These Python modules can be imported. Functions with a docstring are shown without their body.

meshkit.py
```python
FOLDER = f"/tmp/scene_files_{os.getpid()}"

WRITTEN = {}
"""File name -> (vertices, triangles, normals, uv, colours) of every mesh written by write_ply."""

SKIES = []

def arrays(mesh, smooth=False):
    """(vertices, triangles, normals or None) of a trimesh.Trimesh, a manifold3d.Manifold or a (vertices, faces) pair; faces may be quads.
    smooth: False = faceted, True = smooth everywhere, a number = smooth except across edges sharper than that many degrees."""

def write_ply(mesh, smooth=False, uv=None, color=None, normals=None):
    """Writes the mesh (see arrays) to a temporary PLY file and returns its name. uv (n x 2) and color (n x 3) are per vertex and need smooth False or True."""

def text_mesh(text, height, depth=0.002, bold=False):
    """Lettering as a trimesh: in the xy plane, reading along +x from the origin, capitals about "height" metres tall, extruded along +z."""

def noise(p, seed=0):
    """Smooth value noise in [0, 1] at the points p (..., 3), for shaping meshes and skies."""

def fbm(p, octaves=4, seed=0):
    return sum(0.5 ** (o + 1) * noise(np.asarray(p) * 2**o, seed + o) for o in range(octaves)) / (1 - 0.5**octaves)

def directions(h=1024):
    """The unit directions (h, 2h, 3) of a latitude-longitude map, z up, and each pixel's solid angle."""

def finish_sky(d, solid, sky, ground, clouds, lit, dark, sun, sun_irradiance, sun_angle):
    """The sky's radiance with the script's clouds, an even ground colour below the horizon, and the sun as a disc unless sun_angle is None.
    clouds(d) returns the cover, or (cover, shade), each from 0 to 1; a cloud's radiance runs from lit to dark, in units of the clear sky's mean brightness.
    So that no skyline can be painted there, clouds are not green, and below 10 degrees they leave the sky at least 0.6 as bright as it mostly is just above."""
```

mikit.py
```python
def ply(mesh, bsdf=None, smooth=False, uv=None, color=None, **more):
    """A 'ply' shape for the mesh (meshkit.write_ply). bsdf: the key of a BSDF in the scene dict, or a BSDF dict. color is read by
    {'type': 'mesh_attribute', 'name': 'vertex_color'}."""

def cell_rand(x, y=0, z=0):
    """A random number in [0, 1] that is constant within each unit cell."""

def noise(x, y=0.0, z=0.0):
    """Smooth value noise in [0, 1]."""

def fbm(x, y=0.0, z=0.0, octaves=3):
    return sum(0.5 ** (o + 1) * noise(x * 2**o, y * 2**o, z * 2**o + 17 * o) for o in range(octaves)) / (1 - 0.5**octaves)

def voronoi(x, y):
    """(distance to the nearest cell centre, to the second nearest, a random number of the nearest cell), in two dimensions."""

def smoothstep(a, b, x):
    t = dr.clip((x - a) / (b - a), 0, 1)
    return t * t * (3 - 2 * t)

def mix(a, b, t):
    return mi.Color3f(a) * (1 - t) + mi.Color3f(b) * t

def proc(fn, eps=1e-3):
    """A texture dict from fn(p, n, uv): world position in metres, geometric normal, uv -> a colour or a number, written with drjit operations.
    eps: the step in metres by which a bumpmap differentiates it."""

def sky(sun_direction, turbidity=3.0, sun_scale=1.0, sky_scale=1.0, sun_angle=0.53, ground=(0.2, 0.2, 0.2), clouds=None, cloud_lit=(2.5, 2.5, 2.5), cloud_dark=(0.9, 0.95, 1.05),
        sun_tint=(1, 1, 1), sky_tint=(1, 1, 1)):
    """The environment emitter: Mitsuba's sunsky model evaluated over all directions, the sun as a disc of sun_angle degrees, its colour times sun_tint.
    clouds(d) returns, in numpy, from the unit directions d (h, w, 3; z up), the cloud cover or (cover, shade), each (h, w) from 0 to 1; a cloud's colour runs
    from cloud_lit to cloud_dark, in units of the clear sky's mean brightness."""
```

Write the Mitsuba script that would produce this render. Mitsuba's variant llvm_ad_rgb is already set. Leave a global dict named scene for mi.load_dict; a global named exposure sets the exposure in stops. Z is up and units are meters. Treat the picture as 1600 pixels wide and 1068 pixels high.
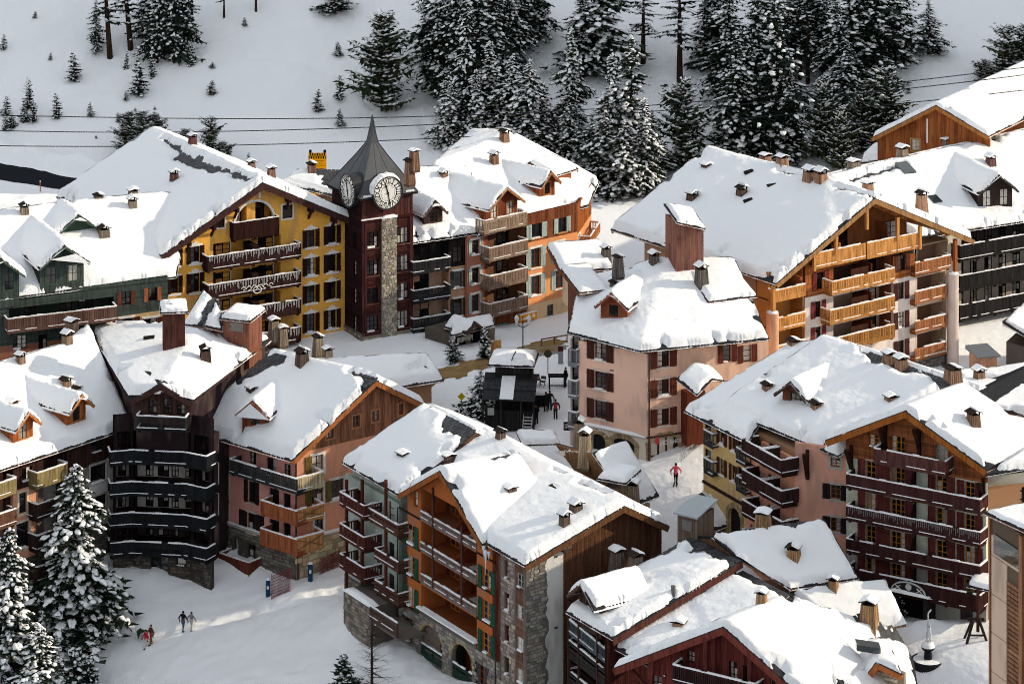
import math, numpy as np, trimesh, shapely, drjit as dr, mitsuba as mi, mikit, meshkit
from shapely.geometry import Polygon, LineString, box as sbox
from scipy.spatial import Delaunay
from scipy.interpolate import RBFInterpolator

# ---------------------------------------------------------------- camera, sky, exposure
T4 = mi.ScalarTransform4f
F, YH, CX, H = 4500.0, -800.0, 800.0, 78.0        # long lens, level, lens shifted down; eye 78 m above the square
SUN_AZ, SUN_EL = math.radians(9.0), math.radians(22.0)
SUN = [math.cos(SUN_AZ) * math.cos(SUN_EL), math.sin(SUN_AZ) * math.cos(SUN_EL), math.sin(SUN_EL)]
exposure = 2.0
scene, labels = {}, {}
scene['camera'] = {'type': 'perspective', 'fov': 2 * math.degrees(math.atan(800 / F)), 'fov_axis': 'x',
                   'principal_point_offset_y': (534 - YH) / 1068, 'near_clip': 1.0, 'far_clip': 3000.0,
                   'to_world': T4().look_at(origin=[0, 0, H], target=[0, 10, H], up=[0, 0, 1])}
scene['sky_light'] = mikit.sky(SUN, turbidity=3.0, sun_scale=1.05, sky_scale=1.3, sun_tint=(0.83, 0.965, 1.24), sky_tint=(1.12, 1.0, 0.88), ground=(0.6, 0.6, 0.6),
                               clouds=lambda d: (0.55 + 0.35 * meshkit.fbm(d * 3.0, 3, 5), 0.0), cloud_lit=(2.02, 2.11, 2.22))

# ---------------------------------------------------------------- materials


def paint_of(uv):
    """The paint colour that each vertex carries in its uv: red and green packed in u, blue in v, square roots in 8 bits."""
    u = mi.Float(uv.x)
    r = dr.floor((u + 0.5) / 256.0)
    g = u - 256.0 * r
    return mi.Color3f(dr.square(r / 255.0), dr.square(g / 255.0), dr.square(mi.Float(uv.y) / 255.0))


def pack(c):
    q = np.round(255 * np.sqrt(np.clip(c, 0, 1)))
    return np.column_stack([q[:, 0] * 256 + q[:, 1], q[:, 2]])


VC = mikit.proc(lambda p, n, uv: paint_of(uv))


def lin(h, k=1.0):
    v = np.array([int(h[i:i + 2], 16) for i in (0, 2, 4)]) / 255.0
    return np.where(v < 0.04045, v / 12.92, ((v + 0.055) / 1.055) ** 2.4) * k


def bump(inner, fn, scale, eps=0.01):
    return {'type': 'bumpmap', 'arbitrary': mikit.proc(fn, eps=eps), 'scale': scale, 'bsdf': inner}


def rough(color, r=0.85, spec=0.3):
    return {'type': 'principled', 'base_color': color, 'roughness': r, 'specular': spec}


def two(d):
    return {'type': 'twosided', 'bsdf': d}


def snow_fn(p, n, uv):
    return mikit.noise(p.x * 2.1, p.y * 2.1, p.z * 2.1) + 0.4 * mikit.noise(p.x * 6.3, p.y * 6.3, p.z * 6.3)


def stone_fn(p, n, uv):
    return mikit.noise(p.x * 8, p.y * 8, p.z * 8)


def stain_fn(p, n, uv):
    return 0.4 * mikit.smoothstep(0.45, 0.85, 0.6 * mikit.noise(p.x * 0.8, p.y * 0.8, p.z * 0.35) + 0.4 * mikit.noise(p.x * 3.1, p.y * 3.1, p.z * 0.8))


def grain_fn(p, n, uv):
    return 0.65 * mikit.smoothstep(0.35, 0.85, mikit.noise((p.x + p.y) * 7.0, (p.x - p.y) * 7.0, p.z * 0.9))


def diff(c):
    return {'type': 'diffuse', 'reflectance': c if isinstance(c, dict) else {'type': 'rgb', 'value': list(c)}}


scene['snow'] = two(bump(diff([0.90, 0.90, 0.905]), snow_fn, 0.05, 0.03))
scene['plaster'] = two(diff(mikit.proc(lambda p, n, uv: mikit.mix(paint_of(uv), mi.Color3f(0.22, 0.17, 0.14), stain_fn(p, n, uv)))))
scene['wood'] = two(diff(mikit.proc(lambda p, n, uv: mikit.mix(paint_of(uv), paint_of(uv) * 0.45, grain_fn(p, n, uv)))))
scene['stone'] = two(bump(diff(VC), stone_fn, 0.03, 0.02))
scene['paint'] = two(diff(VC))
scene['slate'] = two(rough(VC, 0.55, 0.4))
scene['glass'] = two({'type': 'principled', 'base_color': VC, 'roughness': 0.06, 'specular': 0.7})
scene['metal'] = two(rough(VC, 0.5, 0.5))
scene['cloth'] = two(diff(VC))
scene['needles'] = two(diff(VC))

WHITE, SNOWC = lin('e8e4de'), np.array([0.9, 0.9, 0.905])
DARKW, MAROON, BROWN, TAN = lin('2b1f1d'), lin('4a2a2a'), lin('6b3d26'), lin('a8703f')
SLATE, GREYW, STONEG = lin('3a3a3c'), lin('7a6a5e'), lin('8d8276')


# ---------------------------------------------------------------- points seen at a pixel of the photograph, at a chosen depth or height
def W(px, py, Y):
    return np.array([(px - CX) / F * Y, Y, H - (py - YH) / F * Y])


def Wz(px, py, Z):
    return W(px, py, (H - Z) * F / (py - YH))


def ray(px, py):
    return np.array([(px - CX) / F, 1.0, -(py - YH) / F])


EYE = np.array([0, 0, H])


def along(P, d, px):
    """How far from P in direction d until the column px is reached."""
    k = (px - CX) / F
    return (k * P[1] - P[0]) / (d[0] - k * d[1])


rng = np.random.default_rng(11)


# ---------------------------------------------------------------- meshes
class MB:
    def __init__(s):
        s.v, s.f, s.c, s.n = [], [], [], 0

    def add(s, v, f, c):
        v = np.asarray(v, float)
        s.v.append(v); s.f.append(np.asarray(f, int) + s.n)
        c = np.asarray(c, float)
        s.c.append(np.tile(c, (len(v), 1)) if c.ndim == 1 else c)
        s.n += len(v)
        return s

    def hexa(s, p, c):
        """p: 8 corners, 0-3 one face in order, 4-7 the opposite one."""
        p = np.asarray(p, float)
        q = [[0, 1, 2, 3], [7, 6, 5, 4], [0, 4, 5, 1], [1, 5, 6, 2], [2, 6, 7, 3], [3, 7, 4, 0]]
        v = np.vstack([p[i] for i in q])
        f = [[4 * k + a for a in t] for k in range(6) for t in ((0, 1, 2), (0, 2, 3))]
        return s.add(v, f, c)

    def box(s, x0, x1, y0, y1, z0, z1, c):
        return s.hexa([(x0, y0, z0), (x1, y0, z0), (x1, y1, z0), (x0, y1, z0), (x0, y0, z1), (x1, y0, z1), (x1, y1, z1), (x0, y1, z1)], c)

    def prism(s, poly, d0, d1, c):
        """A shapely polygon in (s, z), thick from d0 to d1."""
        for g in getattr(poly, 'geoms', [poly]):
            if g.geom_type != 'Polygon' or g.area < 1e-4:
                continue
            m = trimesh.creation.extrude_polygon(g, d1 - d0, engine='earcut')
            v = np.array(m.vertices)
            tri = np.stack([v[:, 0], d1 - v[:, 2], v[:, 1]], 1)[np.array(m.faces)].reshape(-1, 3)
            s.add(tri, np.arange(len(tri)).reshape(-1, 3), c)
        return s

    def beam(s, a, b, w, h, c, up=(0, 0, 1)):
        """A square bar from a to b; w across, h along up (hanging below a-b when h < 0)."""
        a, b, up = np.asarray(a, float), np.asarray(b, float), np.asarray(up, float)
        d = b - a
        x = np.cross(d, up)
        if np.linalg.norm(x) < 1e-6:
            x = np.cross(d, [1, 0, 0])
        x = x / np.linalg.norm(x) * w / 2
        y = np.cross(x, d); y = y / np.linalg.norm(y) * (h / 2 if h > 0 else -h)
        lo, hi = (-y, y) if h > 0 else (-y, y * 0)
        return s.hexa([a - x + lo, a + x + lo, a + x + hi, a - x + hi, b - x + lo, b + x + lo, b + x + hi, b - x + hi], c)

    def tube(s, pts, r, c, k=7):
        pts = np.asarray(pts, float)
        r = np.broadcast_to(r, len(pts))
        d = np.gradient(pts, axis=0)
        a = np.linspace(0, 2 * np.pi, k, endpoint=False)
        rings = []
        for p, t, q in zip(pts, d, r):
            t = t / (np.linalg.norm(t) + 1e-9)
            x = np.cross(t, [0.13, 0.99, 0.05] if abs(t[1]) < 0.9 else [1, 0, 0]); x /= np.linalg.norm(x)
            y = np.cross(t, x)
            rings.append(p + q * (np.cos(a)[:, None] * x + np.sin(a)[:, None] * y))
        v = np.vstack(rings + [pts[:1], pts[-1:]])
        f, n = [], len(pts)
        for i in range(n - 1):
            for j in range(k):
                j2 = (j + 1) % k
                f += [[i * k + j, i * k + j2, (i + 1) * k + j2], [i * k + j, (i + 1) * k + j2, (i + 1) * k + j]]
        for j in range(k):
            f += [[n * k, (j + 1) % k, j], [n * k + 1, (n - 1) * k + j, (n - 1) * k + (j + 1) % k]]
        return s.add(v, f, c)

    def mesh(s, m, c):
        return s.add(np.array(m.vertices), np.array(m.faces), c)

    def lathe(s, prof, c, at=(0, 0, 0), k=20):
        """prof: (radius, z) from bottom to top."""
        a = np.linspace(0, 2 * np.pi, k, endpoint=False)
        v = np.vstack([np.stack([r * np.cos(a), r * np.sin(a), np.full(k, z)], 1) for r, z in prof]) + np.asarray(at)
        f = [[i * k + j, i * k + (j + 1) % k, (i + 1) * k + (j + 1) % k] for i in range(len(prof) - 1) for j in range(k)]
        f += [[i * k + j, (i + 1) * k + (j + 1) % k, (i + 1) * k + j] for i in range(len(prof) - 1) for j in range(k)]
        return s.add(v, f, c)

    def get(s, M=None):
        v, f, c = np.vstack(s.v), np.vstack(s.f), np.vstack(s.c)
        if M is not None:
            v = v @ M[:3, :3].T + M[:3, 3]
        return v, f, np.clip(c, 0, 1)


def numbered(key):
    if key not in scene and key not in labels and key not in USED:
        USED.add(key)
        return key
    i = COUNT.get(key, 0) + 1
    COUNT[key] = i
    k = f'{key}_{i:03d}'
    USED.add(k)
    return k


USED, COUNT = set(), {}


SPLIT = {'post', 'bracket', 'downpipe', 'partition', 'surround', 'moulding', 'corner_post', 'string_course', 'door', 'frame', 'icicle', 'shop_emblem', 'roof_vent'}


def put(parent, name, mb, bsdf, M=None, smooth=False, kind=None):
    """One mesh as one entry under its parent's key; loose pieces of the kinds in SPLIT become entries of their own."""
    if name in SPLIT and len(mb.v) > 1:
        for v, f, c, o in zip(mb.v, mb.f, mb.c, np.cumsum([0] + [len(v) for v in mb.v[:-1]])):
            key = put(parent, name, MB().add(v, f - o, c), bsdf, M, smooth, kind)
        return key
    if name == 'snow' and len(mb.v) > 1 and kind is None:
        kind = 'stuff'
    key = numbered(f'{parent}__{name}' if parent else name)
    if not mb.v:
        return key
    v, f, c = mb.get(M)
    if bsdf == 'snow':
        scene[key] = mikit.ply((v, f), bsdf, smooth=smooth)
    else:
        scene[key] = mikit.ply((v, f), bsdf, smooth=smooth, uv=pack(c))
    if kind:
        labels[key] = {'kind': kind}
    return key


def tag(key, label, cat, group=None):
    labels[key] = {'label': label, 'category': cat, **({'group': group} if group else {})}
    USED.add(key)
    return key


def thing(name, label, cat, group=None):
    return tag(numbered(name), label, cat, group)


def struct(key, mb, bsdf, smooth=False):
    put(None, key, mb, bsdf, smooth=smooth)
    labels[key] = {'kind': 'structure'}


def vary(c, a=0.12):
    return np.clip(np.asarray(c) * (1 + a * rng.standard_normal()), 0.004, 0.95)


# ---------------------------------------------------------------- facades
class Fc:
    """An upright wall plane of a building: the level line between two pixels, the left one at depth Y. Local axes: s along, d inwards, z up."""

    def __init__(s, b, xL, yL, xR, yR, Y):
        s.b, s.P0 = b, W(xL, yL, Y)
        P1 = Wz(xR, yR, s.P0[2])
        u = P1 - s.P0; u[2] = 0
        s.len = np.linalg.norm(u)
        s.u = u / s.len
        s.n = np.array([s.u[1], -s.u[0], 0])
        s.open, s.walls, s.x0 = [], [], xL

    def at(s, depth):
        g = object.__new__(Fc)
        g.__dict__.update(s.__dict__)
        g.P0, g.open, g.walls = s.P0 - s.n * depth, [], []
        return g

    @property
    def M(s):
        m = np.eye(4)
        m[:3, 0], m[:3, 1], m[:3, 3] = s.u, -s.n, [s.P0[0], s.P0[1], 0]
        return m

    def t(s, px, o=0.0):
        r = ray(px, 0)
        return (s.n[:2] @ (s.P0[:2] + o * s.n[:2])) / (s.n[:2] @ r[:2])

    def S(s, px, o=0.0):
        t = s.t(px, o)
        return (np.array([(px - CX) / F * t, t]) - s.P0[:2]) @ s.u[:2]

    def Z(s, px, py, o=0.0):
        return H - (py - YH) / F * s.t(px, o)

    def sz(s, px, py, o=0.0):
        return s.S(px, o), s.Z(px, py, o)

    def pt(s, px, py, o=0.0):
        a, z = s.sz(px, py, o)
        return s.w(a, -o, z)

    def w(s, a, d, z):
        p = s.P0 + s.u * a - s.n * d
        return np.array([p[0], p[1], z])

    def poly(s, pts):
        return Polygon([s.sz(*p) for p in pts]).buffer(0)

    def wall(s, pts, col, bsdf='plaster', d=(0.0, 0.3), name='wall'):
        s.walls.append((pts if hasattr(pts, 'area') else s.poly(pts), np.asarray(col), bsdf, d, name))

    def done(s):
        holes = shapely.union_all(s.open) if s.open else None
        for poly, col, bsdf, d, name in s.walls:
            if holes is not None:
                poly = poly.difference(holes)
            if bsdf == 'stones':
                stones(s, poly, col, d, name)
            elif bsdf in ('vboards', 'hboards'):
                boards(s, poly, col, bsdf[0], d, name)
            else:
                put(s.b, name, MB().prism(poly, d[0], d[1], col), bsdf, s.M)


def stones(f, poly, col, d, name, single=False, size=(0.42, 0.26)):
    """Rubble masonry: a mortar panel and uneven stones standing proud of it."""
    single = name.endswith('!')
    name = name.rstrip('!')
    holder = put(f.b, name, MB().prism(poly, d[0], d[1], np.asarray(col) * 0.55), 'stone', f.M)
    if poly.is_empty:
        return
    if single:
        size = (0.62, 0.4)
    x0, z0, x1, z1 = poly.bounds
    tones = [MB(), MB(), MB()]
    z, row = z0, 0
    while z < z1:
        h = size[1] * rng.uniform(0.75, 1.3)
        x = x0 - rng.uniform(0, size[0])
        while x < x1:
            w = size[0] * rng.uniform(0.55, 1.5)
            cx, cz = x + w / 2, z + h / 2
            if shapely.contains_xy(poly, [x + w * .15, x + w * .85, x + w * .15, x + w * .85], [z + h * .15, z + h * .15, z + h * .85, z + h * .85]).all():
                g = 0.022
                j = rng.uniform(-0.06, 0.06, (4, 2)) * [size[0], size[1]]
                q = np.array([(x + g, z + g), (x + w - g, z + g), (x + w - g, z + h - g), (x + g, z + h - g)]) + j
                p = rng.uniform(0.03, 0.075)
                mid = q.mean(0)
                inner = mid + (q - mid) * 0.82
                o = np.array([[a, d[0] + 0.01, b] for a, b in q]); m = np.array([[a, d[0] - p * .6, b] for a, b in mid + (q - mid) * 0.96]); i = np.array([[a, d[0] - p, b] for a, b in inner])
                v, fc = np.vstack([o, m, i]), []
                for k in range(4):
                    k2 = (k + 1) % 4
                    for a, b in ((0, 4), (4, 8)):
                        fc += [[a + k, a + k2, b + k2], [a + k, b + k2, b + k]]
                fc += [[8, 9, 10], [8, 10, 11]]
                t = np.clip(col * rng.uniform(0.55, 1.45) * (1 + rng.uniform(-.08, .08, 3)), 0.02, 0.8)
                if single and SINGLE[0] > 0:
                    SINGLE[0] -= 1
                    put(holder, 'stone', MB().add(v, fc, t), 'stone', f.M)
                else:
                    tones[0].add(v, fc, t)
            x += w
        z += h
    if tones[0].v:
        put(holder, 'stone', tones[0], 'stone', f.M, kind='stuff')


SINGLE = [0]


def boards(f, poly, col, way, d, name, w=0.2):
    """Plank cladding, each plank its own tone, with open joints; big planks are parts, small ones one part."""
    single = name.endswith('!')
    name = name.rstrip('!')
    holder = put(f.b, name, MB().prism(poly, d[0] + 0.03, d[1], np.asarray(col) * 0.4), 'wood', f.M)
    if poly.is_empty:
        return
    if single:
        w = 0.42
    x0, z0, x1, z1 = poly.bounds
    a, e = (x0, x1) if way == 'v' else (z0, z1)
    all_ = MB()
    while a < e:
        ww = w * rng.uniform(0.85, 1.15)
        strip = sbox(a + .008, z0, a + ww - .008, z1) if way == 'v' else sbox(x0, a + .008, x1, a + ww - .008)
        piece = poly.intersection(strip)
        o = rng.uniform(0, 0.012)
        c = np.clip(col * rng.uniform(0.7, 1.25) * (1 + rng.uniform(-.05, .05, 3)), .004, .9)
        if single:
            mb = MB().prism(piece, d[0] - o, d[0] + 0.04, c)
            if mb.v:
                put(holder, 'plank', mb, 'wood', f.M)
        else:
            all_.prism(piece, d[0] - o, d[0] + 0.04, c)
        a += ww
    if all_.v:
        put(holder, 'plank', all_, 'wood', f.M, kind='stuff')


GLASS = [lin('14161a'), lin('1c2024'), lin('101114'), lin('2a2a2c')]
CURTAIN = [lin('c9c4ba'), lin('b5b0a6'), lin('8f8b85')]


def winsz(f, s0, s1, z0, z1, nx=2, nz=3, trim=None, tw=0.13, shut=None, sw=None, frame=lin('2a1a16'), cut=True, curt=0.25, crown=None, sill=None, lintel=None, d=0.14,
          snow=0.3, name='window', fw=0.07, open_=(1, 1), diag=False, arch=False):
    """A window: recessed frame with glazing bars, pane, surround, sill, shutters; each a sub-part."""
    w, h = s1 - s0, z1 - z0
    hole = sbox(s0, z0, s1, z1)
    if arch:
        hole = shapely.union(sbox(s0, z0, s1, z1 - w / 2), Polygon([(s0 + w / 2 + w / 2 * math.cos(a), z1 - w / 2 + w / 2 * math.sin(a)) for a in np.linspace(0, math.pi, 17)]))
    if cut:
        f.open.append(hole)
    fr = MB()
    dd = d if cut else -0.03
    fr.prism(hole.difference(hole.buffer(-fw, join_style=2)), dd - .02, dd + .06, frame)
    for i in range(1, nx):
        a = s0 + w * i / nx
        fr.prism(sbox(a - fw * .55, z0, a + fw * .55, z1).intersection(hole), dd - .01, dd + .05, frame)
    for i in range(1, nz):
        b = z0 + h * i / nz
        fr.prism(sbox(s0, b - fw * .35, s1, b + fw * .35).intersection(hole), dd, dd + .05, frame)
    key = put(f.b, name, fr, 'paint', f.M)
    g = MB()
    for i in range(nx):
        c = CURTAIN[rng.integers(3)] if rng.random() < curt else GLASS[rng.integers(4)]
        for k in range(nz):
            if k == nz - 1 and rng.random() < .3:
                c = GLASS[rng.integers(4)]
            q = hole.intersection(sbox(s0 + w * i / nx, z0 + h * k / nz, s0 + w * (i + 1) / nx, z0 + h * (k + 1) / nz))
            tilt = rng.uniform(-.006, .006)
            g.prism(q, dd + .03 + tilt, dd + .055, c)
    put(key, 'pane', g, 'glass', f.M)
    t = MB()
    if trim is not None:
        o = hole.buffer(tw, join_style=2)
        t.prism(o.difference(hole), -.05, .05, trim)
    if sill is not None:
        t.box(s0 - .12, s1 + .12, -.13, .1, z0 - .13, z0 - .01, sill)
    if lintel is not None:
        t.box(s0 - .2, s1 + .2, -.05, .05, z1 + .0, z1 + .2, lintel)
    if crown is not None:
        t.prism(Polygon([(s0 - .28, z1 + .02), (s1 + .28, z1 + .02), (s1 + .3, z1 + .16), (s1 - .02, z1 + .2), (s1 - .12, z1 + .34), (s0 + w / 2 + .1, z1 + .36), (s0 + w / 2 + .08, z1 + .47),
                         (s0 + w / 2 - .08, z1 + .47), (s0 + w / 2 - .1, z1 + .36), (s0 + .12, z1 + .34), (s0 + .02, z1 + .2), (s0 - .3, z1 + .16)]), -.06, .05, crown)
        t.box(s0 - .25, s1 + .25, -.1, .05, z0 - .22, z0 - .01, crown)
    if t.v:
        put(key, 'surround', t, 'plaster', f.M)
    if shut is not None:
        sw = sw or w * .5
        for k, a in enumerate((s0 - sw - .02, s1 + .02)):
            if not open_[k]:
                continue
            m = MB()
            nb = max(2, round(sw / .16))
            ang = rng.uniform(0.02, 0.12)
            for i in range(nb):
                q = a + sw * i / nb
                m.box(q + .006, q + sw / nb - .006, -.09, -.045, z0 - .04, z1 + .04, vary(shut, .06))
            for zz in (.2, .8):
                m.box(a, a + sw, -.115, -.088, z0 + h * zz - .05, z0 + h * zz + .05, np.asarray(shut) * .85)
            if diag:
                m.beam((a + .03, -.1, z0 + h * .2), (a + sw - .03, -.1, z0 + h * .8), .03, .09, np.asarray(shut) * .75, up=(0, 0, 1))
            put(key, 'shutter', m, 'wood', f.M)
    if rng.random() < snow:
        put(key, 'snow', MB().box(s0 + w * .05, s0 + w * rng.uniform(.4, .95), -.1, dd, z0 - .01, z0 + rng.uniform(.05, .16), SNOWC), 'snow', f.M)
    return key


def win(f, x0, x1, yt, yb, at=None, shutpx=False, **k):
    """A window between two columns, its top and bottom read at the column at. shutpx: the columns include the open shutters."""
    at = x0 if at is None else at
    s0, s1 = f.S(x0), f.S(x1)
    z1, z0 = f.Z(at, yt), f.Z(at, yb)
    if shutpx:
        q = (s1 - s0) * shutpx / 2
        k['sw'] = q
        s0, s1 = s0 + q + .02, s1 - q - .02
    return winsz(f, s0, s1, z0, z1, **k)


def balcsz(f, s0, s1, z0, z1, o=1.2, style='slat', col=DARKW, snow=True, left=True, right=True, floor=True, name='balcony', edge=None, gap=.5, brackets=True, pitch=.16, off=0.0):
    """A balcony: slab, railing with rails and infill, brackets below, snow along the rails."""
    col = np.asarray(col)
    m = MB()
    if floor:
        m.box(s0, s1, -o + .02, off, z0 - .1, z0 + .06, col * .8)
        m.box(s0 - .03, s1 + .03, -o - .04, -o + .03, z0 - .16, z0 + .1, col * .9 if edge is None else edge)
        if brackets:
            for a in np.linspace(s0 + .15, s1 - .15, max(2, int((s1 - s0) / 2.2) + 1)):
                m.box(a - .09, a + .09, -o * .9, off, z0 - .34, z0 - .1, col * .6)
    else:
        m.box(s0, s1, -o - .02, -o + .06, z0 - .04, z0 + .06, col)
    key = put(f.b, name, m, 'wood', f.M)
    runs = [((s0, -o), (s1, -o))] + ([((s0, -o), (s0, off))] if left else []) + ([((s1, -o), (s1, off))] if right else [])
    r, fill, sn = MB(), MB(), MB()
    up = np.array([0, 0, 1])
    for a, b in runs:
        a, b = np.array([*a, 0.0]), np.array([*b, 0.0])
        L = np.linalg.norm(b - a)
        d = (b - a) / L
        r.beam(a + up * (z1 - .05), b + up * (z1 - .05), .1, .09, col * 1.15)
        if snow:
            k = np.linspace(0, L, max(2, int(L / .5) + 1))
            for q0, q1 in zip(k[:-1], k[1:]):
                if rng.random() < .94:
                    hh = rng.uniform(.04, .12)
                    sn.beam(a + d * q0 + up * (z1 + hh / 2), a + d * q1 + up * (z1 + hh / 2), .12, hh, SNOWC)
            if floor and rng.random() < .8:
                for q0, q1 in zip(k[:-1], k[1:]):
                    if rng.random() < .7:
                        sn.beam(a + d * q0 + up * (z0 + .1) - np.cross(d, up) * 0, a + d * q1 + up * (z0 + .1), .14, .05, SNOWC)
        if style == 'solid':
            n = max(1, round(L / .19))
            for i in range(n):
                fill.beam(a + d * (L * i / n + .006) + up * (z0 + z1) / 2, a + d * (L * (i + 1) / n - .006) + up * (z0 + z1) / 2, .04 + .01 * (i % 2), z1 - z0 - .12, vary(col, .13))
        elif style in ('slat', 'cut'):
            r.beam(a + up * (z0 + .16), b + up * (z0 + .16), .07, .08, col)
            n = max(1, round(L / pitch))
            for i in range(n):
                q = L * (i + .5) / n
                ww = pitch * gap * (1 if style == 'slat' else (1.35 if i % 2 else .9))
                fill.beam(a + d * (q - ww / 2) + up * (z0 + z1 + .05) / 2, a + d * (q + ww / 2) + up * (z0 + z1 + .05) / 2, .035, z1 - z0 - .1, vary(col, .12))
        elif style == 'horiz':
            for zz, hh in ((.2, .2), (.45, .2), (.78, .14)):
                fill.beam(a + up * (z0 + (z1 - z0) * zz), b + up * (z0 + (z1 - z0) * zz), .05, (z1 - z0) * hh, vary(col, .1))
        elif style == 'metal':
            r.beam(a + up * (z0 + .12), b + up * (z0 + .12), .04, .04, col)
            n = max(1, round(L / .13))
            for i in range(n):
                q = a + d * (L * (i + .5) / n)
                fill.beam(q + up * (z0 + .1), q + up * (z1 - .08), .022, .022, col)
        np_ = max(1, round(L / 1.9))
        for i in range(np_ + 1):
            q = a + d * L * i / np_
            r.beam(q + up * z0, q + up * (z1 - .02), .09, .09, col * .9)
    put(key, 'railing', r, 'wood' if style != 'metal' else 'metal', f.M)
    put(key, 'baluster', fill, 'wood' if style != 'metal' else 'metal', f.M, kind='stuff')
    if sn.v:
        put(key, 'snow', sn, 'snow', f.M)
    return key


def balc(f, x0, x1, yt, yb, at=None, o=1.2, **k):
    at = x0 if at is None else at
    return balcsz(f, f.S(x0, o), f.S(x1, o), f.Z(at, yb, o), f.Z(at, yt, o), o=o, **k)


def recess(f, x0, x1, yt, yb, at=None, depth=1.5, col=DARKW, doors=(), doorh=2.0, doorw=None, side=None, **wk):
    """A deep loggia cut into the wall: back wall, sides, floor and ceiling, with glazed doors at the given shares of its width."""
    at = x0 if at is None else at
    s0, s1, z1, z0 = f.S(x0), f.S(x1), f.Z(at, yt), f.Z(at, yb)
    f.open.append(sbox(s0, z0, s1, z1))
    side = col if side is None else side
    m = MB()
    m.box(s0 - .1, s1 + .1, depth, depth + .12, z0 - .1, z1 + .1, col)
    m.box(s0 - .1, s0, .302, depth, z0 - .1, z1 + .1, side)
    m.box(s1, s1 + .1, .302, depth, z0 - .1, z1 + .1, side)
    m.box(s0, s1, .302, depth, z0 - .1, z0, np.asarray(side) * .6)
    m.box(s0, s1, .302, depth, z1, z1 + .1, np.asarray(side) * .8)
    put(f.b, 'loggia', m, 'plaster', f.M)
    g = f.at(depth)
    for a, b in doors:
        winsz(g, s0 + (s1 - s0) * a, s0 + (s1 - s0) * b, z0 + .06, z0 + min(doorh, z1 - z0 - .1), cut=False, snow=0, name='balcony_door', **wk)
    return g


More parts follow.
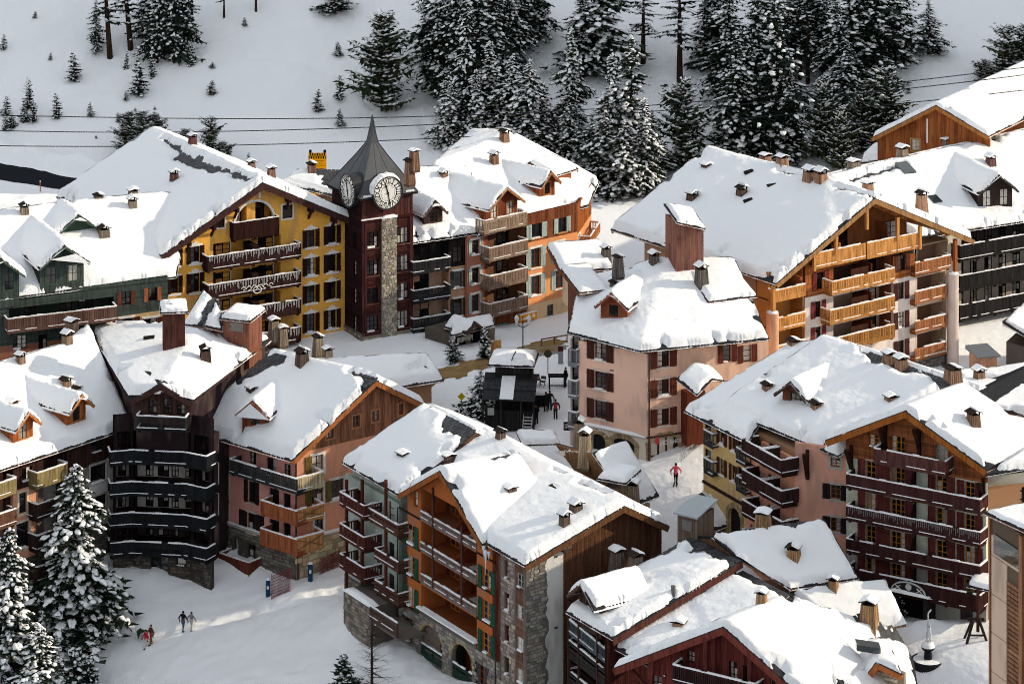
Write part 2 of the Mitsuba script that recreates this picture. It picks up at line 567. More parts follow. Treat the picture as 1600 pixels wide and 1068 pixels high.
# ---------------------------------------------------------------- roofs and their snow
class RP:
    """A roof plane through a level eave line (two pixels, the left one at depth Y), rising away from the line on the side of `back` by `pitch`."""

    def __init__(s, xL, yL, xR, yR, Y, pitch, flip=1):
        s.A = W(xL, yL, Y)
        s.B = Wz(xR, yR, s.A[2])
        u = (s.B - s.A) / np.linalg.norm(s.B - s.A)
        s.u, s.inn = u, np.array([-u[1], u[0], 0]) * flip
        s.pitch = pitch
        s.N = np.cross(u, s.inn + np.array([0, 0, pitch]))
        s.N /= np.linalg.norm(s.N)
        if s.N[2] < 0:
            s.N = -s.N

    def p(s, px, py):
        r = ray(px, py)
        return EYE + r * ((s.N @ (s.A - EYE)) / (s.N @ r))

    def z(s, x, y):
        return s.A[2] - (s.N[0] * (x - s.A[0]) + s.N[1] * (y - s.A[1])) / s.N[2]


def plane_of(P):
    P = np.asarray(P)
    c = P.mean(0)
    _, _, vt = np.linalg.svd(P - c)
    n = vt[2]
    return c, (n if n[2] > 0 else -n)


ROOFS = {}


def sstep_(a, b, x):
    t = np.clip((x - a) / (b - a), 0, 1)
    return t * t * (3 - 2 * t)


def roof(b, faces, T=0.5, bare=(), name='roof', col=BROWN, slate=SLATE, thick=0.2, rough_=0.24, board=0.32, grid=0.5, edgeR=0.26, drift=0.18, beads=True, snow=True, boards_=True, sub=False, outset=0.02, ripple=0.0,
         clear=0.0, melt=0.0):
    """Roof faces (lists of 3D corners, not overlapping in plan): deck, barge boards, one lying snow mesh, slates where the snow has slid off."""
    faces = [np.asarray(q, float) for q in faces]
    ROOFS.setdefault(b, []).extend(faces)
    polys = [Polygon(q[:, :2]).buffer(0) for q in faces]
    planes = [plane_of(q) for q in faces]
    U = shapely.union_all([p.buffer(.03) for p in polys]).buffer(-.03)
    m = MB()
    for q in faces:
        k = len(q)
        c2 = q[:, :2]
        area = sum(c2[i][0] * c2[(i + 1) % k][1] - c2[(i + 1) % k][0] * c2[i][1] for i in range(k))
        q = q if area > 0 else q[::-1]
        tri = [[0, i, i + 1] for i in range(1, k - 1)]
        m.add(q, tri, slate)
        lo = q - [0, 0, thick]
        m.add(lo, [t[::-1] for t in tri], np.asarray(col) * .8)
        for i in range(k):
            j = (i + 1) % k
            mid = (q[i] + q[j]) / 2
            if U.exterior.distance(shapely.Point(mid[:2])) < .1 if U.geom_type == 'Polygon' else True:
                h = np.array([0, 0, .07])
                m.add([q[i], q[j], q[j] - h, q[i] - h], [[0, 1, 2], [0, 2, 3]], slate)
                m.add([q[i] - h, q[j] - h, lo[j], lo[i]], [[0, 1, 2], [0, 2, 3]], col)
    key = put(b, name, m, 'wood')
    hold = b if sub else key
    if boards_:
        for q in faces:
            cen = q.mean(0)
            for i in range(len(q)):
                p0, p1 = q[i], q[(i + 1) % len(q)]
                if abs(p0[2] - p1[2]) < .35 or np.linalg.norm(p1 - p0) < .5:
                    continue
                mid = (p0 + p1) / 2
                if not (U.geom_type == 'Polygon' and U.exterior.distance(shapely.Point(mid[:2])) < .1):
                    continue
                dn = np.array([0, 0, -.07])
                mm = MB().beam(p0 + dn, p1 + dn, .1, -board, col)
                put(hold, 'barge_board', mm, 'wood')
    if not snow:
        return key
    P = U.buffer(outset, join_style=2)
    ext = P if P.geom_type == 'Polygon' else max(P.geoms, key=lambda g: g.area)
    pts = []
    for ins, step in ((0, .28), (.05, .28), (.14, .3), (.32, .36), (.6, .45)):
        r = ext.buffer(-ins, join_style=1)
        for g in getattr(r, 'geoms', [r]):
            if g.is_empty:
                continue
            L = g.exterior.length
            n = max(4, int(L / step))
            pts += [g.exterior.interpolate(L * i / n).coords[0] for i in range(n)]
            if ins == 0:
                pts += list(g.exterior.coords[:-1])
    x0, y0, x1, y1 = ext.bounds
    inner = ext.buffer(-.8)
    if not inner.is_empty:
        gx, gy = np.meshgrid(np.arange(x0, x1, grid), np.arange(y0, y1, grid * .87))
        gx = gx + (np.arange(gx.shape[0]) % 2)[:, None] * grid / 2
        gx, gy = gx.ravel(), gy.ravel()
        gx, gy = gx + rng.uniform(-.1, .1, gx.shape) * grid, gy + rng.uniform(-.1, .1, gy.shape) * grid
        ok = shapely.contains_xy(inner, gx, gy)
        pts += list(zip(gx[ok], gy[ok]))
    shared = []
    for i in range(len(faces)):
        for j in range(i):
            line = polys[i].buffer(.02).intersection(polys[j].buffer(.02))
            if line.area > 0 and line.length > .5:
                seg = max(((a, b_) for a in line.minimum_rotated_rectangle.exterior.coords for b_ in line.minimum_rotated_rectangle.exterior.coords), key=lambda s: math.dist(*s))
                (cx, cz), L = np.mean(seg, 0), math.dist(*seg)
                convex = True
                shared.append(LineString(seg))
                n = int(L / .25)
                pts += [tuple(np.array(seg[0]) + (np.array(seg[1]) - seg[0]) * t) for t in np.linspace(.02, .98, n)]
    for a, c, hw in bare:
        L = math.dist(a[:2], c[:2])
        n = max(2, int(L / .25))
        for k in range(n + 1):
            q = np.array(a[:2]) + (np.array(c[:2]) - a[:2]) * k / n
            pts += [tuple(q + rng.uniform(-hw * 1.3, hw * 1.3, 2)) for _ in range(4)]
    pts = np.array(pts)
    pts = pts[shapely.contains_xy(ext.buffer(.01), pts[:, 0], pts[:, 1])]
    pts = np.unique(np.round(pts / .04) * .04, axis=0) + rng.uniform(-.004, .004, (1, 2))
    tri = Delaunay(pts).simplices
    cen = pts[tri].mean(1)
    q_ = pts[tri]
    e_ = np.stack([np.linalg.norm(q_[:, i] - q_[:, i - 1], axis=1) for i in range(3)]).max(0)
    a_ = np.abs((q_[:, 1, 0] - q_[:, 0, 0]) * (q_[:, 2, 1] - q_[:, 0, 1]) - (q_[:, 1, 1] - q_[:, 0, 1]) * (q_[:, 2, 0] - q_[:, 0, 0]))
    tri = tri[shapely.contains_xy(ext.buffer(.02), cen[:, 0], cen[:, 1]) & (a_ / e_ > .012)]

    def zr(xy):
        if len(polys) == 1:
            c, n = planes[0]
            return c[2] - (n[0] * (xy[:, 0] - c[0]) + n[1] * (xy[:, 1] - c[1])) / n[2]
        D = np.stack([shapely.distance(shapely.points(xy), p) for p in polys])
        Zs = np.stack([c[2] - (n[0] * (xy[:, 0] - c[0]) + n[1] * (xy[:, 1] - c[1])) / n[2] for c, n in planes])
        return Zs[np.argmin(D, 0), np.arange(len(xy))]

    zt = zr(pts)
    zs = zt.copy()
    if len(polys) > 1:
        for a in np.arange(6) * math.pi / 3:
            for rr in (.3, .6):
                zs += zr(pts + rr * np.array([math.cos(a), math.sin(a)]))
        zs /= 13
    p3 = np.column_stack([pts, zt])
    sp = shapely.points(pts)
    dE = shapely.distance(sp, ext.exterior)
    n1 = meshkit.fbm(p3 * .9, 3, 3) - .5
    d = dE - rough_ * (0.5 + 1.3 * n1) * np.minimum(1, dE / .05)
    db = np.full(len(pts), 9.0)
    for a, c, hw in bare:
        q = shapely.distance(sp, LineString([a[:2], c[:2]]))
        db = np.minimum(db, q - hw * (1 + 2.2 * (meshkit.fbm(p3 * .8, 3, 5) - .5)) - .12 * (meshkit.noise(p3 * 4, 4) - .5))
    d = np.minimum(d, db)
    if not sub and U.area > 40:
        d = np.minimum(d, np.where(dE < 1.3, (.66 - meshkit.fbm(p3 * .9, 3, 23)) * 5 + np.clip(dE - .5, 0, 1), 9))
    prof = np.sqrt(np.clip(1 - (1 - np.clip(d / edgeR, 0, 1)) ** 2, 0, 1))
    big = meshkit.fbm(p3 * .22, 3, 1) - .5
    t = T * prof * (1 + drift / .16 * .55 * big * np.clip(dE / 2, .25, 1)) + prof * .05 * n1 + prof * .03 * (meshkit.noise(p3 * 2.3, 9) - .5) * np.clip(dE, 0, 1)
    T = T * .85
    cont = meshkit.fbm(p3 * .1, 2, 17)
    t = t * .85 + prof * .13 * (sstep_(-.012, .012, cont - .52) - .5) * np.clip(dE / 1.5, 0, 1)
    if ripple:
        t -= prof * ripple * np.clip(np.sin(zt * 2 * math.pi / .19), -.2, 1) * np.clip(3 * meshkit.fbm(p3 * .25, 2, 19) - 1.0, 0, 1)
    t -= prof * melt * np.clip(meshkit.fbm(p3 * .5, 3, 13) - .45, 0, 1)
    if beads:
        for L in shared:
            q = shapely.distance(sp, L)
            s = shapely.line_locate_point(L, sp)
            t += .09 * prof * np.clip(1 - q / .4, 0, 1) * (np.abs(np.sin(math.pi * s / .55)) - .4 + .8 * (meshkit.noise(p3 * .7, 2) - .5))
    t = np.where(d <= 0.0, -.1, t)
    t[dE < .02] = -.14
    z = np.where(prof > 0, zt * (1 - prof) + zs * prof, zt) + t
    v = np.column_stack([pts, z])
    e1, e2 = v[tri[:, 1]] - v[tri[:, 0]], v[tri[:, 2]] - v[tri[:, 0]]
    nz = np.cross(e1, e2)[:, 2]
    tri = np.where((nz < 0)[:, None], tri[:, ::-1], tri)
    put(hold, 'snow', MB().add(v, tri, SNOWC), 'snow', smooth=True)
    if bare:
        sl = MB()
        for a, c, hw in bare:
            a, c = np.asarray(a, float), np.asarray(c, float)
            L = np.linalg.norm((c - a)[:2])
            dirv = (c - a)[:2] / L
            for fi, (pc, pn) in enumerate(planes):
                g = -pn[:2] / (np.linalg.norm(pn[:2]) + 1e-9)
                dn = -g
                al = np.array([-dn[1], dn[0]])
                reg = LineString([a[:2], c[:2]]).buffer(hw * 1.9).intersection(polys[fi])
                if reg.is_empty:
                    continue
                rr = math.hypot(*[x1 - x0, y1 - y0])
                q0 = np.array(reg.centroid.coords[0])
                I_, K_ = np.meshgrid(np.arange(int(-rr / .3), int(rr / .3)), np.arange(int(-rr / .42), int(rr / .42)), indexing='ij')
                O_ = q0 + dn * (I_ * .3)[..., None] + al * ((K_ + .5 * (I_ % 2)) * .42)[..., None]
                O_ = O_.reshape(-1, 2)
                O_ = O_[shapely.contains_xy(reg, O_[:, 0], O_[:, 1])]
                if True:
                    for o in O_:
                        w2, l2 = .19 * rng.uniform(.85, 1.05), .24 * rng.uniform(.9, 1.1)
                        cs = np.array([o + al * sx * w2 + dn * sy * l2 for sx, sy in ((-1, -1), (1, -1), (1, 1), (-1, 1))])
                        zz = pc[2] - ((cs - pc[:2]) @ pn[:2]) / pn[2]
                        lift = np.array([.015, .015, .06, .06]) + rng.uniform(0, .02)
                        top = np.column_stack([cs, zz + lift]); bot = np.column_stack([cs, zz + lift - .035])
                        sl.hexa(np.vstack([bot, top]), np.asarray(slate) * rng.uniform(.55, 1.4) * (1 + rng.uniform(-.06, .1) * np.array([1, .6, .2])))
        if sl.v:
            put(hold, 'slate', sl, 'slate', kind='stuff')
    return key


def gable(b, f, pl, pk, pr, back=None, backpx=None, o=0.8, **k):
    """Gable roof over the facade f: its left eave end, peak and right eave end as pixels on the plane o in front of the wall; runs back at a right angle."""
    A, K, B = (f.pt(*p, o) for p in (pl, pk, pr))
    d = -f.n
    t = back if back is not None else along(K, d, backpx)
    return roof(b, [[A, K, K + d * t, A + d * t], [K, B, B + d * t, K + d * t]], **k), (A, K, B, d, t)


def hit(b, px, py):
    """Nearest point of the building's roofs seen at the pixel."""
    r, best = ray(px, py), None
    for q in ROOFS[b]:
        c, n = plane_of(q)
        if abs(n @ r) < 1e-9:
            continue
        t = n @ (c - EYE) / (n @ r)
        p = EYE + t * r
        if Polygon(q[:, :2]).buffer(.4).contains(shapely.Point(p[:2])) and (best is None or t < best[1]):
            best = (p, t)
    if best is None:
        raise ValueError(f'{b}: no roof at {px},{py}')
    return best[0]


def chimney(b, px, py, hpx, w=0.9, col=GREYW, ang=None, kind=0, snow=True, P=None, taper=.72, wy=None, plain=False):
    """A tapered, board-clad chimney with a small gabled cap; px, py is where its foot leaves the snow."""
    try:
        P = hit(b, px, py)
    except ValueError:
        P = W(px, py, 250.0) if P is None else P
    h = hpx / F * P[1]
    ang = ANG.get(b, .5) if ang is None else ang
    R = np.eye(4)
    R[:2, :2] = [[math.cos(ang), -math.sin(ang)], [math.sin(ang), math.cos(ang)]]
    R[:3, 3] = P
    wy = wy or w
    hs = h * (.74 if not plain else 1)
    m = MB()
    col = np.asarray(col)

    def ring(k, z):
        return [(-w / 2 * k, -wy / 2 * k, z), (w / 2 * k, -wy / 2 * k, z), (w / 2 * k, wy / 2 * k, z), (-w / 2 * k, wy / 2 * k, z)]
    m.hexa(ring(.93, -1.2) + ring(taper * .93, hs), col * .5)
    n = max(3, round(w / .2))
    for side in range(4):
        a = np.array(ring(1, -1.0)); t = np.array(ring(taper, hs))
        q0, q1, t0, t1 = a[side], a[(side + 1) % 4], t[side], t[(side + 1) % 4]
        for i in range(n):
            e0, e1 = i / n + .02, (i + 1) / n - .02
            A, B, C, D = q0 + (q1 - q0) * e0, q0 + (q1 - q0) * e1, t0 + (t1 - t0) * e1, t0 + (t1 - t0) * e0
            c = np.array([0, 0, (A + C)[2] / 2])
            ins = lambda p: p * [.94, .94, 1]
            m.hexa([A, B, C, D, ins(A), ins(B), ins(C), ins(D)], vary(col, .16))
    key = put(b, 'chimney', m, 'wood', R)
    cap = MB()
    wt, ht = w * taper / 2, h - hs
    if plain:
        cap.box(-wt - .12, wt + .12, -wt - .12, wt + .12, hs, hs + .1, col * .6)
        top = hs + .1
        put(key, 'cap', cap, 'wood', R)
        if snow:
            put(key, 'snow', blob_slab(-wt - .1, wt + .1, -wt - .1, wt + .1, top, .22), 'snow', R, smooth=True)
        return key
    dark = lin('3b332e')
    for sx in (-1, 1):
        for sy in (-1, 1):
            cap.box(sx * wt * .85 - .04, sx * wt * .85 + .04, sy * wt * .85 - .04, sy * wt * .85 + .04, hs, hs + ht * .55, dark)
    cap.box(-wt * .6, wt * .6, -wt * .6, wt * .6, hs - .02, hs + .05, lin('15100e'))
    e, y2 = wt + .14, wt + .12
    zl, zh = hs + ht * .5, hs + ht
    for sx in (-1, 1):
        cap.hexa([(sx * e, -y2, zl - .05), (0, -y2, zh - .05), (0, y2, zh - .05), (sx * e, y2, zl - .05), (sx * e, -y2, zl + .02), (0, -y2, zh + .02), (0, y2, zh + .02), (sx * e, y2, zl + .02)], dark)
    put(key, 'cap', cap, 'wood', R)
    if snow:
        s = MB()
        th = rng.uniform(.08, .22)
        for sx in ((-1, 1) if rng.random() < .7 else (1,)):
            s.hexa([(sx * e * 1.02, -y2, zl + .02), (0, -y2, zh + .02), (0, y2, zh + .02), (sx * e * 1.02, y2, zl + .02), (sx * e * .9, -y2 * .9, zl + th * .8), (0, -y2 * .9, zh + th), (0, y2 * .9, zh + th), (sx * e * .9, y2 * .9, zl + th * .8)], SNOWC)
        put(key, 'snow', s, 'snow', R)
    return key


ANG = {}


def blob_slab(x0, x1, y0, y1, z, t, k=7, lump=.25, seed=0):
    """A soft-edged pad of snow."""
    gx, gy = np.meshgrid(np.linspace(-1, 1, k), np.linspace(-1, 1, k))
    e = np.clip((1 - np.maximum(np.abs(gx), np.abs(gy)) ** 4), 0, 1) ** .5
    X, Y = (x0 + x1) / 2 + gx * (x1 - x0) / 2, (y0 + y1) / 2 + gy * (y1 - y0) / 2
    nz = meshkit.noise(np.stack([X * 1.7, Y * 1.7, X * 0 + z], -1), seed)
    Z = z - .02 + t * e * (1 - lump + 2 * lump * nz)
    v = np.stack([X, Y, Z], -1).reshape(-1, 3)
    i = np.arange(k * k).reshape(k, k)
    q = np.stack([i[:-1, :-1], i[:-1, 1:], i[1:, 1:], i[1:, :-1]], -1).reshape(-1, 4)
    return MB().add(v, np.vstack([q[:, [0, 1, 2]], q[:, [0, 2, 3]]]), SNOWC)


def dormer(b, rp, px, py, w, h, g, col=BROWN, n=1, over=.45, T=.4, wood=TAN, side=None, glass=None, drop=.3, wh=None, bsdf='wood', shift=0.0, curt=.2, u=None, L=None, frame=lin('2a1a16'), back=None):
    """A gabled dormer standing on the plane rp; px, py: middle of its front's foot."""
    P = (rp.p(px, py) if not isinstance(rp, np.ndarray) else rp) + [0, 0, .4]
    u = rp.u if u is None else u
    out = np.array([u[1], -u[0], 0])
    f = object.__new__(Fc)
    f.b, f.P0, f.u, f.n, f.open, f.walls = b, P, u, out, [], []
    z0 = P[2]
    pitch = getattr(rp, 'pitch', .45) or .45
    L = L or (h + g) / pitch + .8
    m = MB()
    fp = Polygon([(-w / 2, z0 - 1.2), (w / 2, z0 - 1.2), (w / 2, z0 + h), (0, z0 + h + g), (-w / 2, z0 + h)])
    holes = []
    for i in range(n):
        a = -w / 2 + w * (i + .5) / n
        ww = min(w / n * .55, .9) / 2
        holes.append(sbox(a - ww, z0 + .25, a + ww, z0 + (wh or h * .95)))
    hole = shapely.union_all(holes) if holes else Polygon()
    x = -w / 2
    while x < w / 2:
        m.prism(fp.difference(hole).intersection(sbox(x, z0 - 2, x + .19, z0 + 9)), 0, .12, vary(col, .12))
        x += .2
    side = col if side is None else side
    m.box(-w / 2, -w / 2 + .12, .12, L, z0 - 1.2, z0 + h, side)
    m.box(w / 2 - .12, w / 2, .12, L, z0 - 1.2, z0 + h, side)
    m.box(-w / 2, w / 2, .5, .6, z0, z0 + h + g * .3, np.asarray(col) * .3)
    key = put(b, 'dormer', m, bsdf, f.M)
    f.b = key
    for q in holes:
        a0, c0, a1, c1 = q.bounds
        fr = MB().prism(q.buffer(.09, join_style=2).difference(q.buffer(-.05, join_style=2)), -.04, .08, wood)
        fr.box((a0 + a1) / 2 - .03, (a0 + a1) / 2 + .03, .03, .08, c0, c1, frame)
        fr.box(a0, a1, .03, .08, (c0 + c1) / 2 - .02, (c0 + c1) / 2 + .02, frame)
        put(key, 'window_frame', fr, 'wood', f.M)
        put(key, 'pane', MB().prism(q, .06, .09, CURTAIN[rng.integers(3)] if rng.random() < curt else GLASS[rng.integers(4)]), 'glass', f.M)
    s = over
    k = g / (w / 2)
    A = f.w(-w / 2 - .35, -s, z0 + h - .35 * k + .12); K = f.w(0, -s, z0 + h + g + .12); B = f.w(w / 2 + .35, -s, z0 + h - .35 * k + .12)
    d = -out * (L + s)
    roof(key, [[A, K, K + d, A + d], [K, B, B + d, K + d]], T=T * .8, name='roof', col=wood, sub=True, grid=.4, thick=.14, board=.22, edgeR=.22, drift=.16, outset=.06)
    return key


def core(b, xy, z0, z1, col=lin('8a7a6c'), inset=0.31, name='back_wall'):
    """The body of the building behind its facades."""
    p = Polygon([q[:2] for q in xy]).buffer(0).buffer(-inset, join_style=2)
    if p.geom_type != 'Polygon':
        p = max(p.geoms, key=lambda g: g.area, default=Polygon())
    if p.is_empty or z1 <= z0:
        return
    m = trimesh.creation.extrude_polygon(p, z1 - z0, engine='earcut')
    v = np.array(m.vertices) + [0, 0, z0]
    tri = v[np.array(m.faces)].reshape(-1, 3)
    put(b, name, MB().add(tri, np.arange(len(tri)).reshape(-1, 3), col), 'plaster')


def text_on(f, text, s, z, height, col, d=-.06, bsdf='paint', key=None, name='lettering', bold=True, tilt=0):
    m = meshkit.text_mesh(text, height, .03, bold)
    v = np.array(m.vertices)
    v = np.stack([s + v[:, 0], d - v[:, 2], z + v[:, 1] + tilt * v[:, 0]], 1)
    return put(key or f.b, name, MB().add(v, np.array(m.faces), col), bsdf, f.M)

# ---------------------------------------------------------------- terrain: one snow sheet from the near slope to the hill behind
CP = []
for px, py, Y in [(700, 590, 252.5), (850, 600, 250), (868, 655, 243), (1060, 755, 230.5), (940, 560, 255), (880, 525, 268), (600, 557, 258), (453, 912, 231), (558, 866, 236), (250, 888, 233.6),
                  (60, 962, 229.5), (292, 983, 227.5), (228, 1008, 226.6), (0, 1066, 227.9), (300, 1066, 221), (500, 1060, 217.7), (640, 1012, 219), (760, 1066, 210), (1450, 1028, 204), (1440, 968, 211),
                  (1560, 1060, 200.5), (120, 1000, 228), (400, 945, 230), (560, 960, 226), (1380, 960, 211.5), (520, 900, 232)]:
    CP.append(W(px, py, Y))
CP += [(-70, 215, -19), (-90, 260, -6), (60, 205, -6), (90, 230, -4), (60, 255, -2), (90, 280, 2), (45, 290, 1), (10, 300, 1), (-25, 300, .6), (-60, 300, 1.8), (-60, 320, 2.2), (-25, 321, 2.2), (10, 315, 2),
       (45, 312, 3), (-60, 327, 4), (0, 327, 5), (45, 325, 8), (-80, 352, 15), (-30, 352, 15), (20, 352, 16.5), (70, 352, 20), (-80, 400, 39), (0, 400, 39), (80, 400, 44), (-80, 470, 75), (0, 470, 75), (80, 470, 80),
       (-30, 195, -19), (30, 190, -15), (-60, 180, -28), (50, 170, -20), (0, 150, -30), (-10, 233, -7.8), (-4, 233.5, -5.6), (2, 234, -3.8), (8, 233, -2.6), (20, 225, -4), (-2, 226, -9), (0, 216, -11.5), (-5, 219, -11.5), (3, 212, -11), (4, 219, -10), (0, 270, -.6), (-45, 245, -4)]
CP = np.array([tuple(p) for p in CP])
_rbf = RBFInterpolator(CP[:, :2], CP[:, 2], kernel='thin_plate_spline', smoothing=3.0, degree=1)


def sstep(a, b, x):
    t = np.clip((x - a) / (b - a), 0, 1)
    return t * t * (3 - 2 * t)


MOUND = Wz(560, 992, -11.6)
TRACKS = []
for line in ([(400, 76), (450, 84), (500, 100), (535, 112), (560, 132), (585, 160)], [(0, 150), (90, 130), (180, 118), (300, 60), (420, 20)], [(330, 80), (360, 76), (400, 78)], [(660, 190), (668, 215), (690, 240), (720, 262)], [(545, 5), (600, 22), (660, 40)]):
    TRACKS.append([W(a, b, 0.0 + (H - 4 - .45 * (322 - 330) * 0) / ((b - YH) / F) if False else (78 - 2 + .45 * 322) / ((b - YH) / F + .45))[:2] for a, b in line])


def tz(x, y):
    """Height of the snow at x, y."""
    x, y = np.atleast_1d(np.asarray(x, float)), np.atleast_1d(np.asarray(y, float))
    z = _rbf(np.column_stack([np.clip(x, -95, 100), np.clip(y, 145, 480)]))
    z = z + np.clip(x - 80, 0, None) * .02
    p = np.column_stack([x, y, x * 0])
    # the shoulder of the mountain that rises right of the hill, beyond the frame
    z = z + sstep(66, 175, x) * (72 * sstep(300, 323, y - .1405 * x) + 62 * sstep(318, 350, y - .1405 * x) + 60 * sstep(347, 420, y - .1405 * x)) + 60 * sstep(190, 340, x) * sstep(310, 360, y - .1405 * x)
    low = 1 - sstep(236, 250, y)
    z = z + .9 * (meshkit.fbm(p * .11, 3, 23) - .5) * low
    front = (1 - sstep(228, 240, y)) * (1 - sstep(-6, 2, x))
    # bank of ploughed snow along the path, the heap by the terrace, trampled snow
    a, b = Wz(60, 1030, -15.2)[:2], Wz(560, 885, -9.6)[:2]
    d = (b - a) / np.linalg.norm(b - a)
    off = (x - a[0]) * -d[1] + (y - a[1]) * d[0]
    for line in TRACKS:
        dmin = np.full(x.shape, 9.0)
        for (x0, y0), (x1, y1) in zip(line[:-1], line[1:]):
            t_ = np.clip(((x - x0) * (x1 - x0) + (y - y0) * (y1 - y0)) / ((x1 - x0) ** 2 + (y1 - y0) ** 2), 0, 1)
            dmin = np.minimum(dmin, np.hypot(x - x0 - t_ * (x1 - x0), y - y0 - t_ * (y1 - y0)))
        z = z - .28 * np.exp(-(dmin / .5) ** 2) + .12 * np.exp(-((dmin - 1.0) / .5) ** 2)
    for k in range(9):
        sel = front > 0
        wob = .5 * np.sin(x * .22 + k * 1.7) + .3 * np.sin(x * .51 + k)
        q_ = np.abs(off + 4.5 - k * .85 - wob)
        z = z - front * .07 * np.exp(-(q_ / .22) ** 2)
    hill = sstep(312, 330, y)
    z = z + hill * .16 * (meshkit.noise(p * 1.1, 31) - .5) * np.clip(3 * meshkit.fbm(p * .05, 2, 33) - 1.1, 0, 1.5)
    z = z + hill * 1.8 * (meshkit.fbm(p * .06, 3, 21) - .5) + hill * .25 * (meshkit.fbm(p * .35, 3, 22) - .5)
    z = z + front * (.55 * np.exp(-((off - 2.6) / .8) ** 2) * (.6 + .9 * meshkit.noise(p * .9, 5)) + .45 * sstep(3.5, 7, off))
    z = z + front * sstep(1.2, 2.8, np.abs(off)) * .22 * (meshkit.noise(p * 1.5, 6) - .5)
    st = np.column_stack([(x * .35 + y * .93) * 1.1, (x * .93 - y * .35) * .25, x * 0])
    z = z + front * (.16 * (meshkit.fbm(st, 3, 41) - .5) + .05 * (meshkit.noise(p * 2.0, 42) - .5))
    m = np.exp(-(((x - MOUND[0]) / 2.4) ** 2 + ((y - MOUND[1]) / 2.6) ** 2))
    z = z + 1.7 * m + .5 * m * (meshkit.fbm(p * .8, 3, 8) - .5)
    sq = np.exp(-(((x - 29.5) / 3.2) ** 2 + ((y - 208.2) / 1.2) ** 2))
    z = z + sq * (.35 + .5 * (meshkit.noise(p * 1.6, 7)))
    bank = sstep(301, 305, y) * (1 - sstep(308, 312, y)) * (1 - sstep(-38, -28, x))
    z = z + bank * (.8 + .5 * meshkit.noise(p * .6, 12)) + (.9 + 1.2 * meshkit.noise(p * .5, 14)) * np.exp(-((y - 320.6 + .5 * (x + 48)) / 1.5) ** 2) * (1 - sstep(-44, -36, x))
    return z


def ghit(px, py, y0=195.0, y1=420.0):
    """Where the line of sight through a pixel first meets the snow."""
    r = ray(px, py)
    t = np.arange(y0, y1, .15)
    P = EYE + t[:, None] * r
    below = P[:, 2] < tz(P[:, 0], P[:, 1])
    k = int(np.argmax(below)) if below.any() else len(t) - 1
    return P[k]


xs = np.concatenate([np.arange(-260, -64, 8.0), np.arange(-64, -52, .55), np.arange(-52, 4, .36), np.arange(4, 48, .55), np.arange(48, 110, 3.0), np.arange(110, 420, 10.0)])
ys = np.concatenate([np.arange(-40, 195, 10.0), np.arange(195, 212, .6), np.arange(212, 236, .34), np.arange(236, 262, .7), np.arange(262, 300, 1.5), np.arange(300, 372, .8), np.arange(372, 640, 8.0)])
gx, gy = np.meshgrid(xs, ys)
gz = tz(gx.ravel(), gy.ravel())
gz = gz + np.where(gy.ravel() < 145, (gy.ravel() - 145) * .28, 0) * 1.0
gz = np.where(gy.ravel() < 40, gz + (40 - gy.ravel()) * 1.3, gz)
v = np.column_stack([gx.ravel(), gy.ravel(), gz])
ii = np.arange(len(v)).reshape(gx.shape)
q = np.stack([ii[:-1, :-1], ii[:-1, 1:], ii[1:, 1:], ii[1:, :-1]], -1).reshape(-1, 4)
dark = ((gx > 64) & (gy > 262) | (gy < 160)).ravel()
tri = np.vstack([q[:, [0, 1, 2]], q[:, [0, 2, 3]]])
far = dark[tri].all(1)
struct('ground', MB().add(v, tri[~far], SNOWC), 'snow', smooth=True)
struct('forest_slope', MB().add(v, tri[far], lin('3f4844')), 'stone', smooth=True)
# the cleared road behind the houses on the left
rx = np.arange(-75, -43, .8)
edge0 = 313.6 - .45 * (rx + 48) + .8 * meshkit.fbm(np.column_stack([rx * .4, rx * 0, rx * 0]), 3, 1)
edge1 = 317.4 - .5 * (rx + 48) + 1.0 * meshkit.fbm(np.column_stack([rx * .4, rx * 0 + 9, rx * 0]), 3, 2)
rows = [edge0 + (edge1 - edge0) * k for k in np.linspace(0, 1, 9)]
RX, RY = np.tile(rx, 9), np.concatenate(rows)
v = np.column_stack([RX, RY, tz(RX, RY) + .06])
ii = np.arange(len(v)).reshape(9, -1)
q = np.stack([ii[:-1, :-1], ii[:-1, 1:], ii[1:, 1:], ii[1:, :-1]], -1).reshape(-1, 4)
struct('road', MB().add(v, np.vstack([q[:, [0, 1, 2]], q[:, [0, 2, 3]]]), lin('26292d')), 'stone', smooth=True)

# ---------------------------------------------------------------- helpers for whole buildings
def gpoly(f, A, K, B, zb, s0=None, s1=None, drop=.22, top=None):
    """The wall under a gable: roof line from A over K to B, cut at s0, s1 and the level zb."""
    q = [((P - f.P0)[:2] @ f.u[:2], P[2] - drop) for P in (A, K, B)]
    s0 = 0 if s0 is None else s0
    s1 = f.len if s1 is None else s1
    g = Polygon([q[0], q[1], q[2], (q[2][0], -60), (q[0][0], -60)]).buffer(0)
    return g.intersection(sbox(s0, zb, s1, 60 if top is None else top))


def gable(b, f, pl, pk, pr, back=None, backpx=None, o=0.8, d=None, **k):
    A, K, B = (f.pt(*p, o) for p in (pl, pk, pr))
    d = -f.n if d is None else d / np.linalg.norm(d)
    t = back if back is not None else along(K, d, backpx)
    bare = [((K + d * a0 * t + (S - K) * b0), (K + d * a1 * t + (S - K) * b1), hw) for side, a0, b0, a1, b1, hw in k.pop('bare_', []) for S in ((A,) if side == 'l' else (B,))]
    roof(b, [[A, K, K + d * t, A + d * t], [K, B, B + d * t, K + d * t]], bare=bare, **k)
    return A, K, B, d, t


def meet(r1, r2, px):
    """The point of the hip or valley between two roof planes seen in a column."""
    k = (px - CX) / F
    return np.linalg.solve(np.array([r1.N, r2.N, [1, -k, 0]]), np.array([r1.N @ r1.A, r2.N @ r2.A, 0]))


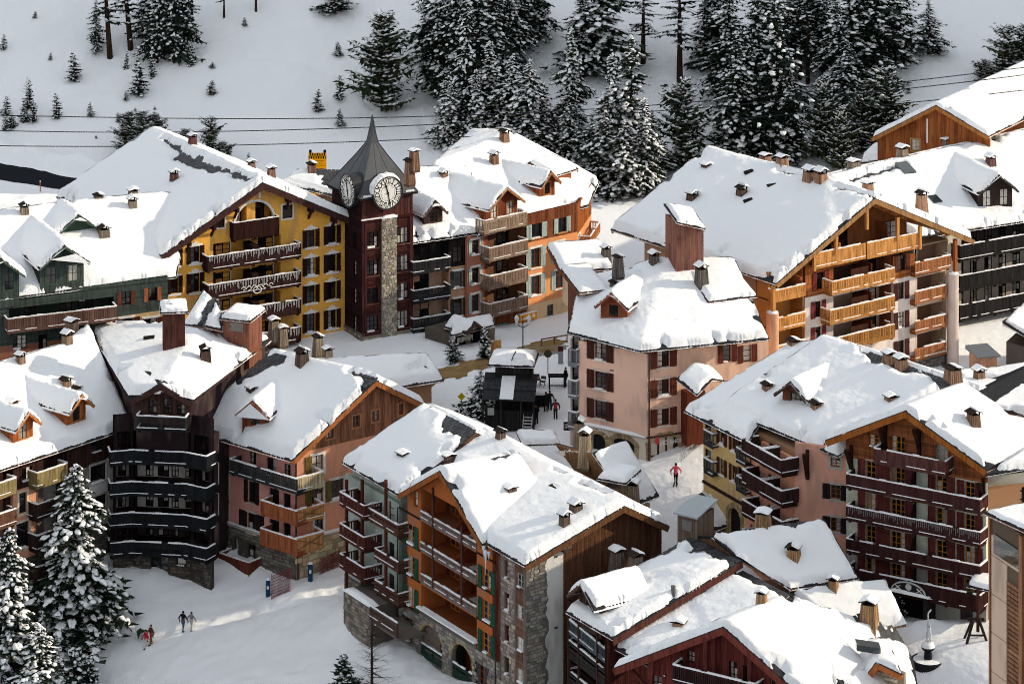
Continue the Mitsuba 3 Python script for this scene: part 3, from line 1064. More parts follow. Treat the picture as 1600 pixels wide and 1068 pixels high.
def flat(p):
    return np.array([p[0], p[1], 0.0])


def ang(f):
    return math.atan2(f.u[1], f.u[0])


# ---------------------------------------------------------------- yellow gabled apartment house
Yh = thing('yellow_apartment_house', 'yellow gabled apartment house with dark shutters and white window crowns left of the clock tower', 'apartment building')
f = Fc(Yh, 256, 421, 541, 378, 255.8)
ANG[Yh] = ang(f)
YEL, WOODD = lin('edb050'), lin('33211f')
A, K, B, d, t = gable(Yh, f, (252, 398), (411, 284), (556, 343), backpx=238, o=.9, T=.75, col=lin('4a3330'), board=.5, drift=.14,
                      bare_=[('l', .06, .05, .45, .09, .42), ('l', .3, .1, .62, .12, .75), ('l', .55, .1, .85, .05, .35)])
zb = f.Z(256, 566)
f.wall(gpoly(f, A, K, B, zb), YEL)
core(Yh, [f.w(0, 0, 0), f.w(f.len, 0, 0), f.w(f.len, 22, 0), f.w(0, 22, 0)], zb, A[2] - .6, YEL, inset=1.75)
wk = dict(shutpx=.5, crown=WHITE, shut=WOODD, nx=2, nz=3, curt=.2)
for x0, x1, ys in ((505.5, 532, ((354, 381), (398, 425), (441, 468), (485, 513))), (472.5, 499, ((360, 386.5), (404, 430.5), (447, 473.5), (491, 519))),
                   (291, 319, ((386, 411.5), (428, 457))), (260, 285, ((391, 416), (433, 459)))):
    for a, c in ys:
        win(f, x0, x1, a, c, at=x0, **wk)
for x0, x1, a, c in ((334.5, 351, 341, 356), (441, 457, 320, 341)):
    win(f, x0, x1, a, c, trim=WHITE, tw=.14, nx=1, nz=1, frame=WOODD, snow=0)
# the arch over the top balcony
sL, sR, zs, z0 = f.S(368), f.S(427), f.Z(368, 350), f.Z(368, 366)
arc = lambda r, n=28: [((sL + sR) / 2 + r * math.cos(a), zs + r * .97 * math.sin(a)) for a in np.linspace(0, math.pi, n)]
R_ = (sR - sL) / 2
hole = Polygon([(sR, z0)] + arc(R_) + [(sL, z0)])
f.open.append(hole)
put(Yh, 'arch', MB().prism(Polygon([(sR + .22, z0)] + arc(R_ + .22) + [(sL - .22, z0)]).difference(hole), -.07, .05, WHITE), 'plaster', f.M)
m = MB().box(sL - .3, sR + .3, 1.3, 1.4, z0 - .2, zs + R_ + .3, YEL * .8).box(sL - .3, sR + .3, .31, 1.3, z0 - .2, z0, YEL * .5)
m.box((sL + sR) / 2 - .75, (sL + sR) / 2 + .1, .05, 1.3, z0, zs + R_ * .93, YEL)
put(Yh, 'loggia', m, 'plaster', f.M)
g = f.at(1.28)
for a, c in ((.06, .3), (.58, .92)):
    winsz(g, sL + (sR - sL) * a, sL + (sR - sL) * c, z0 + .1, z0 + 2.3, cut=False, name='balcony_door', snow=0, nz=3)
# balcony bay
g = None
for i, dy in enumerate((0, 44.5, 89, 133)):
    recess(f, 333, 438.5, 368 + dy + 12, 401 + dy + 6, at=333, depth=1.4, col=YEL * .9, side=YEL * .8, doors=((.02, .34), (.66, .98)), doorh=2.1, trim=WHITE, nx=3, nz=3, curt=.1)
    s0, s1, z1, z0_ = f.S(382), f.S(401), f.Z(333, 380 + dy), f.Z(333, 405 + dy)
    put(Yh, 'partition', MB().box(s0 + .3, s1 - .3, -1.0, .9, z0_, z1 - .4, lin('2e2020')), 'wood', f.M)
    if i < 4:
        balc(f, 325, 469.5, 400.5 + dy, 420.5 + dy, o=1.25, style='solid', col=lin('3a2827'))
        q = MB()
        for a in np.arange(f.S(327, 1.3), f.S(468, 1.3), .16):
            L = rng.uniform(.15, .75)
            z1 = f.Z(325, 401 + dy, 1.3) - .02
            q.beam((a, -1.33, z1), (a + rng.uniform(-.03, .03), -1.33, z1 - L), .03, .03, lin('cfcfcf'), up=(1, 0, 0))
        put(Yh, 'icicle_lights', q, 'paint', f.M, kind='stuff')
balc(f, 365, 435.5, 347.5, 372.5, o=.75, style='solid', col=lin('35211f'))
# white scroll emblem on the second balcony
q = MB()
cx, cz = f.S(402, 1.4), f.Z(402, 447, 1.4)
for sx in (-1, 1):
    for k in range(3):
        c = cx + sx * (.25 + .55 * k)
        th = np.linspace(0, 5.2, 16)
        r = .34 * np.exp(-th * .14) * (1 - .18 * k)
        q.tube(np.stack([c + sx * r * np.cos(th), np.full(16, -1.4), cz - .1 + .05 * k + r * np.sin(th)], 1), .035, WHITE, 5)
th = np.linspace(0, 2 * np.pi, 20)
q.tube(np.stack([cx + .42 * np.cos(th), np.full(20, -1.42), cz - .25 + .3 * np.sin(th)], 1), .04, WHITE, 5)
put(Yh, 'emblem', q, 'paint', f.M)
# eave brackets
q = MB()
for x, y in ((366, 325), (330, 352), (291, 377), (447, 310), (482, 325), (518, 341)):
    P = f.pt(x, y, 0)
    s, z = f.sz(x, y)
    q.box(s - .14, s + .14, -.85, .1, z - .2, z + .2, lin('3a2523'))
    q.beam((s, .05, z - .9), (s, -.6, z - .1), .18, .18, lin('3a2523'), up=(1, 0, 0))
put(Yh, 'bracket', q, 'wood', f.M)
put(Yh, 'alarm_box', MB().box(f.S(402.5), f.S(405.5), -.25, 0, f.Z(402, 308), f.Z(402, 299), lin('d8d4cf')), 'paint', f.M)
stones(f, f.poly([(256, 545), (541, 528), (541, 575), (256, 575)]), lin('9a8f84') * .8, (-.08, .0), 'plinth')
f.done()
for px, py, h in ((272, 291, 28), (301, 229, 22),):
    chimney(Yh, px, py, h, .85, col=lin('6a4a44'))
for px, py, h, Y in ((393, 268, 20, 278), (424, 276, 18, 270)):
    chimney(Yh, px, py, h, .8, col=lin('8a6a5e'), P=W(px, py, Y), ang=.5)

# ---------------------------------------------------------------- clock tower
Tw = thing('clock_tower', 'dark timber clock tower with a grey pyramid spire and two round white clock faces', 'clock tower')
fr = Fc(Tw, 565.5, 307.5, 645, 296.5, 262.1)
yl = 286.0
fl = Fc(Tw, 519, yl, 565.5, 307.5, 1107.5 * 262.1 / (yl + 800))
MAR, PURP = lin('4f302c'), lin('352527')
zt = fr.P0[2]
zc = lambda y: fr.Z(565.5, y)
core(Tw, [fl.w(0, 0, 0), fr.w(0, 0, 0), fr.w(fr.len, 0, 0), fr.w(fr.len, 6, 0)], zc(575), zt, lin('3a2a28'))
fr.wall(sbox(0, zc(345), fr.len, zt), MAR * 1.25, 'vboards', (0, .3))
fr.wall(sbox(0, zc(525), fr.len, zc(345)), MAR, 'hboards', (0.02, .3))
fr.wall(sbox(-.12, zc(575), fr.len + .1, zc(525)), lin('a89c8c'), 'stones', (-.1, .3), 'stone_base')
fl.wall(sbox(0, zc(520), fl.len, zt), PURP * .9, 'hboards', (0, .3))
fl.wall(sbox(0, zc(575), fl.len + .1, zc(520)), lin('8f857a'), 'stones', (-.1, .3), 'stone_base')
for k in range(5):
    dy = 43.4 * k - (43.4 if k == 0 else 43.4)
    y = 363 + 43.6 * k
    if k < 4:
        win(fr, 573, 591, y, y + 24, at=573, nx=3, nz=3, sill=MAR * 1.3, curt=.2, frame=lin('2a1818'), snow=.4)
        win(fr, 621, 638.5, y - 8, y + 17, at=621, nx=3, nz=2, sill=MAR * 1.3, curt=.75, frame=lin('2a1818'), snow=.4)
        win(fl, 552, 556.5, y - 2, y + 22, at=552, nx=1, nz=3, curt=.6, snow=0)
        q = MB()
        for zz in (y + 26, y + 38):
            q.box(0, fr.len, -.08, .02, zc(zz + 2), zc(zz), lin('3d2223'))
        put(Tw, 'moulding', q, 'wood', fr.M)
q = MB()
for s in (0.0, fr.len - .22, fr.S(571) - .1, fr.S(641) - .1):
    q.box(s, s + .2, -.1, .0, zc(525), zc(345), lin('4a2a2b'))
q.box(-.1, fr.len + .1, -.14, .02, zc(347), zc(343.5), lin('3d2223'))
put(Tw, 'corner_post', q, 'wood', fr.M)
put(Tw, 'snow', MB().box(-.1, fr.S(620), -.2, 0, zc(343.5), zc(342), SNOWC).box(0, fr.S(580), -.3, 0, zt, zt + .18, SNOWC).box(fr.S(632), fr.len, -.3, 0, zt, zt + .15, SNOWC), 'snow', fr.M)
# rubble pilaster
stones(fr, sbox(fr.S(595), zc(530), fr.S(618.5), zc(344)), lin('a39a8c'), (-.22, 0), 'pilaster', size=(.3, .2))
put(Tw, 'snow', MB().add(*blob_slab(fr.S(594), fr.S(619.5), -.3, .05, zc(344), .25).get()), 'snow', fr.M, smooth=True)
# spire
LEAD = lin('44464a')
cen = fl.P0[:2] * .5 + fr.w(fr.len, 0, 0)[:2] * .5
E = [fr.w(-.35, -.35, 0)[:2], fr.w(fr.len + .35, -.35, 0)[:2], fr.w(fr.len + .35, fl.len + .3, 0)[:2], fl.w(-.35, -.35, 0)[:2]]
prof = [(1.0, 0), (.78, 1.0), (.56, 2.05), (.34, 3.1), (.13, 4.2), (.085, 4.9), (.0, 6.7)]
q, seams = MB(), MB()
for k in range(4):
    a, c = E[k], E[(k + 1) % 4]
    for (r0, h0), (r1, h1) in zip(prof[:-1], prof[1:]):
        n = 4 if r0 > .2 else 1
        for i in range(n):
            e0, e1 = a + (c - a) * i / n, a + (c - a) * (i + 1) / n
            P = [np.array([*(cen + (e - cen) * r), zt - .05 + h]) for e, r, h in ((e0, r0, h0), (e1, r0, h0), (e1, r1, h1), (e0, r1, h1))]
            q.add(P, [[0, 1, 2], [0, 2, 3]], vary(LEAD, .08))
    for fr_ in (0, .33, .66):
        e = a + (c - a) * fr_
        pts = [np.array([*(cen + (e - cen) * r), zt - .03 + h]) for r, h in prof]
        seams.tube(np.array(pts), .05 if fr_ == 0 else .03, LEAD * .6, 5)
put(Tw, 'spire', q, 'slate')
put(Tw, 'spire_seam', seams, 'metal')
soff = MB()
soff.hexa([[*E[k], zt - .25] for k in range(4)] + [[*E[k], zt - .06] for k in range(4)], lin('2d2325'))
put(Tw, 'eave', soff, 'wood')


def clock(f, px, py, R, hour, minute, snow):
    s, z = f.sz(px, py, .5)
    m = MB()
    th = np.linspace(0, 2 * np.pi, 41)[:-1]
    disc = lambda r: Polygon([(s + r * math.cos(a), z + r * math.sin(a)) for a in th])
    m.prism(disc(R + .12), -.42, 2.0, lin('232427'))
    m.prism(disc(R + .14).difference(disc(R)), -.55, -.4, lin('1c1c1e'))
    key = put(Tw, 'clock', m, 'slate', f.M)
    put(key, 'dial', MB().prism(disc(R), -.5, -.41, lin('e9e6e0')), 'paint', f.M)
    q = MB()
    for r in (R * .5, R * .98):
        q.prism(disc(r + .015).difference(disc(r - .015)), -.515, -.5, lin('2a2a2c'))
    for i, rom in enumerate(('XII', 'I', 'II', 'III', 'IIII', 'V', 'VI', 'VII', 'VIII', 'IX', 'X', 'XI')):
        a = math.pi / 2 - i * math.pi / 6
        tm = meshkit.text_mesh(rom, R * .33, .02, True)
        v = np.array(tm.vertices)
        w0 = v[:, 0].max() + v[:, 0].min()
        sx = min(1.0, R * .42 / (v[:, 0].max() - v[:, 0].min()))
        x, y = (v[:, 0] - w0 / 2) * sx, v[:, 1] - R * .165
        ca, sa = math.cos(a - math.pi / 2), math.sin(a - math.pi / 2)
        q.add(np.stack([s + R * .76 * math.cos(a) + x * ca - y * sa, -.5 - v[:, 2], z + R * .76 * math.sin(a) + x * sa + y * ca], 1), np.array(tm.faces), lin('202022'))
    put(key, 'numerals', q, 'paint', f.M)
    h = MB()
    for a, L, w in ((math.pi / 2 - (hour + minute / 60) * math.pi / 6, R * .62, .1), (math.pi / 2 - minute * math.pi / 30, R * .9, .075)):
        c, n = np.array([math.cos(a), math.sin(a)]), np.array([-math.sin(a), math.cos(a)])
        pts = [-c * .3 + n * w * .5, -c * .3 - n * w * .5, c * L * .6 - n * w * .6, c * L * .72 - n * w * 1.3, c * L, c * L * .72 + n * w * 1.3, c * L * .6 + n * w * .6]
        h.prism(Polygon([(s + p[0], z + p[1]) for p in pts]), -.56, -.53, lin('121213'))
    h.prism(disc(.12), -.57, -.53, lin('121213'))
    put(key, 'hands', h, 'metal', f.M)
    if snow:
        pts, fc, n = [], [], 26
        th = np.linspace(math.radians(40), math.radians(178), n)
        for i, a in enumerate(th):
            tk = .34 * math.sin(math.pi * (i + .6) / n) ** .5 * rng.uniform(.8, 1.2)
            for dd, rr in ((-.6, R + .1), (-.62, R + .1 + tk * .8), (-.2, R + .12 + tk), (.5, R + .1)):
                pts.append((s + rr * math.cos(a), dd, z + rr * math.sin(a)))
        for i in range(n - 1):
            for k in range(3):
                a0, a1 = i * 4 + k, i * 4 + 4 + k
                fc += [[a0, a1, a1 + 1], [a0, a1 + 1, a0 + 1]]
        put(key, 'snow', MB().add(pts, fc, SNOWC), 'snow', f.M, smooth=True)


clock(fr, 606, 300.5, 1.42, 11, 28, True)
clock(fl, 543, 296.5, 1.42, 11, 28, False)
fr.done(); fl.done()
Sg = thing('tower_sign_board', 'grey board reading les Arcs on the stone foot of the clock tower', 'sign')
g = object.__new__(Fc); g.__dict__.update(fr.__dict__); g.b = Sg
s0, s1, z1, z0 = fr.S(576), fr.S(638), fr.Z(576, 539), fr.Z(576, 553)
put(Sg, 'board', MB().box(s0, s1, -.28, -.15, z0, z1, lin('4a4d50')), 'wood', fr.M)
text_on(fr, 'lesArcs', s0 + .35, z0 + .3, .42, lin('e6e6e6'), d=-.29, key=Sg)
put(Sg, 'snow', blob_slab(s0, s1, -.32, -.1, z1, .16).add(*blob_slab(s0 + 2.0, s1 - .3, -.34, -.2, z0 + .2, .14).get()), 'snow', fr.M, smooth=True)

# ---------------------------------------------------------------- dark timber house right of the tower
Cb = thing('dark_balcony_house', 'dark timber house with black balconies just right of the clock tower', 'apartment building')
f = Fc(Cb, 645, 409, 730, 396.5, 265.5)
ANG[Cb] = ang(f)
zz = lambda y: f.Z(645, y)
PEACH, TANW = lin('cfa688'), lin('c79a72')
BLK = lin('2c2b2c')
f.wall(sbox(0, zz(425), f.len, zz(372)), lin('2f2a2a'), 'vboards')
f.wall(sbox(0, zz(518), f.len, zz(425)), lin('c49a78'))
f.wall(sbox(-.05, zz(575), f.len, zz(518)), lin('7d746b'), 'stones', (-.06, .3), 'stone_base')
for k in range(4):
    y = 383 + 44.4 * k - (8 if k == 0 else 0)
    if k < 3 or True:
        recess(f, 647, 701, y + (0 if k else 8), 427 + 44.4 * (k - 0) - 1 if k < 3 else 427 + 44.4 * 3 - 60, at=645, depth=1.4, col=BLK if k == 0 else lin('cdac94'), side=BLK if k == 0 else lin('b9967c'),
               doors=((.12, .62),), nx=2, nz=3, curt=.15) if k < 3 else None
    if k < 3:
        balc(f, 645.5, 703.5, 409 + 44.4 * k, 426 + 44.4 * k, o=1.2, style='slat', col=lin('343436'), gap=.7)
for a, c in ((424, 449), (467, 493)):
    win(f, 703.5, 728, a - 0, c, at=703.5, shutpx=.45, shut=lin('37423d'), lintel=WHITE, sill=WHITE, nx=1, nz=2, curt=.1)
win(f, 708, 724, 385, 410, at=708, nx=2, nz=3)
win(f, 650, 668, 535, 556, at=650, nx=3, nz=3, curt=.8)
f.done()
rc = RP(640, 379, 757, 361, 264.6, .42)
Cq = [rc.p(640, 379), rc.p(757, 361), rc.p(735, 262), rc.p(640, 262)]
roof(Cb, [Cq], T=.55, col=lin('2b2422'), boards_=False)
core(Cb, [f.w(0, 0, 0), f.w(f.len, 0, 0), f.w(f.len, 14, 0), f.w(0, 14, 0)], zz(560), zz(383), BLK, inset=1.75)
dormer(Cb, rc, 677, 357, 2.0, 1.35, .95, col=lin('4a3a35'), wood=lin('5a4640'), over=.5, T=.45)
for px, py, h in ((630, 300, 30),):
    pass

# ---------------------------------------------------------------- orange house
Db = thing('orange_apartment_house', 'orange apartment house with pale blue shutters and grey wooden balconies facing the square', 'apartment building')
f = Fc(Db, 730, 437, 902, 396, 267.7)
ANG[Db] = ang(f)
ORA, CREAM, REDW = lin('e39a66'), lin('e3c298'), lin('7a4030')
zl = lambda x, y: f.Z(x, y)
sA = f.S(757)
f.wall(f.poly([(730, 366), (757, 360), (757, 530), (730, 537)]), lin('b0705c'))
f.wall(f.poly([(757, 350), (902, 316), (902, 361), (824, 378), (824, 500), (757, 516)]), lin('7c4a33'), 'vboards')
f.wall(f.poly([(824, 378), (902, 361), (902, 456), (824, 477), (824, 490)]), ORA)
f.wall(f.poly([(824, 477), (902, 456), (902, 505), (824, 522)]), CREAM)
f.wall(f.poly([(757, 500), (824, 485), (824, 545), (757, 560)]), lin('b87850'))
f.wall(f.poly([(824, 521), (902, 504), (902, 550), (824, 560)]), lin('cfc0a8'), 'stones', (-.06, .3), 'stone_base')
for k, y in enumerate((387, 431, 474.5)):
    recess(f, 762, 823.5, y - 24, y + 14, at=757, depth=1.6, col=lin('6a4a3c'), side=lin('8a5a44'), doors=((.5, .8),), doorh=2.1, curt=0)
    balc(f, 764.5, 824, y, y + 19, at=764, o=1.3, style='cut', col=lin('8d7768'), pitch=.19, gap=.62)
AZ = lin('a9b9b4')
for x0, x1, ys in ((821.5, 852, ((390, 420), (433, 463))), (861, 888, ((380, 410), (424, 452)))):
    for a, c in ys:
        win(f, x0, x1, a, c, at=x0, shutpx=.5, shut=AZ, lintel=WHITE, sill=WHITE, nx=2, nz=3, frame=lin('6a3a22'), curt=.2)
for x0, x1, a, c in ((822, 854, 352, 374), (865, 891, 342, 364)):
    win(f, x0, x1, a, c, at=x0, shutpx=.5, shut=AZ, sill=lin('c08a5a'), nx=2, nz=2, frame=lin('2a2a2a'), curt=.2)
for a, c in ((419, 444), (461, 489), (376, 398)):
    win(f, 732, 753, a, c, at=732, shutpx=.45, shut=AZ, lintel=WHITE, sill=WHITE, nx=1, nz=2, curt=.1)
win(f, 855, 865, 476, 513, at=855, nx=1, nz=3, trim=None, curt=.3)
win(f, 811, 830, 499, 541, at=811, nx=2, nz=2, trim=None, curt=0, frame=lin('1a1a1a'), name='shop_door')
f.done()
f2 = Fc(Db, 902, 396, 924, 362, f.t(902))
z = lambda y: f2.Z(902, y)
f2.wall(sbox(0, z(560), f2.len, z(366)), ORA)
f2.wall(sbox(0, z(366), f2.len, z(318)), lin('9a5a35'), 'vboards')
for k in range(3):
    balcsz(f2, 1.5, f2.len - 1, z(374 + 46 * k + 14), z(360 + 46 * k + 14), o=1.0, style='slat', col=lin('b07850'))
    winsz(f2, .4, 1.3, z(392 + 44 * k), z(368 + 44 * k), trim=WHITE, nx=1)
f2.done()
rd = RP(757, 365, 919, 320, 268.5, .42)
ap, lr = rd.p(797, 207), rd.p(672, 262)
e0, e1 = rd.p(748, 368), rd.p(919, 320)
e2 = Wz(937, 281, e1[2])
bk = np.array([ap[0] - 4, ap[1] + 14, e1[2] + 2])
roof(Db, [[lr, e0, e1, ap], [e1, e2, ap], [lr, ap, bk]], T=.6, col=lin('5a3a28'), drift=.25, boards_=False)
core(Db, [f.w(0, 0, 0), f.w(f.len, 0, 0), f2.w(f2.len, 0, 0), f2.w(f2.len, 6, 0) + [-8, 4, 0], f.w(0, 14, 0)], f.Z(824, 560), e0[2] - .6, lin('c98a5e'), inset=1.8)
dormer(Db, rd, 784, 347, 4.4, 1.5, 1.5, col=lin('7a4430'), wood=lin('9a6a48'), over=.7, T=.5, n=2, side=lin('8a4a30'))
balc(f, 757, 823, 344, 363, at=757, o=1.2, style='cut', col=lin('9a8370'), pitch=.19, gap=.62)
dormer(Db, rd, 855, 313, 2.2, 1.5, 1.0, col=lin('8a4a30'), wood=lin('a06a45'), over=.55)
# dormer on the hip, seen from its side
r1 = RP(868, 274, 903, 263, rd.p(885, 292)[1] - .6, .3)
A, B = r1.p(866, 274), r1.p(904, 262)
bk_ = r1.inn * 3.2 + np.array([0, 0, .9])
roof(Db, [[A, B, B + bk_, A + bk_]], T=.4, name='dormer_roof', col=lin('8a5a40'))
core(Db, [A + (B - A) * .25 + r1.inn * .3, B - (B - A) * .2 + r1.inn * .3, B - (B - A) * .2 + bk_, A + (B - A) * .25 + bk_], A[2] - 2.6, A[2] + .1, lin('8f4f36'), .01, name='dormer_wall')
for px, py, h, w in ((772, 262, 28, .9), (693, 286, 22, .85), (788, 226, 26, .95), (640, 268, 22, .8), (647, 246, 14, .8)):
    try:
        chimney(Db, px, py, h, w, col=lin('8a6a58'))
    except ValueError:
        chimney(Db, px, py, h, w, col=lin('7d7058'), P=W(px, py, 279), ang=.5)
# roofs seen behind the tower and the yellow house
Bk = thing('house_behind_tower', 'snow covered roof with bare slates just left behind the clock tower', 'house')
P = [Wz(440, 285, 12.0), Wz(552, 312, 11.2), Wz(562, 268, 12.9), Wz(466, 262, 13.0)]
roof(Bk, [P], T=.45, bare=[(P[2] * .55 + P[3] * .45, P[1] * .65 + P[2] * .35, 1.6)], col=lin('4a3a32'), boards_=False)
core(Bk, P, -1, min(p[2] for p in P) - .5, lin('5a4438'), .5)
chimney(Bk, 487, 268, 16, .9, col=lin('8a6a5e'), P=W(487, 269, 283), ang=.4)

# ---------------------------------------------------------------- green timber house, left
Eb = thing('green_timber_house', 'dark green timber house with snow laden dormers at the left edge below the yellow house', 'apartment building')
f = Fc(Eb, -40, 511, 262, 475, 246.0)
ANG[Eb] = ang(f)
GRN = lin('47504c')
z = lambda x, y: f.Z(x, y)
zev = f.Z(262, 436)
f.wall(f.poly([(-40, 470), (262, 430), (262, 482), (182, 494), (182, 520), (-40, 545)]), GRN, 'hboards')
f.wall(f.poly([(182, 494), (262, 482), (262, 560), (182, 565)]), lin('c9a878'))
f.wall(f.poly([(-40, 545), (182, 520), (182, 640), (-40, 640)]), lin('8a5a48'))
re_ = RP(-60, 473, 276, 431, 245.2, .40)
roof(Eb, [[re_.p(-60, 473), re_.p(276, 431), re_.p(300, 298), re_.p(-60, 338)]], T=.7, col=lin('2f3a33'), boards_=False)
recess(f, 14, 178, 481, 509, at=14, depth=1.5, col=lin('2f3832'), side=lin('2f3832'), doors=((.18, .3), (.52, .64), (.7, .84)), doorh=2.1, curt=.3)
balc(f, 12, 182, 497.4, 517.5, at=12, o=1.2, style='slat', col=lin('6a4f46'), gap=.8, pitch=.2)
for x0, x1, a, c, col in ((225, 252, 450, 470, lin('b06a48')), (183, 211, 456, 476, lin('6a3d30'))):
    win(f, x0, x1, a, c, at=x0, shutpx=.45, shut=col, nx=2, nz=2, curt=.2)
for x0, x1 in ((188, 208), (225, 246)):
    win(f, x0, x1, 497, 515, at=x0, lintel=WHITE, shut=lin('5a2f28'), nx=2)
win(f, 20, 42, 524, 545, at=20, nx=3, curt=.6); win(f, 60, 74, 522, 545, at=60, nx=2)
f.done()
core(Eb, [f.w(0, 0, 0), f.w(f.len, 0, 0), f.w(f.len, 12, 0), f.w(0, 12, 0)], f.Z(0, 640), zev, GRN, inset=1.8)
dormer(Eb, re_, 97, 452, 3.9, 2.1, 1.5, col=GRN, wood=lin('47554a'), n=2, over=.8, T=.6, side=lin('35403a'), wh=1.7)
dormer(Eb, re_, 120, 371, 4.0, .25, 1.5, col=lin('3f5044'), wood=lin('3f5044'), n=0, over=.6, T=.55)
dormer(Eb, re_, -2, 466, 3.6, 1.8, 1.4, col=GRN, wood=lin('47554a'), n=2, over=.8, T=.6)
for px, py, h, w in ((38, 343, 28, .9), (162, 377, 27, 1.2), (207, 333, 28, .9), (154, 316, 15, 1.0), (208, 308, 15, 1.0)):
    chimney(Eb, px, py, h, w, col=lin('8a7c70'))

# ---------------------------------------------------------------- peach house with the ski shop
Lb = thing('peach_corner_house', 'pale peach corner house with brown shutters and a ski shop on its ground floor', 'house')
fl = Fc(Lb, 891, 572, 1011, 597, 1397 * 234.6 / 1372)
fr = Fc(Lb, 1011, 597, 1201, 570, 234.6)
ANG[Lb] = ang(fr)
PCH, PCH2 = lin('e6bda8'), lin('ecc3aa')
BRS = lin('4a2f2a')
zc = lambda y: fr.Z(1011, y)
zb, zs = zc(745), zc(683)
ztop = zc(552)
fl.wall(sbox(fl.S(905), zs, fl.len, ztop), PCH)
fl.wall(sbox(0, zb, fl.S(905), ztop), lin('b9a79c'))
fl.wall(sbox(fl.S(905), zb, fl.len, zs), lin('d8cbb8'))
fr.wall(sbox(0, zs, fr.len, ztop), PCH2)
fr.wall(sbox(0, zb, fr.len, zs), lin('dccdb4'))
core(Lb, [fl.w(0, 0, 0), fr.w(0, 0, 0), fr.w(fr.len, 0, 0), fr.w(fr.len, 9, 0), fl.w(0, 9, 0)], zb, ztop - .4, PCH)
for a, c in ((529.5, 557), (575, 602), (620, 648)):
    win(fl, 917.5, 959, a, c, at=917.5, shutpx=.55, shut=BRS, lintel=lin('c9b5a8'), sill=lin('d8d0c8'), nx=2, nz=3, frame=lin('4a2424'), curt=.1)
for a, c in ((548, 575), (594, 620), (640, 666)):
    win(fr, 1016, 1057, a, c, at=1016, shutpx=.52, shut=lin('6a3a30'), lintel=lin('d0bcae'), sill=lin('d8d0c8'), nx=2, nz=3, frame=lin('4a2424'), curt=.4)
for x in (1121, 1152.5):
    win(fr, x, x + 30, 540, 566, at=x, shutpx=.55, shut=lin('6a3a30'), nx=1, nz=3, frame=lin('5a3028'), curt=.5)
# French windows with iron rails on the narrow bay at the far left
for y in (541, 590, 639):
    win(fl, 893, 904, y - 22, y + 24, at=893, nx=1, nz=3, curt=0, d=.2, snow=0)
    balcsz(fl, fl.S(892), fl.S(904.5), fl.Z(892, y + 25), fl.Z(892, y), o=.35, style='metal', col=lin('7c8086'), brackets=False)
# arches of the ground floor
STN = lin('a08c6c')


def arch(f, s0, s1, z0, z1, spring, vous, front, n=11):
    """A round-headed opening with a ring of wedge stones."""
    cx, R = (s0 + s1) / 2, (s1 - s0) / 2
    rise = z1 - spring
    th = np.linspace(0, math.pi, 19)
    hole = Polygon([(s1, z0)] + [(cx + R * math.cos(a), spring + rise * math.sin(a)) for a in th] + [(s0, z0)])
    f.open.append(hole)
    e = np.linspace(0, math.pi, n + 1)
    for a, b in zip(e[:-1], e[1:]):
        a, b = a + .02, b - .02
        k = rng.uniform(.32, .46)
        q = Polygon([(cx + R * math.cos(a), spring + rise * math.sin(a)), (cx + (R + k) * math.cos(a), spring + (rise + k) * math.sin(a)), (cx + (R + k) * math.cos(b), spring + (rise + k) * math.sin(b)),
                     (cx + R * math.cos(b), spring + rise * math.sin(b))])
        put(f.b, 'arch_stone', MB().prism(q, -.07 - rng.uniform(0, .03), .1, vary(STN, .2)), 'stone', f.M)
    for side in (s0 - .36, s1):
        z = z0
        while z < spring:
            h = rng.uniform(.22, .36)
            put(f.b, 'arch_stone', MB().box(side + rng.uniform(-.05, .05), side + .36, -.07, .1, z, min(z + h - .02, spring), vary(STN, .2)), 'stone', f.M)
            z += h
    return hole


s0, s1 = fr.S(1016), fr.S(1061)
z0 = fr.Z(1016, 727)
hole = arch(fr, s0, s1, z0, fr.Z(1038, 681), fr.Z(1016, 694), STN, True)
m = MB()
m.prism(hole, .22, .3, lin('3a2320'))
for i in range(4):
    a = s0 + (s1 - s0) * i / 3.6
    m.box(a, a + .12, .1, .22, z0, fr.Z(1030, 690), lin('4a2a24'))
    m.box(s0, s1, .14, .22, z0, z0 + .75, lin('5a2c26'))
key = put(Lb, 'shop_front', m, 'wood', fr.M)
for i in range(3):
    a = s0 + (s1 - s0) * i / 3.6 + .14
    put(key, 'pane', MB().box(a, a + (s1 - s0) / 3.6 - .16, .16, .2, z0 + .8, z0 + 2.1, lin('c9c2b4')), 'glass', fr.M)
text_on(fr, 'SKI SHOP', fr.S(1029.5), fr.Z(1038, 692.5), .33, WHITE, d=-.1, key=Lb, name='shop_lettering')
put(Lb, 'shop_emblem', MB().prism(fr.poly([(1024, 683), (1026.5, 680), (1029, 683.5), (1029, 692), (1024, 692.5)]), -.12, -.02, lin('c8474a')), 'paint', fr.M)
hole = arch(fr, fr.S(1078), fr.S(1090), fr.Z(1078, 704), fr.Z(1084, 679), fr.Z(1078, 686), STN, True, 8)
put(Lb, 'shop_window', MB().prism(hole, .2, .3, lin('2a2220')).box(fr.S(1079), fr.S(1084), .15, .2, fr.Z(1078, 702), fr.Z(1078, 690), lin('bdb5a8')), 'paint', fr.M)
for x0, x1, top in ((925, 946, 674), (957, 992, 680)):
    hole = arch(fl, fl.S(x0), fl.S(x1), zb, fl.Z(x0, top), fl.Z(x0, top + 9), STN, True)
    put(Lb, 'shop_window', MB().prism(hole, .2, .3, lin('25262a')), 'paint', fl.M)
text_on(fl, 'SKI SHOP', fl.S(921), fl.Z(921, 668), .3, WHITE, d=-.1, key=Lb, name='shop_lettering', tilt=0)
m = MB()
m.box(fl.S(905), fl.len, -.18, .02, zs - .06, zs + .1, lin('b9aca0')); m.box(0, fr.S(1085), -.12, .02, zs - .04, zs + .08, lin('4a3430'))
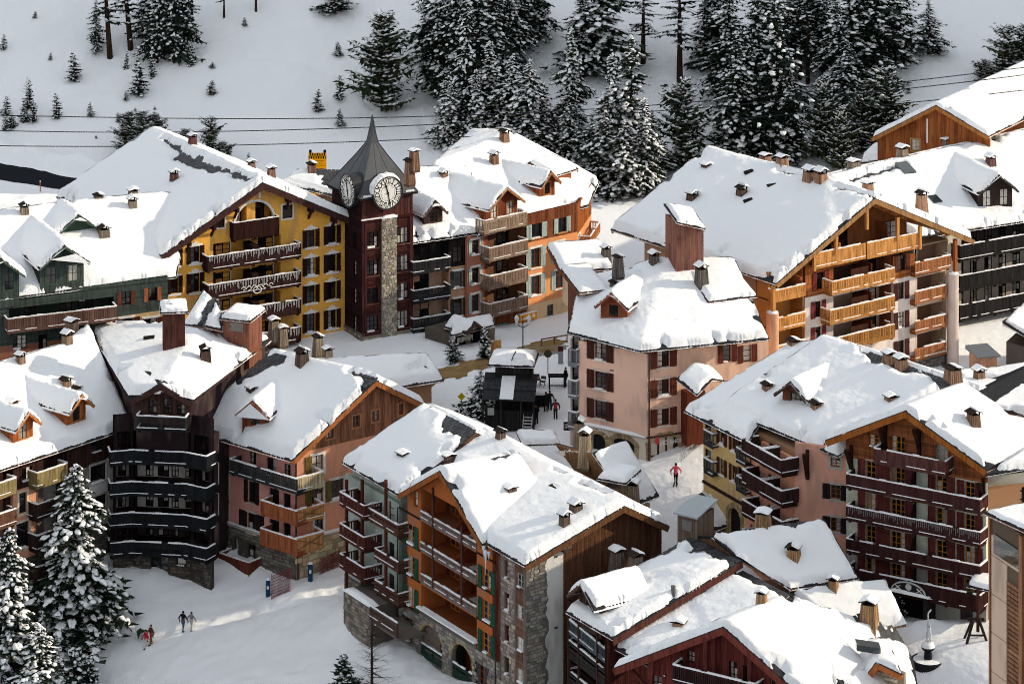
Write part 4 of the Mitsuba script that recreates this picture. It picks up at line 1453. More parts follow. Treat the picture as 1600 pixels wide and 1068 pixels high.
m.box(0, fr.S(1070), -.1, .02, fr.Z(1011, 670), fr.Z(1011, 667), lin('4a3430'))
put(Lb, 'string_course', m, 'plaster', fr.M if False else fl.M) if False else None
q = MB().box(fl.S(905), fl.len, -.18, .02, zs - .06, zs + .1, lin('b9aca0'))
put(Lb, 'string_course', q, 'plaster', fl.M)
put(Lb, 'snow', blob_slab(fl.S(905), fl.len, -.3, 0, zs + .1, .22), 'snow', fl.M, smooth=True)
q = MB().box(0, fr.S(1088), -.1, .02, zs - .04, zs + .08, lin('4a3430'))
put(Lb, 'string_course', q, 'wood', fr.M)
q = MB().tube([fr.w(.12, -.14, zb), fr.w(.12, -.14, ztop)], .07, lin('3a2a28'), 8)
put(Lb, 'downpipe', q, 'metal')
put(Lb, 'house_number', MB().box(fl.S(953), fl.S(959), -.02, .0, fl.Z(953, 578), fl.Z(953, 575.5), lin('6a6a70')), 'paint', fl.M)
fl.done(); fr.done()
rl = RP(886, 517.5, 1000, 547, 1347.5 * 233.5 / 1317.5, .40)
rr = RP(1000, 547, 1202, 527.5, 233.5, .40)
Cn = rr.p(1000, 547)
ap = meet(rl, rr, 1040)
tl = rl.p(886, 517.5)
tr = rr.p(1202, 527.5)
rt = np.array([tr[0] - 2.0, tr[1] + 9.5, rr.z(tr[0] - 2.0, tr[1] + 9.5)])
lt = rl.p(905, 437)
roof(Lb, [[tl, Cn, ap, lt], [Cn, tr, rt, ap]], T=.6, col=lin('4a332c'), drift=.2, ripple=.075, grid=.33, boards_=False)
dormer(Lb, rl, 959, 506, 2.3, 1.35, 1.0, col=lin('8a4f38'), wood=lin('8a4f38'), over=.7, T=.45, side=lin('9a5a3a'), u=np.array([.93, -.37, 0]), curt=.6)
# stepped roofs behind
for (xa, ya, xb, yb, Y, dep, wl, hh) in ((877, 424, 960, 418, 246, 4.5, 903, 5), (905, 456, 950, 451, 241.5, 4.0, 920, 3)):
    r1 = RP(xa, ya, xb, yb, Y, .25)
    A, B = r1.p(xa, ya), r1.p(xb, yb)
    bk = r1.inn * dep
    up = np.array([0, 0, .25 * dep])
    roof(Lb, [[A, B, B + bk + up, A + bk + up]], T=.55, col=lin('7a5040'), name='dormer_roof', board=.3)
    w0 = A + (B - A) * .32 + r1.inn * .5
    core(Lb, [w0, B + r1.inn * .5, B + bk, w0 + bk], A[2] - 4, A[2] + .1, lin('d8b898') if hh == 5 else lin('6a4238'), 0.01, name='dormer_wall')
# gabled dormer at the right seen from its side
r1 = RP(1107, 470, 1182, 461, rr.p(1150, 470)[1] - 1.5, .28)
A, B = r1.p(1107, 470), r1.p(1184, 461)
bk = r1.inn * 4.2 + np.array([0, 0, .28 * 4.2])
roof(Lb, [[A, B, B + bk, A + bk]], T=.45, col=lin('7a4436'), name='dormer_roof')
core(Lb, [A + (B - A) * .35 + r1.inn * .4, B - (B - A) * .22 + r1.inn * .4, B - (B - A) * .22 + bk, A + (B - A) * .35 + bk], A[2] - 3, A[2], lin('9a5a46'), 0.01, name='dormer_wall')
# boarded lift tower with a sloping snow cap
P = W(1078, 422, 243.5)
u, inn = rr.u, rr.inn
w = 46 / F * 243.5
q = MB()
zt0, zt1 = W(1050, 345, 243)[2], W(1106, 359, 243)[2]
cor = [P - u * w / 2, P + u * w / 2, P + u * w / 2 + inn * 2.6, P - u * w / 2 + inn * 2.6]
n = 14
for s_ in range(4):
    a, b = cor[s_], cor[(s_ + 1) % 4]
    za, zb_ = (zt0 if s_ in (0, 3) else zt1), (zt1 if s_ in (0, 1) else zt0)
    for i in range(n):
        e0, e1 = i / n + .005, (i + 1) / n - .005
        p0, p1 = a + (b - a) * e0, a + (b - a) * e1
        z0_, z1_ = za + (zb_ - za) * e0, za + (zb_ - za) * e1
        m_ = (cor[0] + cor[2]) / 2
        o = [(m_ - p0) * .06, (m_ - p1) * .06]
        low = np.array([0, 0, P[2] - 3])
        q.hexa([flat(p0) + low, flat(p1) + low, flat(p1 + o[1]) + low, flat(p0 + o[0]) + low, flat(p0) + [0, 0, z0_], flat(p1) + [0, 0, z1_], flat(p1 + o[1]) + [0, 0, z1_], flat(p0 + o[0]) + [0, 0, z0_]], vary(lin('8f6356'), .1))
key = put(Lb, 'lift_tower', q, 'wood')
roof(key, [[flat(cor[0] - u * .05 - inn * .3) + [0, 0, zt0], flat(cor[1] + u * .05 - inn * .3) + [0, 0, zt1], flat(cor[2] + u * .15) + [0, 0, zt1 + .9], flat(cor[3] - u * .15) + [0, 0, zt0 + .9]]], T=.4, sub=True, col=lin('7a463a'), boards_=False, edgeR=.3)
for px, py, h, w, Y in ((947, 406, 25, .85, 244), (966, 412, 15, .85, 243), (1022, 417, 26, .9, 242), (960, 453, 17, .8, 240), (1048, 402, 27, .8, 241), (1096, 447, 38, 1.1, 238.5)):
    chimney(Lb, px, py, h, w, col=lin('6a625c'), P=W(px, py, Y), ang=.45)
# porch roof on its right front
Po = RP(1057, 583, 1130, 608, 232.8, .5)
K0, K1 = W(1083, 567, 234.5), W(1113, 590, 231.8)
A0, A1 = W(1057, 590, 233), W(1089, 616, 230.3)
B0, B1 = W(1112, 573, 236), W(1132, 593, 233)
roof(Lb, [[A0, A1, K1, K0], [K1, B1, B0, K0]], T=.35, col=lin('5a3428'), name='porch_roof', boards_=False)
put(Lb, 'porch_wall', MB().box(fr.S(1064), fr.S(1092), -1.1, 0, fr.Z(1064, 690), fr.Z(1064, 607), lin('6a3a2c')), 'wood', fr.M)
Sg = thing('hanging_shop_sign', 'small black shop sign with white script hanging at the corner of the peach house', 'sign')
g = W(889, 664, 239)
q = MB().box(g[0] - .45, g[0] + .42, g[1], g[1] + .12, g[2] - .38, g[2] + .38, lin('1c1c1f'))
put(Sg, 'board', q, 'paint')
tm = meshkit.text_mesh('1.Dudlier', .3, .02, True)
v = np.array(tm.vertices)
k = .74 / v[:, 0].max()
put(Sg, 'lettering', MB().add(np.stack([g[0] - .38 + v[:, 0] * k, g[1] - .02 - v[:, 2], g[2] - .16 + v[:, 1] + .05 * v[:, 0]], 1), np.array(tm.faces), WHITE), 'paint')
put(Sg, 'snow', blob_slab(g[0] - .45, g[0] + .42, g[1] - .05, g[1] + .25, g[2] + .38, .14), 'snow', smooth=True)
put(Sg, 'bracket', MB().beam(g + [.4, .1, .3], g + [1.2, .6, .3], .05, .05, lin('202020')), 'metal')

# ---------------------------------------------------------------- timber chalet with the long wooden balconies
Mb = thing('timber_balcony_chalet', 'large gabled chalet of orange timber with tiers of wooden balconies and white walls', 'apartment building')
f = Fc(Mb, 1186, 460, 1500, 390, 244.5)
ANG[Mb] = ang(f)
TIM, RAIL, WHW = lin('a0623a'), lin('c08850'), lin('d8cdc6')
A, K, B, d, t = gable(Mb, f, (1212.6, 442), (1367, 308), (1523, 373), backpx=1105, o=1.1, T=.8, col=lin('9a7450'), board=.4, drift=.18, bare_=[('l', .02, .02, .2, .03, .2), ('l', .4, .02, .52, .03, .25)])
z = lambda x, y: f.Z(x, y)
zb = z(1186, 600)
S = f.S
f.wall(gpoly(f, A, K, B, -60, S(1258), S(1430), drop=.3).difference(f.poly([(1258, 464), (1295, 456), (1396, 436), (1430, 428), (1430, 900), (1258, 900)])), TIM, 'hboards')
f.wall(f.poly([(1258, 464), (1295, 456), (1396, 436), (1430, 428), (1430, 590), (1258, 640)]), WHW)
f.wall(f.poly([(1216, 490), (1258, 480), (1258, 640), (1216, 640)]), lin('cf9a5a'))
f.wall(f.poly([(1430, 432), (1478, 420), (1478, 590), (1430, 600)]), lin('d0b8a4'))
f.wall(f.poly([(1428, 560), (1478, 548), (1478, 620), (1428, 630)]), lin('7a736c'), 'stones', (-.08, .0), 'stone_base')
DK = lin('33231f')
# peak loggia
recess(f, 1276, 1440, 350, 418, at=1272, depth=1.8, col=lin('7a4a30'), side=TIM, doors=((.12, .3), (.34, .44), (.68, .82)), doorh=1.9, curt=.1) if False else None
hole = gpoly(f, A, K, B, -60, S(1274), S(1438), drop=.75).intersection(f.poly([(1270, 300), (1440, 262), (1440, 393), (1270, 419)]))
f.open.append(hole)
m = MB().prism(hole.buffer(.1), 1.8, 1.9, lin('8a5434'))
put(Mb, 'loggia', m, 'wood', f.M)
m = MB().box(S(1302), S(1302) + .15, .31, 1.8, z(1302, 412), z(1302, 366), lin('2b2422')).box(S(1390), S(1390) + .12, .31, 1.8, z(1390, 400), z(1390, 350), lin('8a5434'))
put(Mb, 'partition', m, 'wood', f.M)
g = f.at(1.78)
for x0, x1, yt, yb in ((1310, 1322, 375, 405), (1330, 1346, 352, 398), (1404, 1422, 352, 380)):
    winsz(g, S(x0), S(x1), z(x0, yb), z(x0, yt), cut=False, name='balcony_door', snow=0, nz=3, frame=lin('4a2a1a'))
for x0, x1, y0, y1 in ((1273, 1306, 395, 417), (1307, 1352, 388, 410), (1355, 1400, 378.5, 401), (1402, 1437, 369, 391)):
    balc(f, x0, x1, y0, y1, at=x0, o=.75, style='solid', col=RAIL, floor=True, brackets=False, left=False, right=False)
q = MB()
for x, y0, y1 in ((1272, 423, 392), (1306, 416, 366), (1354, 406, 327), (1402, 396, 344), (1437, 387, 358)):
    s = S(x, .8)
    q.box(s - .14, s + .14, -.95, -.7, f.Z(x, y1 + 30, .8), f.Z(x, y1 - 6, .8), RAIL * .95)
for x, y in ((1240, 424), (1300, 371), (1420, 334), (1470, 355)):
    s, zz_ = f.sz(x, y)
    q.box(s - .1, s + .1, -1.0, .1, zz_ - .5, zz_ - .2, TIM)
put(Mb, 'post', q, 'wood', f.M)
# middle tiers
for i, (yt, yb) in enumerate(((439, 457), (484, 503.5), (529, 548))):
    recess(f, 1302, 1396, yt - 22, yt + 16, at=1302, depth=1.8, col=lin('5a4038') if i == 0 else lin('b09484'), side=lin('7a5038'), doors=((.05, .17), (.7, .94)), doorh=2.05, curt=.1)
    s0 = S(1354)
    put(Mb, 'partition', MB().box(s0, s0 + .1, -.6, 1.8, f.Z(1302, yb - 4), f.Z(1302, yt - 19), lin('6a3a28')).box(S(1324), S(1352), -.45, -.38, f.Z(1302, yb - 4), f.Z(1302, yt - 16), lin('4a2f26')), 'wood', f.M)
    balc(f, 1300 - 3 * (i > 0), 1397.5, yt, yb, o=1.2, style='slat', col=RAIL * (1 - .18 * i), gap=.72, pitch=.2)
# left tiers
q = MB()
for yt, yb in ((453, 469), (497, 515), (541, 558)):
    recess(f, 1206, 1257, yt - 25, yt + 13, at=1206, depth=1.8, col=lin('c98f50') if yt > 460 else lin('6a4a30'), side=lin('b07a44'), doors=((.05, .35),), doorh=2.0, curt=.2)
    balc(f, 1209.5, 1257.6, yt, yb, o=.7, style='slat', col=RAIL * 1.05, gap=.72, pitch=.2, left=True, right=False)
s = S(1207, .7)
q.box(s - .16, s + .16, -.95, -.62, f.Z(1207, 486, .7), f.Z(1207, 445, .7), RAIL)
s = S(1491, .7)
q.box(s - .15, s + .15, -.95, -.65, f.Z(1491, 430, .7), f.Z(1491, 372, .7), lin('9a5a38'))
put(Mb, 'post', q, 'wood', f.M)
for x, y0, c in ((1207, 487, lin('cfa080')), (1488.5, 426, lin('d2c0b6'))):
    P = f.pt(x, y0, .7)
    m = MB().lathe([(.0, -24), (.54, -24), (.54, -.05), (.48, 0), (0, .02)], c, P, 28)
    key = put(Mb, 'column', m, 'plaster', smooth=True)
    put(key, 'snow', MB().lathe([(.5, -.02), (.5, .08), (.3, .16), (0, .18)], SNOWC, P, 16), 'snow', smooth=True)
# right tiers
for i, (yt, yb) in enumerate(((409.5, 427), (455, 472), (501, 517), (544, 560))):
    recess(f, 1433, 1484 if i == 0 else 1477, yt - 22, yt + 13, at=1430, depth=1.8, col=lin('8a6a58'), side=lin('c0a890'), doors=((.05, .4),), doorh=2.0, curt=.4, trim=WHITE)
    balc(f, 1430, 1485 if i == 0 else 1477.5, yt, yb, o=.7, style='slat', col=lin('a06a48'), gap=.75, pitch=.2, left=False)
RS = lin('7a3a3a')
for x0, x1, ys, sc in ((1266.5, 1290, ((472, 497), (512, 537)), RS), (1396, 1420, ((443, 469), (489, 513.5), (533.5, 558)), lin('4a2c2a'))):
    for a, c in ys:
        win(f, x0, x1, a, c, at=x0, shutpx=.55, shut=sc, nx=2, nz=3, curt=.3)
win(f, 1398, 1421, 400, 424, at=1398, shutpx=.5, shut=lin('5a3a30'), nx=2, nz=3)
win(f, 1269, 1294, 427, 453, at=1269, shutpx=.5, shut=lin('7a3a34'), nx=2, nz=3, curt=.4)
f.done()
core(Mb, [f.w(0, 0, 0), f.w(f.len, 0, 0), f.w(f.len, 20, 0), f.w(0, 20, 0)], zb, A[2] - .5, lin('b08a70'), inset=2.1)
for px, py, h, w in ((1104, 270, 17, 1.0), (1082, 322, 26, 1.1), (1159, 313, 25, 1.0)):
    chimney(Mb, px, py, h, w, col=lin('6a5448'))
for px, py in ((1170, 279), (1206, 300), (1169, 324)):
    P = hit(Mb, px, py)
    put(Mb, 'roof_vent', MB().beam(P + [-.4, 0, .5], P + [.4, .1, .72], .5, .35, lin('2e2a28')), 'wood')
for px, py, h, w, Y in ((1266, 292, 34, 1.3, 264), (1283, 295, 34, 1.1, 264), (1356, 296, 14, 1.0, 262), (1440, 324, 28, 1.0, 263)):
    chimney(Mb, px, py, h, w, col=lin('a5826c'), P=W(px, py, Y), ang=.6)
chimney(Mb, 1196, 253, 18, 1.1, col=lin('a5826c'), P=W(1196, 256, 278), ang=.6); chimney(Mb, 1222, 262, 22, 1.1, col=lin('a5826c'), P=W(1222, 264, 276), ang=.6)

# ---------------------------------------------------------------- long house with black balconies at the right edge
Nb = thing('black_balcony_house', 'long house with black balconies and dormers at the right edge behind the timber chalet', 'apartment building')
f = Fc(Nb, 1480, 384, 1660, 352, 269)
ANG[Nb] = ang(f)
z = lambda y: f.Z(1500, y)
f.wall(sbox(0, z(540), f.len, z(358)), lin('c9beb0'))
f.wall(sbox(0, z(640), f.len, z(540)), lin('6a655f'), 'stones', (-.06, .3), 'stone_base')
for i, yt in enumerate((383, 430, 476, 518)):
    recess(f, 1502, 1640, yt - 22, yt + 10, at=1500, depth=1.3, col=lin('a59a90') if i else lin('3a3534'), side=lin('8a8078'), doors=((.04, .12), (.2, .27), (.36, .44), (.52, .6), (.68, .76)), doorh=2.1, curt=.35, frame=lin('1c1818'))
    balc(f, 1500, 1640, yt, yt + 22, at=1500, o=1.2, style='solid', col=lin('2b2929'))
f.done()
rn = RP(1430, 371, 1660, 335, 267.3, .42)
rP = [rn.p(1430, 371), rn.p(1660, 335), rn.p(1660, 192), rn.p(1285, 278)]
bare = [(rn.p(1330, 284), rn.p(1410, 263), .35)]
roof(Nb, [rP], T=.7, col=lin('2e2826'), boards_=False, drift=.25, bare=bare)
top = rP[3], rP[2]
bk = rn.inn * 8 - [0, 0, 3.2]
roof(Nb, [[top[0] + [0, 0, -.05], top[1] + [0, 0, -.05], top[1] + bk, top[0] + bk]], T=.6, name='rear_roof', col=lin('2e2826'), boards_=False)
core(Nb, [f.w(0, 0, 0), f.w(f.len, 0, 0), f.w(f.len, 16, 0), f.w(0, 16, 0)], z(640), rP[0][2] - .4, lin('a59a90'), inset=1.65)
dormer(Nb, rn, 1555, 331, 3.6, 1.9, 1.4, col=lin('3a3130'), wood=lin('3a3130'), n=2, over=.8, T=.65, side=lin('2e2828'), curt=1.0, u=np.array([.95, .31, 0]))
for px, py, h, w in ((1548, 264, 24, 1.0),):
    chimney(Nb, px, py, h, w, col=lin('6a4f4a'))
P = rn.p(1415, 272)
put(Nb, 'roof_window', MB().hexa([P + rn.u * sx * .7 + (rn.inn + [0, 0, .42]) * sy + [0, 0, hh] for hh in (.3, .75) for sx, sy in ((-1, -.8), (1, -.8), (1, .8), (-1, .8))], lin('4a5254')), 'glass')
P = rn.p(1461, 322)
put(Nb, 'roof_window', MB().hexa([P + rn.u * sx * .5 + (rn.inn + [0, 0, .42]) * sy + [0, 0, hh] for hh in (.3, .8) for sx, sy in ((-1, -.5), (1, -.5), (1, .5), (-1, .5))], lin('3a3c3e')), 'glass')
for px, py, h, w, Y in ((1410, 246, 20, 1.1, 284), (1478, 228, 14, 1.0, 286), (1497, 224, 18, 1.1, 287), (1334, 262, 14, 1.2, 285)):
    chimney(Nb, px, py, h, w, col=lin('9a8a7c'), P=W(px, py, Y), ang=.6)
Q = [W(1566, 500, 256), W(1640, 545, 252), W(1640, 470, 262), W(1600, 480, 262)]
roof(Nb, [Q], T=.45, name='porch_roof', col=lin('3a302c'), boards_=False)
core(Nb, Q, -6, min(q_[2] for q_ in Q) - .5, lin('5a5450'), .3, name='porch_wall')
# drifted gable roofs behind its ridge
for pts in (((1345, 252, 293), (1402, 246, 288), (1393, 232, 294), (1363, 225, 296)), ((1440, 236, 296), (1512, 218, 290), (1502, 198, 296), (1487, 189, 299))):
    Q = [W(*p) for p in pts]
    roof(Nb, [Q], T=.8, name='rear_gable_roof', col=lin('4a3a30'), boards_=False)
    core(Nb, Q, 0, min(q_[2] for q_ in Q) - .4, lin('8a6248'), .3, name='rear_wall')

# ---------------------------------------------------------------- barn high on the right
Ob = thing('brown_plank_barn', 'brown plank barn with a wide snow roof at the top right above the other roofs', 'barn')
f = Fc(Ob, 1362, 232, 1500, 246, 289)
ANG[Ob] = ang(f)
A, K, B = (f.pt(*p, .9) for p in ((1361, 214), (1462, 163), (1545, 212)))
d = Wz(1640, 83, K[2]) - K
d[2] = 0
t = np.linalg.norm(d); d /= t
roof(Ob, [[A, K, K + d * t, A + d * t], [K, B, B + d * t, K + d * t]], T=.55, col=lin('a8703f'), board=.35, drift=.1)
f.wall(gpoly(f, A, K, B, f.Z(1362, 300), .6, f.len + 3, drop=.35), lin('9a5a34'), 'vboards', name='wall!')
put(Ob, 'snow_streak', MB().box(f.S(1448), f.S(1450), -.08, .02, f.Z(1448, 222), f.Z(1448, 184), SNOWC), 'snow', f.M)
q = MB()
for x, y in ((1398, 198), (1440, 180)):
    s, z_ = f.sz(x, y)
    q.box(s - .15, s + .15, -.9, .1, z_ - .15, z_ + .15, lin('9a6a40'))
put(Ob, 'bracket', q, 'wood', f.M)
winsz(f, f.S(1424), f.S(1437), f.Z(1424, 234), f.Z(1424, 216), frame=lin('b08a5a'), trim=lin('a88050'), nx=2, nz=3, curt=.8, snow=0)
f.done()
core(Ob, [f.w(.6, 0, 0), f.w(f.len + 3, 0, 0), f.w(f.len + 3, 0, 0) + d * t * .9, f.w(.6, 0, 0) + d * t * .9], -2, A[2] - .3, lin('7a4a30'), .4)

# ---------------------------------------------------------------- corner house at the left edge
Fb = thing('left_corner_house', 'snow roofed house with orange wood dormers and peach and white walls at the left edge', 'apartment building')
f = Fc(Fb, -20, 752, 178, 687, 225.4)
ANG[Fb] = ang(f)
z = lambda x, y: f.Z(x, y)
DKB = lin('3d2a27')
f.wall(f.poly([(-20, 735), (178, 670), (178, 711), (139, 723), (139, 728), (56, 755), (-20, 778)]), DKB, 'vboards')
f.wall(f.poly([(-20, 778), (56, 755), (56, 865), (-20, 890)]), lin('d79a7c'))
f.wall(f.poly([(56, 755), (139, 728), (139, 960), (56, 980)]), lin('6a5a54'))
f.wall(f.poly([(106, 738), (182, 711), (182, 812), (106, 836)]), lin('d3cfcb'))
f.wall(f.poly([(-20, 890), (56, 865), (56, 840), (182, 812), (182, 940), (-20, 1000)]), lin('6b625b'), 'stones', (-.06, .3), 'stone_base')
win(f, 29.5, 41.5, 770, 802, at=29.5, trim=lin('d8c6b0'), tw=.2, nx=1, nz=1, curt=0)
win(f, 25, 45, 818, 858, at=25, trim=lin('d8c6b0'), tw=.2, nx=1, nz=1, curt=0)
for a in (727, 776):
    win(f, 141, 166, a + 1, a + 29, at=141, trim=lin('b9b0a4'), tw=.14, nx=2, nz=1, curt=0)
win(f, 143, 162, 688, 707, at=143, nx=2, nz=2, curt=.4); win(f, 34, 50, 731, 752, at=34, nx=2, nz=2)
for k in range(4):
    y = 724 + 49 * k
    recess(f, 68, 104, y - 22 + 7, y + 26, at=68, depth=1.3, col=lin('b9b2aa') if k else DKB, side=DKB, doors=((.1, .4),), curt=.1)
    balc(f, 58, 105, y + 14, y + 36, at=58, o=1.1, style='solid', col=lin('8a7a54') if k == 0 else lin('3a2c29'))
for k in range(3):
    y = 757 + 48.5 * k
    recess(f, -20, 20, y - 20, y + 22, at=-20, depth=1.2, col=lin('9a6a54'), side=DKB, doors=((.3, .6),), curt=.1)
    balc(f, -20, 25, y + 3, y + 24, at=-20, o=1.1, style='solid', col=lin('8f7f5a') if k == 0 else lin('6a4a3c'))
f.done()
rf = RP(-20, 740, 170, 677, 224.6, .42)
zr = z(178, 900)
fP = [rf.p(-20, 740), rf.p(168, 678), rf.p(206, 661), rf.p(139, 506), rf.p(97, 541), rf.p(-20, 576)]
roof(Fb, [fP], T=.75, col=lin('6a4a38'), boards_=False, drift=.2)
core(Fb, [f.w(0, 0, 0), f.w(f.len, 0, 0), f.w(f.len, 14, 0), f.w(0, 14, 0)], zr - 2, z(178, 690), DKB, inset=1.6)
ub = rf.inn * 6 - [0, 0, 2.6]
roof(Fb, [[fP[5] - [0, 0, .05], fP[4] - [0, 0, .05], fP[4] + ub, fP[5] + ub]], T=.5, name='rear_roof', boards_=False, bare=[(fP[5], fP[4], .12)])
OWD = lin('a05a34')
dormer(Fb, rf, 119, 669, 2.1, 1.55, .95, col=OWD, wood=lin('b5703f'), over=.7, T=.55, side=lin('9a5a38'), u=np.array([.62, .78, 0]))
dormer(Fb, rf, 36, 697, 2.1, 1.55, .95, col=OWD, wood=lin('b5703f'), over=.7, T=.55, side=lin('9a5a38'), u=np.array([.62, .78, 0]))
for px, py, h, w, P in ((32, 577, 29, .8, None), (105, 545, 30, .9, W(105, 548, 239)), (103, 611, 24, .9, None), (119, 615, 14, .8, None), (19, 637, 14, 1.0, None), (112, 513, 22, 1.1, W(112, 518, 246))):
    chimney(Fb, px, py, h, w, col=lin('8a7262'), P=P, ang=.9)

# ---------------------------------------------------------------- dark timber house with the bowed balconies
Gb = thing('dark_bowed_balcony_house', 'dark timber house with five rows of black bowed balconies under a small gable', 'apartment building')
gm = Fc(Gb, 207, 742, 299, 746, 233.6)
pr_ = gm.w(gm.len, 0, 0)
gl = Fc(Gb, 177, 744.5, 207, 742, 233.6 * (1542) / 1544.5)
gr = Fc(Gb, 299, 746, 331, 752.5, gm.t(299))
ANG[Gb] = ang(gm)
BKW = lin('33282a')
roofP = {}
TL, TR = W(137, 505, 252.5), W(424, 526, 249)
K = W(251, 599, 231.3); FL = W(201, 625, 232.2); FR = W(302, 628, 231.9)
TM = W(318, 506, 0.001 + (H - K[2]) * F / (506 - YH))
b1 = [(TM * .45 + TR * .55 + [0, 0, .0], TR * .72 + TM * .28 + (FR - TR) * .14, 1.3), (TM * .62 + TR * .38, TR * .5 + TM * .5 + (FR - TR) * .1, 1.2)]
roof(Gb, [[TL, FL, K, TM], [TM, K, FR, TR]], T=.6, col=lin('4a3430'), board=.34, bare=b1, drift=.2)
for f_, nm in ((gm, 'm'), (gl, 'l'), (gr, 'r')):
    zz = lambda y: f_.Z(gm.x0 if f_ is gm else f_.x0, y)
    top = zz(648) if f_ is not gm else zz(655)
    f_.wall(sbox(0, zz(842), f_.len, top), BKW, 'vboards')
    f_.wall(sbox(0, zz(930), f_.len, zz(842)), lin('5a524c'), 'stones', (-.06, .3), 'stone_base')
z = lambda y: gm.Z(207, y)
g2 = gm.at(-.9)
g2.open, g2.walls = [], []
s_ = lambda P: (P - g2.P0)[:2] @ g2.u[:2]
g2.wall(Polygon([(s_(FL) + .3, z(665)), (s_(FR) - .3, z(665)), (s_(FR) - .3, FR[2] - .2), (s_(K), K[2] - .3), (s_(FL) + .3, FL[2] - .2)]), lin('4a3632'), 'vboards')
for x0, x1, a, c in ((232, 245, 624, 644), (255, 268, 620, 645), (276, 289, 630, 646)):
    win(g2, x0, x1, a, c, at=x0, nx=2, nz=2, curt=.4, frame=lin('2a1f1e'), snow=0)
g2.done()
balc(g2, 214, 290, 648, 668, o=1.0, style='metal', col=lin('26262a'))
for i, y in enumerate((694, 743, 791, 836)):
    o = 1.2
    recess(gm, 208, 298, y - 24, y + 8, at=207, depth=1.4, col=lin('c9c2b8') if i in (1, 2) else lin('3a3132'), side=BKW, doors=((.15, .28), (.36, .55), (.6, .72), (.84, .97)), doorh=2.1, curt=.25, frame=lin('241c1c'))
    recess(gl, 182, 204, y - 20, y + 9, at=177, depth=1.2, col=lin('b9b2a8') if i in (1, 2) else BKW, side=BKW, doors=((.2, .8),), curt=.1)
    recess(gr, 303, 326, y - 18, y + 12, at=299, depth=1.2, col=lin('b9b2a8') if i in (1, 2) else BKW, side=BKW, doors=((.2, .7),), curt=.1)
    zt_, zb_ = z(y) , z(y + 19)
    BL = lin('25272a')
    balcsz(gm, 0, gm.len, zb_, zt_, o=o, style='slat', col=BL, gap=.6, left=False, right=False)
    balcsz(gl, -.4, gl.len + .05, zb_, zt_, o=o, style='slat', col=BL, gap=.85, right=False)
    balcsz(gr, -.05, gr.len + .3, zb_, zt_, o=o, style='slat', col=BL, gap=.85, left=False)
winsz(gm, gm.S(276), gm.S(291), z(878), z(862), frame=lin('2a2220'), curt=1.0, nx=1, nz=1)
winsz(gm, gm.S(236), gm.S(263), z(900), z(862), frame=lin('2a2220'), curt=0, nx=2, nz=1, name='entrance_door')
for f_ in (gm, gl, gr):
    f_.done()
core(Gb, [gl.w(0, 0, 0), gm.w(0, 0, 0), gm.w(gm.len, 0, 0), gr.w(gr.len, 0, 0), gr.w(gr.len, 9, 0), gl.w(0, 9, 0)], z(930), z(700), BKW, inset=1.6)
core(Gb, [FL + [0.3, .9, 0], FR + [-.3, .9, 0], TR, TL], z(700), FL[2] - .5, BKW, inset=.3)


def box_stack(b, px, py, wpx, hpx, dep, Y, col, ang_, name, win_=False, mono=True, T=.35):
    """A boarded box standing on a roof (lift head or stair head) under its own snow cap."""
    P = W(px, py, Y)
    w, h = wpx / F * Y, hpx / F * Y
    R = np.eye(4)
    R[:2, :2] = [[math.cos(ang_), -math.sin(ang_)], [math.sin(ang_), math.cos(ang_)]]
    R[:3, 3] = P
    m = MB()
    for k in range(4):
        c4 = [(-w / 2, 0), (w / 2, 0), (w / 2, dep), (-w / 2, dep)]
        a, c = np.array(c4[k]), np.array(c4[(k + 1) % 4])
        n = max(3, int(np.linalg.norm(c - a) / .18))
        for i in range(n):
            p0, p1 = a + (c - a) * (i + .03) / n, a + (c - a) * (i + .97) / n
            ctr = np.array([0, dep / 2])
            q0, q1 = p0 + (ctr - p0) * .05, p1 + (ctr - p1) * .05
            m.hexa([(*p0, -2.5), (*p1, -2.5), (*q1, -2.5), (*q0, -2.5), (*p0, h), (*p1, h), (*q1, h), (*q0, h)], vary(col, .12))
    key = put(b, name, m, 'wood', R)
    if win_:
        put(key, 'pane', MB().box(-w * .25, w * .28, -.05, .03, h * .35, h * .8, lin('4a4442')), 'glass', R)
    e = .28
    def tw(x, y, z_):
        return R[:3, :3] @ np.array([x, y, z_]) + R[:3, 3]
    if mono:
        q = [tw(-w / 2 - e, -e, h), tw(w / 2 + e, -e, h), tw(w / 2 + e, dep + e, h + .25), tw(-w / 2 - e, dep + e, h + .25)]
        roof(key, [q], T=T, sub=True, col=np.asarray(col) * .9, boards_=False, edgeR=.3)
    return key, R, h


key, R, h = box_stack(Gb, 272, 535, 34, 50, 2.0, 240, lin('5c3a32'), .15, 'chimney_block')
chimney(Gb, 266, 476, 14, .7, P=W(266, 485, 241), col=lin('8a7a6a'), ang=.2)
key, R, h = box_stack(Gb, 369, 527, 44, 30, 2.6, 244.5, lin('84584a'), -.35, 'stair_head', win_=True, T=.5)
chimney(Gb, 321, 571, 34, 1.05, col=lin('5f4b43'), ang=.25)
for px, py in ((233, 538),):
    P = hit(Gb, px, py)
    put(Gb, 'roof_vent', MB().beam(P + [-.45, 0, .55], P + [.45, 0, .62], .6, .3, lin('2e2a28')), 'wood')
